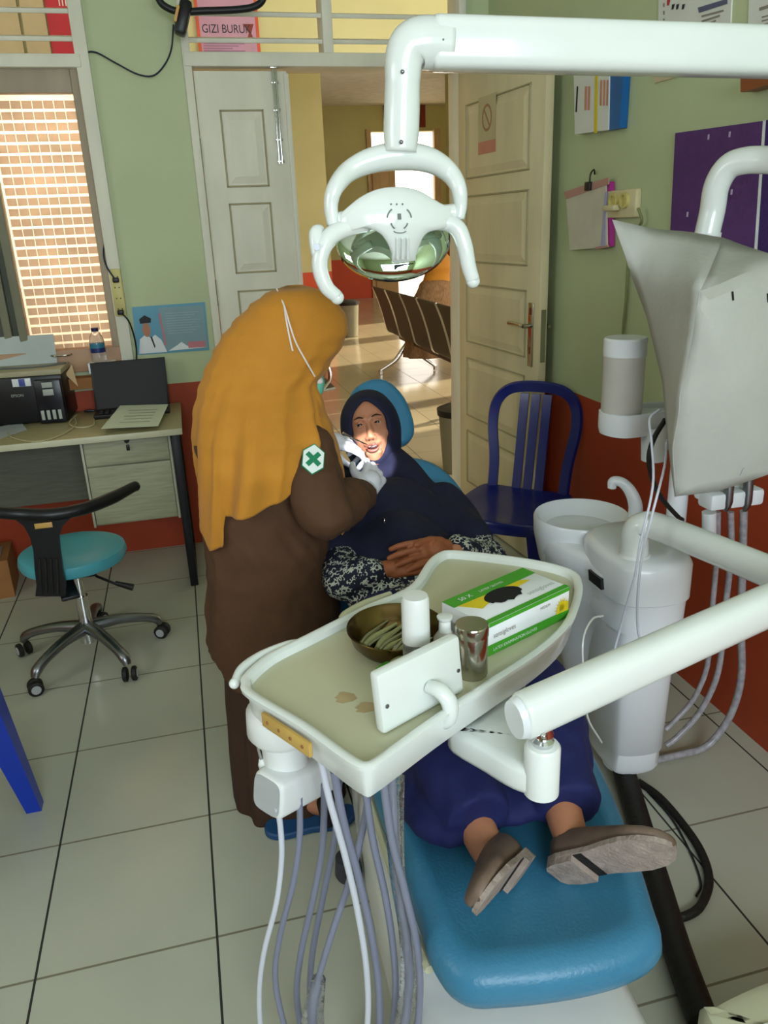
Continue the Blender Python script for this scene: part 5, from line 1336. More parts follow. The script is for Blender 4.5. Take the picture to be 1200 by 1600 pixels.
# yoke
yk = [(521, 352), (517, 320), (524, 293), (545, 268), (580, 251), (626, 244), (670, 250), (700, 268), (716, 292), (719, 320), (716, 342)]
b = MB(); b.tube([at(px, py, LY + (0.02 if 530 < px < 705 else 0.0)) for px, py in yk], [0.013, 0.0145, 0.0165, 0.020, 0.024, 0.027, 0.024, 0.020, 0.0165, 0.0145, 0.013], seg=18, sx=0.85)
b.build('yoke', M['white'], lp, angle=180)
# lamp head frame: local axes; reflector bulges towards the camera
lc = at(619, 338, LY); aim = at(577, 722, 2.33)
lz = (aim - lc).normalized(); lx_ = Vector((1, 0.12, 0)); lx_ = (lx_ - lz * lx_.dot(lz)).normalized(); ly_ = lz.cross(lx_).normalized()
if ly_.z < 0: ly_ = -ly_
# view facing frame (the cover faces back-and-up against the beam)
def LP(a, b_, l): return lc + lx_ * a + ly_ * b_ + lz * l
b = MB(); rs = []
aR, bR = 0.104, 0.086
for k in range(9):
    ph = (PI / 2) * k / 8; rr = math.sin(ph) if k else 0.02; dz = -math.cos(ph) * 0.035 + 0.035
    rs.append([LP(aR * rr * math.cos(t_), bR * rr * math.sin(t_), dz + 0.03) for t_ in [2 * PI * i / 40 for i in range(40)]])
b.rings(rs, cap=False); b.build('reflector', M['mirror'], lp, solid=0.003, angle=180)
# cover: front shell, T shaped, projected along the lamp axis onto a shallower dome
cov = [(530, 338), (545, 322), (566, 306), (592, 295), (622, 292), (652, 297), (676, 310), (694, 320), (712, 322), (713, 338), (706, 352), (690, 358), (672, 362), (662, 370), (655, 385), (650, 400), (647, 413), (615, 413), (612, 398), (606, 382), (596, 367), (580, 358), (562, 356), (545, 362), (532, 358)]
vd = (lc - Vector((0, 0, H))).normalized()
def dome(px, py, off=0.0):
    # point on a bulged shell in front of the reflector, measured along the viewing ray but placed as its own solid
    d = ((px - 620) / 110.0, (py - 345) / 70.0); r2 = min(1.0, d[0] ** 2 + d[1] ** 2)
    return at(px, py, LY - 0.036 + 0.036 * r2 + off)
cc_ = catmull([(x, y, 0) for x, y in cov], 3, closed=True)
b = MB(); n_ = len(cc_); cx0, cy0 = 622, 335
rs = []
for k, off in ((1.0, 0.022), (1.0, 0.002), (0.97, -0.003), (0.80, -0.006), (0.55, -0.006), (0.3, -0.006), (0.08, -0.006)):
    rs.append([dome(cx0 + (p.x - cx0) * k, cy0 + (p.y - cy0) * k, off) for p in cc_])
b.rings(rs); b.build('lamp_cover', M['white'], lp, angle=55)
b = MB(); b.prism([dome(px, py, -0.008) for px, py in ((616, 414), (646, 411), (646, 419), (616, 422))], (0, 0.02, 0)); b.build('vent_slot', M['black'], lp, smooth=False)
b = MB()
for k in range(-1, 2): b.tube([dome(629 + k * 8, 372, -0.0095), dome(629 + k * 8, 404, -0.0095)], 0.003, seg=8, smooth=0)
b.build('cover_rib', M['white'], lp)
b = MB()
def arc(c, r, a0, a1, n=10, ry=None, w=0.0012):
    b.tube([dome(c[0] + r * math.cos(a0 + (a1 - a0) * k / n), c[1] - (ry or r) * math.sin(a0 + (a1 - a0) * k / n), -0.0075) for k in range(n + 1)], w, seg=6, smooth=0)
arc((624, 342), 19, 0.1, 0.9); arc((624, 342), 19, PI - 0.9, PI - 0.1); arc((624, 346), 13, PI + 0.2, PI + 1.0); arc((624, 346), 13, -1.0, -0.2); arc((625, 360), 10, PI + 0.3, 2 * PI - 0.3, ry=4, w=0.0009)
b.tube([dome(624, 334, -0.0075), dome(624.5, 343, -0.008)], 0.003, seg=8, smooth=0)
b.build('logo', M['logo'], lp)
b = MB()
for x_ in (611, 620, 629): b.ell(dome(x_, 319, -0.0075), 0.0016, seg=8)
b.build('indicator_dots', M['logo'], lp)
# pivots and handles
for (a_, c_) in (((528, 345), (560, 337)), ((676, 334), (710, 331))):
    MB().cyl(at(a_[0], a_[1], LY - 0.0), at(c_[0], c_[1], LY - 0.005), 0.0135).build('pivot', M['white'], lp)
b = MB(); b.tube([at(575, 352, LY - 0.004), at(545, 356, LY - 0.01), at(518, 368, LY - 0.015), at(503, 392, LY - 0.02), at(500, 420, LY - 0.02), at(510, 448, LY - 0.02), at(527, 464, LY - 0.02)], [0.011, 0.014, 0.0155, 0.0145, 0.0135, 0.013, 0.0115], seg=16); b.ell(at(527, 465, LY - 0.02), 0.0118)
h1_ = b.build('handle', M['white'], lp, angle=180)
b = MB(); b.tube([at(665, 350, LY - 0.004), at(695, 348, LY - 0.008), at(715, 358, LY - 0.015), at(726, 385, LY - 0.02), at(732, 415, LY - 0.02), at(739, 438, LY - 0.02)], [0.011, 0.014, 0.0155, 0.0145, 0.0135, 0.0125], seg=16); b.ell(at(739, 439, LY - 0.02), 0.0127)
b.build('handle', M['white'], lp, angle=180)
b = MB(); b.tube([at(500, 358, LY), at(494, 366, LY - 0.01), at(497, 396, LY - 0.018), at(503, 408, LY - 0.02)], [0.009, 0.013, 0.012, 0.007], seg=14); b.build('switch_housing', M['white'], lp)
b = MB(); b.cyl(at(496, 386, LY - 0.02), at(495, 386, LY - 0.036), 0.0055, seg=12); b.build('switch_knob', M['castalu'], lp)
b = MB(); b.cyl(LP(0, 0, 0.035), LP(0, 0, 0.055), 0.02); b.build('bulb_holder', M['white2'], lp)
sl = bpy.data.lights.new('lamp_beam', 'SPOT'); sl.energy = 230; sl.color = (0.93, 0.95, 1.0); sl.spot_size = math.radians(9.0); sl.spot_blend = 0.25; sl.shadow_soft_size = 0.01
slo = bpy.data.objects.new('lamp_beam', sl); C.objects.link(slo); slo.location = LP(0, 0, 0.07); slo.rotation_euler = lz.to_track_quat('-Z', 'Y').to_euler()

# water bottle heater on post bracket
wb = atz(0, 0, 0) if False else None
yw = 1.80
c = at(970, 648, yw); ctop = at(976, 527, yw)
rr_ = (at(1001, 600, yw).x - at(943, 600, yw).x) / 2 * 0.97
ut = thing('water_cup_filler', 'frosted cylinder with white cap on a tray arm of the post', 'water bottle', (c.x, yw, c.z))
MB().lathe([(rr_ * 0.96, c.z), (rr_, c.z + 0.01), (rr_, ctop.z - 0.045), (rr_ * 1.0, ctop.z - 0.04)], (c.x, yw, 0), seg=32).build('bottle_body', M['water'], ut)
MB().lathe([(rr_ * 1.04, ctop.z - 0.045), (rr_ * 1.05, ctop.z - 0.004), (rr_ * 0.97, ctop.z), (0.001, ctop.z)], (c.x, yw, 0), seg=32).build('cap', M['whitec'], ut)
zz = c.z - 0.002
oo_ = plan([(c.x - 0.052, yw - 0.01), (c.x - 0.03, yw - 0.055), (c.x + 0.02, yw - 0.065), (c.x + 0.12, yw - 0.045), (c.x + 0.20, yw - 0.05), (c.x + 0.21, yw + 0.02), (c.x + 0.12, yw + 0.055), (c.x, yw + 0.06), (c.x - 0.045, yw + 0.035)])
b = MB(); solid_outline(b, oo_, [(0.02, zz - 0.05), (0.004, zz - 0.046), (0.0, zz - 0.03), (0.0, zz + 0.012), (0.004, zz + 0.014), (0.008, zz + 0.012), (0.010, zz + 0.0)]); b.build('tray', M['whitec'], ut)
b = MB(); q_c = at(1022, 690, 1.76); b.cyl((q_c.x, 1.76, q_c.z + 0.04), (q_c.x, 1.76, q_c.z - 0.05), 0.036, 0.030); b.build('bracket', M['whitec'], ut)
MB().cyl((q_c.x, 1.76, q_c.z), (pl.x, 1.72, q_c.z), 0.02).build('bracket_arm', M['whitec'], ut)
# suction hose holder
hs = thing('suction_holder', 'white holder of suction hoses hanging below the cloth covered monitor', 'hose holder', at(1140, 780, 1.62))
yh = 1.62
b = MB(); a_ = at(1100, 782, yh); c_ = at(1182, 778, yh)
for (x0_, x1_) in ((1100, 1126), (1129, 1155), (1158, 1182)):
    q0 = at(x0_, 782, yh); q1 = at(x1_, 780, yh); b.box(((q0.x + q1.x) / 2, yh, a_.z), (q1.x - q0.x, 0.06, 0.045), bev=0.010)
b.box(((a_.x + c_.x) / 2, yh + 0.03, a_.z + 0.008), (c_.x - a_.x, 0.03, 0.03), bev=0.006); b.build('holder_block', M['whitec'], hs)
b = MB(); b.cyl((pl.x + 0.01, 1.72, a_.z + 0.02), (a_.x + 0.05, yh + 0.03, a_.z + 0.01), 0.016); q0 = at(1108, 800, yh + 0.03); q1 = at(1108, 850, yh + 0.03); b.cyl(q0, q1, 0.018); b.build('bracket_arm', M['whitec'], hs)
for px in (1136, 1166):
    p = at(px, 778, yh - 0.02); b = MB(); b.tube([p + Vector((0, 0, 0.05)), p + Vector((0, -0.005, -0.01)), p + Vector((0.0, 0, -0.035))], [0.013, 0.012, 0.005]); b.build('suction_tip', M['castalu'], hs)
for pts, r in (([(1122, 800), (1120, 870), (1112, 960), (1105, 1040), (1085, 1090), (1060, 1120), (1040, 1140)], 0.0075), ([(1142, 800), (1142, 870), (1132, 960), (1122, 1050), (1095, 1110), (1060, 1150), (1040, 1165)], 0.0085),
               ([(1162, 798), (1160, 880), (1158, 980), (1158, 1060), (1140, 1120), (1105, 1165), (1060, 1190), (1000, 1193)], 0.0105)):
    P = [at(px, py, 1.66) for px, py in pts]; P = [Vector((p.x, p.y, max(p.z, 0.02))) for p in P]
    MB().tube(P, r, seg=12).build('suction_hose', M['hosec'], hs)
# thin wires from the monitor to the unit
for lab, pts, r, m_ in (('thin white cable hanging from the covered monitor, left one of the crossing pair', [(1030, 640, 1.56), (1015, 655, 1.55), (1018, 690, 1.52), (1020, 760, 1.5), (1000, 850, 1.48), (992, 900, 1.47), (975, 960, 1.47), (960, 1015, 1.47)], 0.003, 'hosew'),
                    ('thin white cable hanging from the covered monitor, right one of the crossing pair', [(1042, 690, 1.5), (1038, 730, 1.5), (1020, 800, 1.48), (1003, 870, 1.47), (996, 940, 1.46), (997, 985, 1.46), (1003, 1010, 1.46)], 0.003, 'hosew'),
                    ('dark grey cable sleeve curving beside the white post', [(1040, 655, 1.58), (1022, 685, 1.57), (1014, 715, 1.56), (1020, 750, 1.56), (1035, 780, 1.58), (1060, 808, 1.62), (1066, 812, 1.66)], 0.006, 'rubber'),
                    ('thin white wire looping from the side of the spittoon', [(942, 962, 1.5), (925, 968, 1.46), (911, 1000, 1.42), (912, 1060, 1.4), (918, 1120, 1.4), (940, 1160, 1.45)], 0.0025, 'white')):
    tag(MB().tube([at(*q) for q in pts], r, seg=8).build('cable', M[m_]), lab, 'cable')
# cloth covered monitor
cmn = thing('covered_monitor', 'monitor on the lamp post draped in pale nonwoven cloth', 'covered monitor', at(1120, 560, 1.5))
mc = at(1190, 560, 1.50)
b = MB(); b.box((mc.x + 0.03, 1.50, mc.z), (0.26, 0.07, 0.30), Matrix.Rotation(-0.35, 3, 'Z'), bev=0.01); b.build('monitor', M['greyp'], cmn)
MB().cyl((mc.x + 0.02, 1.52, mc.z), (pl.x + 0.005, 1.72, mc.z), 0.02).build('monitor_arm', M['whitec'], cmn)
# drape: vertices (px,py,Y)
V_ = dict(A=(957, 343, 1.67), A2=(1015, 356, 1.68), B=(1080, 363, 1.67), T=(1130, 371, 1.66), TR=(1172, 386, 1.60), TR2=(1300, 430, 1.55),
          Cc=(1094, 455, 1.36), D=(1205, 396, 1.40), D2=(1300, 420, 1.42),
          L1=(985, 425, 1.65), L2=(1012, 500, 1.61), L3=(1035, 600, 1.56), L4=(1043, 690, 1.48), F=(1054, 776, 1.42),
          M1=(1082, 530, 1.37), M2=(1062, 620, 1.38), M3=(1052, 700, 1.40), G=(1120, 768, 1.40), Hh=(1200, 742, 1.38), I=(1300, 715, 1.42),
          N1=(1132, 530, 1.33), N2=(1160, 600, 1.33), N3=(1195, 690, 1.35), K=(1300, 560, 1.40),
          R1=(1040, 430, 1.53), R2=(1050, 540, 1.47))
flapf = (('A', 'A2', 'L1'), ('A2', 'B', 'R1'), ('A2', 'R1', 'L1'), ('B', 'T', 'Cc'), ('B', 'Cc', 'R1'), ('L1', 'R1', 'R2', 'L2'), ('R1', 'Cc', 'M1', 'R2'), ('L2', 'R2', 'M2', 'L3'), ('R2', 'M1', 'M2'), ('L3', 'M2', 'M3', 'L4'), ('L4', 'M3', 'F'))
frontf = (('T', 'TR', 'Cc'), ('TR', 'D', 'Cc'), ('TR', 'TR2', 'D2', 'D'), ('Cc', 'D', 'N1'), ('D', 'D2', 'K', 'N1'), ('Cc', 'N1', 'M1'), ('M1', 'N1', 'N2', 'M2'), ('M2', 'N2', 'N3', 'M3'), ('M3', 'N3', 'G', 'F'), ('N1', 'K', 'N2'), ('N2', 'K', 'I', 'N3'), ('N3', 'I', 'Hh'), ('N3', 'Hh', 'G'))
def dn_(co, nr): return Vector((0.3, -0.9, 0.2)) * (0.004 * noise.noise(co * 12) + 0.001 * noise.noise(co * 45))
panels = []
for nm, fs in (('cloth_side', flapf), ('cloth_front', frontf)):
    ids = {}; b = MB()
    for k in sorted({k for f in fs for k in f}): ids[k] = b.bm.verts.new(at(*V_[k]))
    for f in fs: b.bm.faces.new([ids[k] for k in f])
    bmesh.ops.subdivide_edges(b.bm, edges=b.bm.edges[:], cuts=3, use_grid_fill=True)
    bmesh.ops.triangulate(b.bm, faces=b.bm.faces[:])
    inner = [v for v in b.bm.verts if not v.is_boundary]
    for _ in range(4): bmesh.ops.smooth_vert(b.bm, verts=inner, factor=0.5, use_axis_x=True, use_axis_y=True, use_axis_z=True)
    p_ = b.build(nm, M['cloth'], cmn, angle=24 if nm == 'cloth_front' else 80, displace=dn_)
    k_ = p_.modifiers.new('k', 'SOLIDIFY'); k_.thickness = 0.0015; panels.append(p_)
dr = panels[1]
for nm, q in (('pin_hole', (1143, 463, 1.335)), ('pin_hole', (1198, 466, 1.39)), ('grey_mark', (1158, 737, 1.365))):
    h_ = on_surface([dr], q[0], q[1], 0.001)
    if h_:
        c, nn, _ = h_; b = MB(); uu = Vector((0, 0, 1)).cross(nn).normalized(); vv = nn.cross(uu)
        b.prism([c + uu * x_ + vv * z_ for x_, z_ in ((-0.001, -0.009), (0.003, -0.009), (0.005, 0.009), (0.001, 0.009))], nn * 0.001)
        b.build(nm, M['black'] if nm == 'pin_hole' else M['greyp'], cmn, smooth=False)

# floor hoses and box at the lower right
fp = [atz(975, 1205, 0.05), atz(1000, 1290, 0.035), atz(1030, 1390, 0.035), atz(1060, 1490, 0.035), atz(1100, 1600, 0.035)]
tag(MB().tube(fp, 0.031, seg=20).build('supply_conduit', M['rubber']), 'thick black supply conduit lying on the tiles from the spittoon', 'conduit')
fl = [(998, 1222), (1030, 1245), (1065, 1285), (1095, 1330), (1108, 1375), (1095, 1415), (1070, 1432), (1050, 1432)]
tag(MB().tube([atz(px, py, 0.012) for px, py in fl], 0.0105, seg=12).build('floor_hose', M['rubber']), 'dark hose bowed out on the tiles beside the black conduit', 'hose')
tag(MB().tube([atz(px, py, 0.004) for px, py in ((1010, 1235), (1050, 1280), (1080, 1335), (1095, 1380), (1088, 1400))], 0.0028, seg=8).build('floor_wire', M['black']), 'thin dark wire inside the bow of the floor hose', 'wire')
bx_ = atz(1093, 1572, 0.22)
jb = thing('junction_box', 'white floor box in the lower right corner', 'floor box', (bx_.x + 0.16, bx_.y - 0.1, 0))
ob = plan([(bx_.x, bx_.y - 0.02), (bx_.x + 0.03, bx_.y), (bx_.x + 0.16, bx_.y + 0.015), (bx_.x + 0.32, bx_.y + 0.01), (bx_.x + 0.34, bx_.y - 0.03), (bx_.x + 0.32, bx_.y - 0.3), (bx_.x + 0.16, bx_.y - 0.31), (bx_.x - 0.01, bx_.y - 0.29)])
b = MB(); solid_outline(b, ob, [(0, 0), (0, 0.20), (0.006, 0.215), (0.02, 0.22)]); b.build('box_shell', M['ivory'], jb)
b = MB(); b.box((bx_.x + 0.16, bx_.y - 0.14, 0.222), (0.2, 0.16, 0.008), bev=0.002); b.build('box_lid', M['white2'], jb)

# ------------------------------------------------------------------ people
CR = Vector((R[0][0], R[1][0], R[2][0])); CU = Vector((R[0][1], R[1][1], R[2][1])); CB = Vector((R[0][2], R[1][2], R[2][2]))


def interp(tab, x):
    if x <= tab[0][0]: return tab[0][1:]
    for a, b_ in zip(tab[:-1], tab[1:]):
        if x <= b_[0]:
            t_ = (x - a[0]) / (b_[0] - a[0]); t_ = t_ * t_ * (3 - 2 * t_)
            return [u_ + (v_ - u_) * t_ for u_, v_ in zip(a[1:], b_[1:])]
    return tab[-1][1:]


def drape(mb, levels, hem, nth=96, nv=44, fold=None, ex=2.0):
    """levels rows: (py, pxl, pxr, Y, ry); hem rows (deg, py); silhouettes measured once on the photo give widths in metres"""
    L3 = []
    for py, xl, xr, Y, ry_ in levels:
        a = at(xl, py, Y); c = at(xr, py, Y); L3.append((-(a.z + c.z) / 2, a.x, c.x, Y, ry_, (a.z + c.z) / 2))
    ztop = -L3[0][0]
    hz = [(d, at(430, py, levels[-1][3]).z) for d, py in hem]
    rs = []
    for j in range(nv + 1):
        ring = []
        for i in range(nth):
            th = -180 + 360 * i / nth
            zh = interp(hz, th)[0]
            g = (j / nv); g = g ** 0.85
            z = ztop + (zh - ztop) * g
            xl, xr, Y, ry_, _ = interp(L3, -z)
            c, s_ = math.cos(math.radians(th)), math.sin(math.radians(th))
            cx_ = (xl + xr) / 2; rx = (xr - xl) / 2
            k = 1.0
            if fold: k += fold(th, j / nv, z)
            ring.append(Vector((cx_ + rx * k * math.copysign(abs(c) ** (2 / ex), c), Y + ry_ * k * math.copysign(abs(s_) ** (2 / ex), s_), z)))
        rs.append(ring)
    return mb.rings(rs, cap=False), rs


def hand(mb, O, X, Zb, thumb=1, curl=(0.5, 0.5, 0.6, 0.7), s=1.0, spread=0.10, thumb_dir=None):
    """O wrist; X towards the fingers; Zb back of hand; thumb on +Y*thumb side"""
    X = X.normalized(); Zb = (Zb - X * Zb.dot(X)).normalized(); Y_ = Zb.cross(X) * thumb
    def P(a, b_, c): return O + (X * a + Y_ * b_ + Zb * c) * s
    tips = []
    bases = [(0.088, 0.030, 0.0), (0.092, 0.010, 0.002), (0.088, -0.010, 0.001), (0.080, -0.028, -0.002)]
    for k, bq in enumerate(bases): mb.capsule(P(0.005, bq[1] * 0.55, -0.002), P(*bq), 0.014 * s, 0.0115 * s)
    mb.ell(P(0.048, 0.002, -0.004), (0.030 * s,) * 3)
    lens = [(0.040, 0.025, 0.019), (0.044, 0.029, 0.020), (0.040, 0.027, 0.019), (0.031, 0.020, 0.017)]
    for k, (bq, ln) in enumerate(zip(bases, lens)):
        p = Vector(P(*bq)); ang = curl[k] * 0.6; r = [0.0095, 0.0088, 0.0082, 0.0072][0:4]
        sd = spread * (1.5 - k)
        for q, l in enumerate(ln):
            d = (X * math.cos(ang) + Y_ * sd * math.cos(ang) - Zb * math.sin(ang)).normalized()
            n_ = p + d * l * s; mb.capsule(p, n_, r[q] * s, r[q + 1] * s, 12); p = n_; ang += curl[k]
        tips.append(p)
    p0_ = P(0.022, 0.026, -0.006); td = thumb_dir if thumb_dir else (X * 0.75 + Y_ * 0.6 - Zb * 0.35)
    td = td.normalized(); p1_ = p0_ + td * 0.040 * s; td2 = (td + X * 0.35 - Zb * 0.2 - Y_ * 0.3).normalized(); p2_ = p1_ + td2 * 0.030 * s; p3_ = p2_ + (td2 + X * 0.2 - Y_ * 0.2).normalized() * 0.022 * s
    mb.capsule(p0_, p1_, 0.0155 * s, 0.0115 * s); mb.capsule(p1_, p2_, 0.0115 * s, 0.0098 * s); mb.capsule(p2_, p3_, 0.0098 * s, 0.0082 * s)
    return tips, p3_


# ---- patient
pa = thing('person', 'patient in navy hijab and patterned blouse lying back in the teal chair with mouth open', 'person', (0.50, 1.75, 0.47))
hc = at(578, 668, 2.42)
fwd = (CB + CU * -0.06 + CR * -0.02).normalized(); rgt = (CR * math.cos(0.18) + CU * math.sin(0.18)); rgt = (rgt - fwd * rgt.dot(fwd)).normalized(); upv = fwd.cross(rgt)
HM = Matrix((rgt, upv, fwd)).transposed(); HS = 0.93
def HP(x, y, z): return hc + (rgt * x + upv * y + fwd * z) * HS
b = MB()
def he(c, r, m_=None): (m_ or b).ell(HP(*c), [v * HS for v in r], HM, 24)
def hcap(a, c, r0, r1=None, m_=None): (m_ or b).capsule(HP(*a), HP(*c), r0 * HS, (r0 if r1 is None else r1) * HS)
he((0, 0.03, -0.012), (0.074, 0.085, 0.088)); he((0, -0.028, 0.026), (0.064, 0.078, 0.056)); he((0, -0.085, 0.03), (0.045, 0.036, 0.04))
for sg in (-1, 1):
    he((sg * 0.037, -0.03, 0.046), (0.026, 0.026, 0.026)); he((sg * 0.0125, -0.040, 0.090), (0.0085, 0.0075, 0.009))
    hcap((sg * 0.012, 0.028, 0.079), (sg * 0.044, 0.026, 0.062), 0.0085, 0.007)
    he((sg * 0.075, -0.01, -0.01), (0.01, 0.03, 0.02))
hcap((0, 0.012, 0.080), (0, -0.030, 0.096), 0.0075, 0.0105); he((0, -0.036, 0.098), (0.0125, 0.0105, 0.0115)); he((0, -0.104, 0.058), (0.024, 0.018, 0.02))
hcap((-0.022, -0.058, 0.076), (0, -0.053, 0.084), 0.008, 0.008); hcap((0.022, -0.058, 0.076), (0, -0.053, 0.084), 0.008, 0.008)
hcap((-0.020, -0.090, 0.070), (0.020, -0.090, 0.070), 0.010, 0.010)
# neck, chest, limbs as one body
chest = Vector((0.515, 2.06, 0.665)); neck = Vector((0.53, 2.33, 0.74))
b.capsule(hc - fwd * 0.02 - upv * 0.05, neck, 0.05, 0.055); b.ell(chest, (0.14, 0.17, 0.07), Matrix.Rotation(0.45, 3, 'X'))
b.ell((0.505, 1.86, 0.60), (0.14, 0.16, 0.08)); b.ell((0.505, 1.72, 0.56), (0.16, 0.12, 0.08))
knees = (Vector((0.385, 1.38, 0.545)), Vector((0.635, 1.38, 0.545))); anks = (at(766, 1335, 1.02), at(893, 1312, 1.01))
heelL = at(806, 1352, 0.995); heelR = at(888, 1352, 0.975)
for kn, an, hx in ((knees[0], anks[0], 0.42), (knees[1], anks[1], 0.60)):
    b.capsule((hx, 1.72, 0.56), kn, 0.075, 0.055); b.capsule(kn, kn + (an - kn) * 0.4, 0.05, 0.05); b.capsule(kn + (an - kn) * 0.4, an, 0.048, 0.031)
shl, shr = Vector((0.345, 2.16, 0.69)), Vector((0.700, 2.16, 0.69))
ell_, elr_ = at(538, 905, 1.86), Vector((0.745, 1.90, 0.61))
wl, wr = at(592, 893, 1.79), at(705, 868, 1.80)
wl = at(590, 892, 1.80); wr = at(712, 862, 1.80)
b.capsule(shl, ell_, 0.042, 0.034); b.capsule(ell_, wl, 0.033, 0.024); b.capsule(wl, at(618, 886, 1.795), 0.024, 0.022)
b.capsule(shr, elr_, 0.042, 0.034); b.capsule(elr_, wr, 0.033, 0.024)
body = b.build('body', M['skin'], pa, voxel=0.0050, sm=2, angle=180)
# folded hands
b = MB()
hand(b, at(612, 888, 1.785), (at(680, 868, 1.775) - at(612, 888, 1.785)), CB + CU * 0.5, thumb=1, curl=(0.25, 0.25, 0.3, 0.3), s=0.98, spread=0.03)
b.capsule(wl, at(614, 888, 1.785), 0.025, 0.022)
b.build('hand', M['skind'], pa, voxel=0.0030, sm=2, angle=180)
b = MB()
hand(b, at(705, 858, 1.80), (at(628, 868, 1.755) - at(705, 858, 1.80)), CB + CU * 0.4, thumb=-1, curl=(0.35, 0.35, 0.4, 0.4), s=0.98, spread=0.05, thumb_dir=(at(660, 850, 1.74) - at(700, 858, 1.78)))
b.build('hand', M['skind'], pa, voxel=0.0030, sm=2, angle=180)
# face details
for sg in (-1, 1):
    e_ = MB().ell(HP(sg * 0.030, 0.010, 0.0655), 0.0125 * HS).build('eye', M['eyew'], body)
    MB().ell(HP(sg * 0.030 - 0.001, 0.0105, 0.0745), (0.0082, 0.0078, 0.0035), HM).build('iris', M['iris'], body)
    m_ = MB(); m_.tube([HP(sg * 0.018, 0.012, 0.074), HP(sg * 0.024, 0.0175, 0.0765), HP(sg * 0.032, 0.0178, 0.0765), HP(sg * 0.043, 0.012, 0.066)], [0.0025, 0.0042, 0.0042, 0.0025], seg=8); m_.build('upper_eyelid', M['skin'], body)
    m_ = MB(); m_.tube([HP(sg * 0.019, 0.007, 0.0745), HP(sg * 0.030, 0.0035, 0.0765), HP(sg * 0.042, 0.008, 0.066)], [0.002, 0.0034, 0.002], seg=8); m_.build('lower_eyelid', M['skin'], body)
    m_ = MB(); m_.tube([HP(sg * 0.014, 0.030, 0.0865), HP(sg * 0.030, 0.0355, 0.0805), HP(sg * 0.047, 0.031, 0.066)], [0.0015, 0.0026, 0.001], seg=8); m_.build('eyebrow', M['brow'], body)
    m_ = MB(); m_.ell(HP(sg * 0.0065, -0.0455, 0.0985), (0.003, 0.0022, 0.002), HM); m_.build('nostril', M['mouth'], body)
m_ = MB(); m_.ell(HP(0.0, -0.0715, 0.079), (0.021, 0.0105, 0.010), HM); m_.build('open_mouth', M['mouth'], body)
m_ = MB(); m_.tube([HP(-0.022, -0.069, 0.082), HP(-0.010, -0.0625, 0.0905), HP(0, -0.0635, 0.0925), HP(0.010, -0.0625, 0.0905), HP(0.022, -0.069, 0.082)], [0.002, 0.0042, 0.004, 0.0042, 0.002], seg=10); m_.build('upper_lip', M['lip'], body)
m_ = MB(); m_.tube([HP(-0.022, -0.071, 0.081), HP(-0.010, -0.0825, 0.086), HP(0.010, -0.0825, 0.086), HP(0.022, -0.071, 0.081)], [0.002, 0.005, 0.005, 0.002], seg=10); m_.build('lower_lip', M['lip'], body)
m_ = MB(); m_.tube([HP(-0.013, -0.068, 0.085), HP(0, -0.0665, 0.0885), HP(0.013, -0.068, 0.085)], 0.0026, seg=8); m_.build('teeth', M['tooth'], body)
# hijab head part: rings from face opening to back of head
b = MB(); rs = []
def hsurf(x, y):
    z = -0.05
    for c, r in (((0, 0.03, -0.012), (0.074, 0.085, 0.088)), ((0, -0.028, 0.026), (0.064, 0.078, 0.056)), ((0, -0.085, 0.03), (0.045, 0.036, 0.04)), ((0, -0.104, 0.058), (0.024, 0.018, 0.02))):
        q = 1 - ((x - c[0]) / r[0]) ** 2 - ((y - c[1]) / r[1]) ** 2
        if q > 0: z = max(z, c[2] + r[2] * math.sqrt(q))
    return z
op = []
for k in range(64):
    t_ = 2 * PI * k / 64; c, s_ = math.cos(t_), math.sin(t_)
    op.append((c * (0.061 - 0.022 * max(0, s_) ** 3), s_ * (0.090 if s_ > 0 else 0.118), c, s_))
base = [max(hsurf(x, y), 0.022) + 0.004 for x, y, _, _ in op]
for _ in range(4): base = [max(base[k], (base[k - 1] + base[k] + base[(k + 1) % 64]) / 3) for k in range(64)]
for f_, dz in ((0.0, -0.004), (0.0, 0.002), (0.10, 0.007), (0.30, 0.006), (0.55, -0.004), (0.80, -0.022), (1.0, -0.05)):
    ring = []
    for k, (x, y, c, s_) in enumerate(op):
        X1, Y1 = c * 0.104, s_ * (0.135 if s_ > 0 else 0.19)
        ring.append(HP(x + (X1 - x) * f_, y + (Y1 - y) * f_, base[k] * (1 - f_ * 0.75) + dz - 0.0))
    rs.append(ring)
for f_, z in ((0.98, -0.065), (0.88, -0.10), (0.65, -0.122), (0.35, -0.132), (0.03, -0.134)):
    rs.append([HP(c * 0.104 * f_, 0.0 + s_ * (0.135 if s_ > 0 else 0.19) * f_, z) for x, y, c, s_ in op])
b.rings(rs, cap=False)
def hfold(co, nr): return nr * 0.003 * noise.noise(co * 20)
b.build('hijab_hood', M['navy'], pa, angle=180, displace=hfold, solid=0.004)
# hijab drape over the chest
b = MB()
b.capsule(HP(0.004, -0.185, 0.0), HP(0.004, -0.17, -0.05), 0.045, 0.05); b.capsule(HP(0.004, -0.160, -0.045), neck + Vector((0, -0.01, 0.0)), 0.055, 0.072)
b.capsule(HP(0.004, -0.200, -0.02), chest + Vector((0, 0.10, 0.06)), 0.045, 0.07); b.ell(at(540, 748, 2.27), (0.05, 0.05, 0.045))
b.capsule(HP(-0.03, -0.13, -0.03), shl + Vector((0.03, -0.0, 0.01)), 0.06, 0.06); b.capsule(HP(0.04, -0.13, -0.03), shr + Vector((-0.03, -0.0, 0.01)), 0.065, 0.06)
b.ell(at(602, 730, 2.33), (0.04, 0.04, 0.02)); b.ell(chest + Vector((0, 0.0, 0.0)), (0.200, 0.22, 0.118), Matrix.Rotation(0.50, 3, 'X'))
b.ell(Vector((0.505, 1.93, 0.635)), (0.17, 0.18, 0.122), Matrix.Rotation(0.40, 3, 'X'))
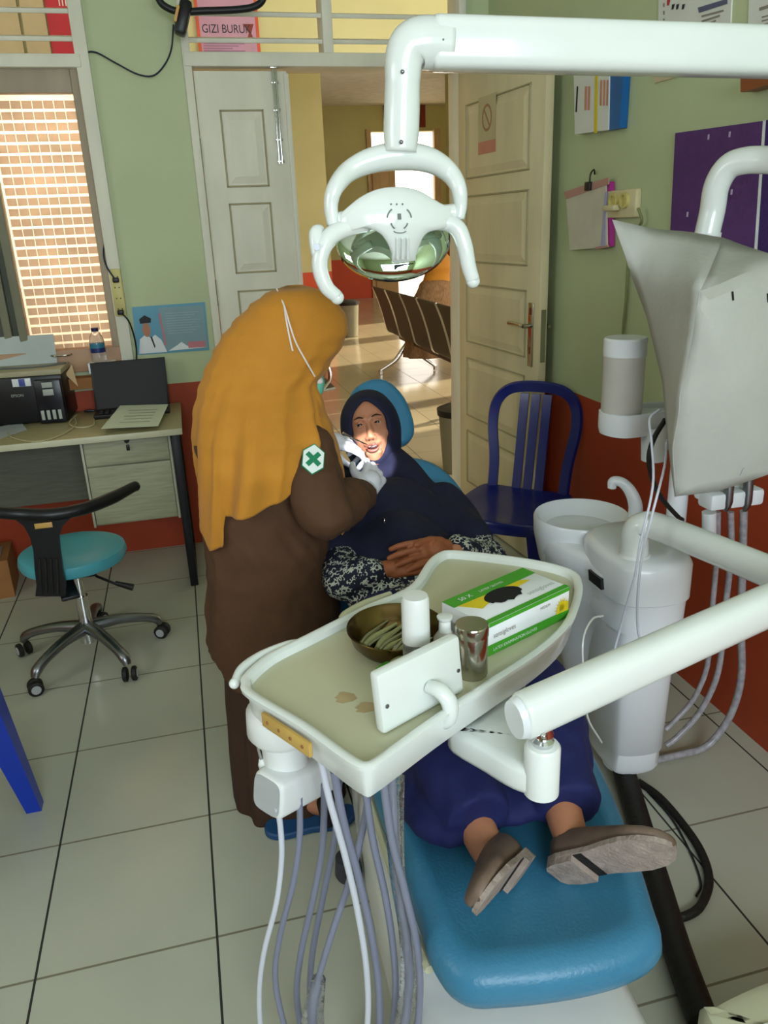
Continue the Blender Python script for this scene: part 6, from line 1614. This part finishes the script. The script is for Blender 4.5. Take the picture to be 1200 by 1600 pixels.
for sh_, el2 in ((shl, ell_), (shr, elr_)): b.capsule(sh_ + Vector((0, 0, 0.01)), sh_ + (el2 - sh_) * 0.6 + Vector((0, 0, 0.01)), 0.078, 0.075)
bmtmp = b
dr1 = b.build('hijab_drape', M['navy'], pa, voxel=0.008, sm=8, angle=180)
hemf = lambda x: 1.80 + 1.9 * (x - 0.49) ** 2
bm = bmesh.new(); bm.from_mesh(dr1.data)
dl = []
for f in bm.faces:
    c = f.calc_center_median(); 
    if c.y < hemf(c.x): dl.append(f)
bmesh.ops.delete(bm, geom=dl, context='FACES')
for v in bm.verts:
    c = v.co
    w_ = max(0, min(1, (2.25 - c.y) / 0.35))
    v.co = v.co + v.normal * (0.009 * w_ * math.sin((c.x - 0.5) * 48 / (0.4 + 1.4 * w_) + 1.0) + 0.008 * noise.noise(Vector((c.x * 14, c.y * 5, c.z * 5))))
bm.to_mesh(dr1.data); bm.free()
for p in dr1.data.polygons: p.use_smooth = True
k_ = dr1.modifiers.new('k', 'SOLIDIFY'); k_.thickness = 0.003
b = MB(); p = on_surface([dr1], 601, 816, 0.002)
if p:
    m_ = MB(); m_.ell(p[0], (0.0035, 0.005, 0.010)); m_.build('brooch', M['chrome'], pa)
# blouse
b = MB()
b.ell(chest, (0.16, 0.18, 0.080), Matrix.Rotation(0.45, 3, 'X')); b.ell((0.505, 1.85, 0.60), (0.18, 0.17, 0.098), Matrix.Rotation(0.2, 3, 'X')); b.ell((0.505, 1.70, 0.57), (0.20, 0.17, 0.10)); b.ell((0.505, 1.58, 0.56), (0.20, 0.12, 0.09))
for sh_, el2, w2 in ((shl, ell_, at(578, 896, 1.80)), (shr, elr_, at(716, 862, 1.82))):
    b.capsule(sh_, el2, 0.066, 0.062); b.capsule(el2, w2, 0.060, 0.046)
def bfold(co, nr): return nr * (0.006 * noise.noise(co * 16) + 0.003 * noise.noise(co * 40))
b.build('blouse', M['blouse'], pa, voxel=0.007, sm=4, angle=180, displace=bfold)
# trousers
b = MB(); cuffs = []
for kn, an, hx, rc in ((knees[0], at(748, 1283, 1.06), 0.41, 0.062), (knees[1], at(892, 1262, 1.06), 0.61, 0.060)):
    b.capsule((hx, 1.70, 0.56), kn + Vector((0, 0, 0.0)), 0.105, 0.098); b.tube([kn, kn + (an - kn) * 0.5 + Vector((0, 0, 0.008)), an], [0.098, 0.088, rc], 20, 4)
b.ell((0.50, 1.66, 0.56), (0.2, 0.14, 0.1)); b.ell((0.505, 1.32, 0.50), (0.16, 0.14, 0.05)); b.ell((0.495, 1.17, 0.475), (0.11, 0.10, 0.035)); b.ell((0.37, 1.20, 0.475), (0.085, 0.15, 0.05))
def tfold(co, nr):
    w_ = max(0, min(1, (1.5 - co.y) / 0.3)); return nr * (0.009 * w_ * noise.noise(Vector((co.x * 16, co.y * 9, co.z * 12))) + 0.004 * noise.noise(co * 30))
b.build('trousers', M['royal'], pa, voxel=0.007, sm=4, angle=180, displace=tfold)
# shoes
def shoe(heel, toepx, L, ndir, parent):
    d = ray(*toepx); d.normalize(); o0 = Vector((0, 0, H)); oc = o0 - heel
    bq = oc.dot(d); cq = oc.length_squared - L * L; disc = max(0.0, bq * bq - cq); t_ = -bq - math.sqrt(disc)
    toe = o0 + d * t_
    X = (toe - heel).normalized(); N = (ndir - X * ndir.dot(X)).normalized(); Z = -N; Y_ = Z.cross(X)
    L = (toe - heel).length + 0.03
    O = heel - X * 0.03
    def P(a, b_, c): return O + X * a * L + Y_ * b_ + Z * c
    w_ = [(0.0, 0.018, 0.050), (0.03, 0.027, 0.056), (0.12, 0.033, 0.060), (0.28, 0.034, 0.058), (0.42, 0.035, 0.052), (0.55, 0.040, 0.044), (0.70, 0.043, 0.036), (0.84, 0.038, 0.030), (0.94, 0.026, 0.024), (0.985, 0.013, 0.018), (1.0, 0.004, 0.012)]
    up_ = MB(); rs = []
    for a, hw, hh_ in w_:
        ring = []
        for k in range(24):
            t2 = 2 * PI * k / 24; c, s_ = math.cos(t2), math.sin(t2)
            ring.append(P(a, hw * math.copysign(abs(c) ** 0.75, c), hh_ * (0.5 + 0.5 * math.copysign(abs(s_) ** 0.8, s_))))
        rs.append(ring)
    up_.rings(rs)
    s_o = up_.build('shoe', M['leather'], parent, angle=60)
    so = MB(); a_ = [P(a, hw * 1.06, 0) for a, hw, _ in w_]; c_ = [P(a, -hw * 1.06, 0) for a, hw, _ in w_][::-1]
    poly = a_ + c_
    so.prism([p + Z * 0.004 for p in poly], -Z * 0.009); so.build('sole', M['sole'], s_o, smooth=False)
    hb = MB(); aa = [(a, hw) for a, hw, _ in w_ if a <= 0.28]; poly = [P(a, hw * 1.04, -0.004) for a, hw in aa] + [P(a, -hw * 1.04, -0.004) for a, hw in aa][::-1]
    hb.prism(poly, -Z * 0.013); hb.build('shoe_heel', M['sole'], s_o, smooth=False)
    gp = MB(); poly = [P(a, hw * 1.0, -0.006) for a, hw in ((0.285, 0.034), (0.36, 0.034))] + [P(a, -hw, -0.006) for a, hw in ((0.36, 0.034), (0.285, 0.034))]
    gp.prism(poly, -Z * 0.001); gp.build('heel_gap_dark', M['rubber'], s_o, smooth=False)  # shaded gap ahead of the heel, put in as a flat dark strip
    return s_o, O, X, Y_, Z
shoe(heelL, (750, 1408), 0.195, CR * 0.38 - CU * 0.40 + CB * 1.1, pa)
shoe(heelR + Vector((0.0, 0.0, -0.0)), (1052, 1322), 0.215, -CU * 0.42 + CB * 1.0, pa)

# ---- clinician
nu = thing('person', 'masked woman in mustard hijab and brown tunic leaning over the patient', 'person', (0.15, 1.87, 0))
hk = at(452, 530, 2.0)
b = MB(); b.ell(hk, (0.078, 0.08, 0.10)); fc = at(478, 575, 2.02); b.ell(fc, (0.055, 0.06, 0.055)); b.capsule(hk - Vector((0.02, 0, 0.05)), at(425, 660, 2.0), 0.05, 0.06)
b.ell(at(415, 740, 2.0), (0.13, 0.11, 0.17)); b.ell(at(415, 880, 1.97), (0.13, 0.11, 0.15)); b.ell(at(420, 950, 1.95), (0.14, 0.12, 0.13))
fN, fF = atz(475, 1300, 0.03), Vector((0.20, 1.93, 0.03))
b.capsule(at(420, 960, 1.93), (0.14, 1.86, 0.32), 0.075, 0.048); b.capsule((0.14, 1.86, 0.32), (0.125, 1.785, 0.08), 0.046, 0.032); b.capsule((0.125, 1.775, 0.05), (0.215, 1.725, 0.035), 0.03, 0.024)
b.capsule(at(425, 960, 1.99), (0.15, 1.93, 0.30), 0.08, 0.055); b.capsule((0.15, 1.93, 0.30), (0.16, 1.93, 0.07), 0.05, 0.033); b.capsule((0.16, 1.93, 0.05), (0.26, 1.93, 0.035), 0.03, 0.024)
S1, E1, W1 = at(478, 712, 1.90), at(510, 804, 1.80), at(573, 768, 2.07)
S2, E2, W2 = Vector((0.28, 2.14, 0.99)), Vector((0.33, 2.28, 0.90)), at(508, 683, 2.30)
b.capsule(S1, E1, 0.045, 0.036); b.capsule(E1, W1, 0.034, 0.024); b.capsule(S2, E2, 0.045, 0.036); b.capsule(E2, W2, 0.034, 0.024)
nbody = b.build('body', M['skin'], nu, voxel=0.007, sm=4, angle=180)
for q, (c, m__) in enumerate((((0.170, 1.715), 'labelb'), ((0.215, 1.93), 'labelb'))):
    b = MB(); sl_ = plan([(c[0] - 0.12, c[1] - 0.02), (c[0] - 0.08, c[1] - 0.042), (c[0], c[1] - 0.038), (c[0] + 0.08, c[1] - 0.048), (c[0] + 0.125, c[1] - 0.01), (c[0] + 0.11, c[1] + 0.03), (c[0], c[1] + 0.038), (c[0] - 0.08, c[1] + 0.04), (c[0] - 0.12, c[1] + 0.02)])
    solid_outline(b, sl_, [(0.004, 0.0), (0, 0.004), (0, 0.016), (0.004, 0.02)]); so_ = b.build('sandal', mat('blue_sandal', '1C4A78', 0.5), nu)
    MB().tube([(c[0] + 0.04, c[1] - 0.042, 0.015), (c[0] + 0.035, c[1] - 0.022, 0.055), (c[0] + 0.035, c[1] + 0.02, 0.055), (c[0] + 0.04, c[1] + 0.038, 0.015)], [0.009] * 4, sx=1.6).build('strap', M['rubber'], so_)
# tunic with sleeves
b = MB()
tl = [(600, 345, 480, 2.0, .085), (640, 318, 502, 2.0, .11), (690, 302, 512, 2.0, .13), (740, 306, 516, 1.99, .145), (800, 314, 512, 1.98, .145), (850, 316, 513, 1.97, .145), (900, 319, 520, 1.96, .15), (950, 317, 528, 1.95, .155), (1000, 316, 534, 1.94, .16), (1040, 316, 538, 1.93, .165)]
hm = [(-180, 1000), (-150, 1008), (-125, 1035), (-90, 1048), (0, 1040), (90, 1030), (180, 1000)]
def tf_(th, v, z): return 0.018 * v * math.sin(math.radians(th) * 5 + 1) + 0.010 * v * math.sin(math.radians(th) * 11) + 0.02 * noise.noise(Vector((th / 40, z * 5, 0)))
_, rs_ = drape(b, tl, hm, fold=tf_, nv=40)
for rg, rev in ((rs_[0], True), (rs_[-1], False)):
    c = sum(rg, Vector()) / len(rg); cv = b.bm.verts.new(c); vs = [b.bm.verts.new(p) for p in rg]
    for i in range(len(vs)): b.bm.faces.new((vs[i], vs[(i + 1) % len(vs)], cv))
bmesh.ops.remove_doubles(b.bm, verts=b.bm.verts, dist=0.0002)
b.capsule(at(440, 690, 1.95), S1, 0.085, 0.082); b.capsule(S1, at(492, 765, 1.84), 0.082, 0.080); b.capsule(at(492, 765, 1.84), E1, 0.080, 0.074); b.capsule(E1, E1 + (W1 - E1) * 0.5, 0.074, 0.062); b.tube([E1 + (W1 - E1) * 0.5, E1 + (W1 - E1) * 0.88], [0.062, 0.047], 20, 0)
b.capsule(S2, E2, 0.07, 0.06); b.tube([E2, E2 + (W2 - E2) * 0.85], [0.058, 0.045], 20, 0)
def tun(co, nr):
    return nr * (0.015 * noise.noise(Vector((co.x * 7 + co.z * 6, co.y * 7, co.z * 9 - co.x * 5))) - 0.006 * abs(noise.noise(Vector((co.x * 22 + co.z * 12, co.y * 12, co.z * 4)))) + 0.0035 * noise.noise(co * 28))
tunic = b.build('tunic', M['brown'], nu, voxel=0.008, sm=4, angle=180, displace=tun)
# skirt
b = MB()
sl2 = [(930, 340, 515, 1.94, .12), (1000, 346, 532, 1.92, .13), (1100, 353, 533, 1.90, .135), (1180, 360, 536, 1.88, .14), (1262, 370, 545, 1.86, .15)]
drape(b, sl2, [(-180, 1235), (-150, 1262), (-90, 1262), (-20, 1258), (90, 1235), (180, 1235)], fold=lambda th, v, z: 0.05 * v * math.sin(math.radians(th) * 8 + 0.7) + 0.03 * v * math.sin(math.radians(th) * 13), nv=30)
sk = b.build('skirt', M['brownd'], nu, angle=180); k_ = sk.modifiers.new('k', 'SOLIDIFY'); k_.thickness = 0.003
# hijab
b = MB()
hl = [(446, 446, 474, 2.0, .02), (449, 430, 490, 2.0, .05), (458, 412, 510, 2.0, .075), (475, 388, 527, 2.0, .092), (500, 362, 541, 2.0, .102), (522, 344, 544, 2.0, .106), (545, 331, 535, 2.0, .108), (575, 317, 515, 2.0, .115), (603, 308, 497, 2.0, .13), (640, 301, 508, 1.99, .155), (680, 299, 523, 1.98, .180), (720, 302, 530, 1.97, .192), (760, 306, 536, 1.97, .19), (860, 322, 540, 1.97, .18)]
hh2 = [(-180, 795), (-168, 812), (-158, 832), (-143, 822), (-138, 775), (-115, 768), (-90, 752), (-66, 728), (-46, 705), (-32, 688), (-20, 770), (-6, 862), (10, 845), (60, 790), (120, 780), (180, 795)]
def hf_(th, v, z):
    a = math.radians(th); w_ = max(0, (v - 0.18) / 0.82)
    n1 = noise.noise(Vector((a * 1.7 + v * 1.6, v * 0.8, 4.2)))
    r1 = 1 - 2 * abs(math.sin(a * 3.5 + 1.1 + 2.6 * v + 1.5 * n1)); r2 = 1 - 2 * abs(math.sin(a * 6.5 + 0.4 + 3.4 * v + 2.0 * n1))
    return w_ * (0.085 * r1 * min(1, w_ * 2) + 0.038 * r2 + 0.05 * n1) + 0.014 * noise.noise(Vector((a * 5, v * 5, 1)))
drape(b, hl, hh2, fold=hf_, nth=180, nv=70)
hij = b.build('hijab', M['mustard'], nu, angle=180)
k_ = hij.modifiers.new('k', 'SOLIDIFY'); k_.thickness = 0.003
# mask and straps
MB().ell(at(493, 602, 2.0), (0.022, 0.05, 0.036), Matrix.Rotation(0.3, 3, 'Y')).build('face_mask', M['maskg'], nu)
MB().ell(at(494, 592, 1.995), (0.018, 0.045, 0.014), Matrix.Rotation(0.4, 3, 'Y')).build('mask_edge', M['maskw'], nu)
for pts in (((433, 453), (444, 478), (452, 505), (462, 535), (478, 565), (491, 588)), ((444, 478), (449, 510), (455, 540), (457, 548))):
    P = []
    for q in pts:
        h_ = on_surface([hij], q[0], q[1], 0.0025)
        if h_: P.append(h_[0])
    if len(P) > 2: MB().tube(P, 0.0022, seg=8).build('mask_strap', M['maskw'], nu)
# sleeve patch
h_ = on_surface([tunic, hij], 489, 719, 0.0)
if h_:
    c, nn, _ = h_; nn = (nn + CB * 1.2).normalized()
    vv = (CU + CR * 0.10); vv = (vv - nn * vv.dot(nn)).normalized(); uu = vv.cross(nn)
    def PP(x, y, l): return c + uu * x + vv * y + nn * (0.006 + l)
    hexp = [(0.0 + 0.031 * math.sin(k * PI / 3) * 0.92, 0.037 * math.cos(k * PI / 3)) for k in range(6)]
    pt_ = MB().prism([PP(x * 1.08, y * 1.08, -0.004) for x, y in hexp], nn * 0.006).build('sleeve_patch', M['patchg'], nu, smooth=False)
    MB().prism([PP(x, y, 0.002) for x, y in hexp], nn * 0.001).build('patch_field', M['patchw'], pt_, smooth=False)
    m_ = MB()
    for rot_ in (0.25, 0.25 + PI / 2):
        ca, sa = math.cos(rot_ + PI / 4 * 0 + 0.6), math.sin(rot_ + 0.6)
        pts = [(-0.021, -0.006), (0.021, -0.006), (0.021, 0.006), (-0.021, 0.006)]
        m_.prism([PP(x * ca - y * sa, x * sa + y * ca, 0.003 + 0.0004 * (rot_ > 1)) for x, y in pts], nn * 0.0006)
    m_.build('green_cross', M['patchg'], pt_, smooth=False)
# gloved hands
b = MB()
hand(b, W1, at(592, 728, 2.17) - W1, CB * 1.0 + CR * 0.35, thumb=1, curl=(0.85, 0.95, 1.0, 1.0), s=1.08, spread=0.03)
b.capsule(W1 - (W1 - E1).normalized() * 0.06, W1, 0.033, 0.030)
b.build('gloved_hand', M['glove'], nu, voxel=0.0032, sm=2, angle=180)
b = MB()
tips, th_ = hand(b, W2 + Vector((-0.01, 0, 0)), at(552, 692, 2.31) - W2 + Vector((0, -0.02, 0)), CU * 0.9 + CB * 0.6, thumb=-1, curl=(0.45, 0.7, 0.8, 0.85), s=1.0, spread=0.03)
b.capsule(W2 - Vector((0.06, 0.02, -0.01)), W2, 0.034, 0.030)
b.build('gloved_hand', M['glove'], nu, voxel=0.0032, sm=2, angle=180)
t = thing('dental_mirror', 'slim steel dental instrument held at the open mouth of the patient', 'dental instrument', at(560, 690, 2.27))
MB().tube([at(536, 676, 2.26), at(552, 685, 2.265), at(572, 694, 2.28)], [0.0035, 0.003, 0.0018], seg=8).build('handle', M['steel'], t)
MB().tube([at(572, 694, 2.28), at(577, 695, 2.30), at(582, 694, 2.315)], [0.0018, 0.0012, 0.0008], seg=8).build('working_tip', M['chrome'], t)

# ---- person waiting in hall
hp = thing('person', 'person in mustard hijab and brown shawl seated on the hall bench with back turned', 'person', at(683, 560, 8.1))
Yp = 8.1
b = MB(); b.ell(at(684, 412, Yp), (0.10, 0.11, 0.13)); b.capsule(at(684, 430, Yp), at(684, 455, Yp), 0.06, 0.09); b.ell(at(683, 500, Yp), (0.19, 0.16, 0.30)); b.capsule(at(683, 540, Yp), at(700, 545, Yp - 0.05) + Vector((0.3, 0, 0)), 0.09, 0.07); b.capsule(at(700, 545, Yp - 0.05) + Vector((0.3, 0, 0)), at(700, 545, Yp) + Vector((0.3, 0, -0.40)), 0.06, 0.05)
b.build('body', M['skind'], hp, voxel=0.012, sm=3, angle=180)
b = MB(); drape(b, [(392, 679, 687, Yp, .03), (395, 668, 697, Yp, .09), (405, 661, 704, Yp, .14), (418, 660, 706, Yp, .15), (428, 664, 702, Yp, .12), (436, 662, 702, Yp, .13), (450, 655, 703, Yp, .16), (480, 672, 694, Yp - .03, .17)], [(-180, 452), (-90, 482), (0, 455), (90, 460), (180, 452)], nth=60, nv=24)
hj = b.build('hijab', M['mustard'], hp, angle=180); k_ = hj.modifiers.new('k', 'SOLIDIFY'); k_.thickness = 0.004
b = MB(); drape(b, [(434, 665, 699, Yp, .12), (445, 655, 704, Yp, .16), (470, 646, 706, Yp, .19), (500, 637, 710, Yp, .21), (580, 632, 716, Yp, .22)], [(-180, 575), (0, 575), (180, 575)], nth=60, nv=24, fold=lambda th, v, z: 0.07 * v * math.sin(math.radians(th) * 9))
sw = b.build('shawl', M['shawl'], hp, angle=180); k_ = sw.modifiers.new('k', 'SOLIDIFY'); k_.thickness = 0.004
b = MB(); b.box(at(702, 505, Yp - 0.2) , (0.26, 0.14, 0.22), bev=0.04); o = tag(b.build('black_bag', M['black']), 'black bag lying beside the person on the hall bench', 'bag')
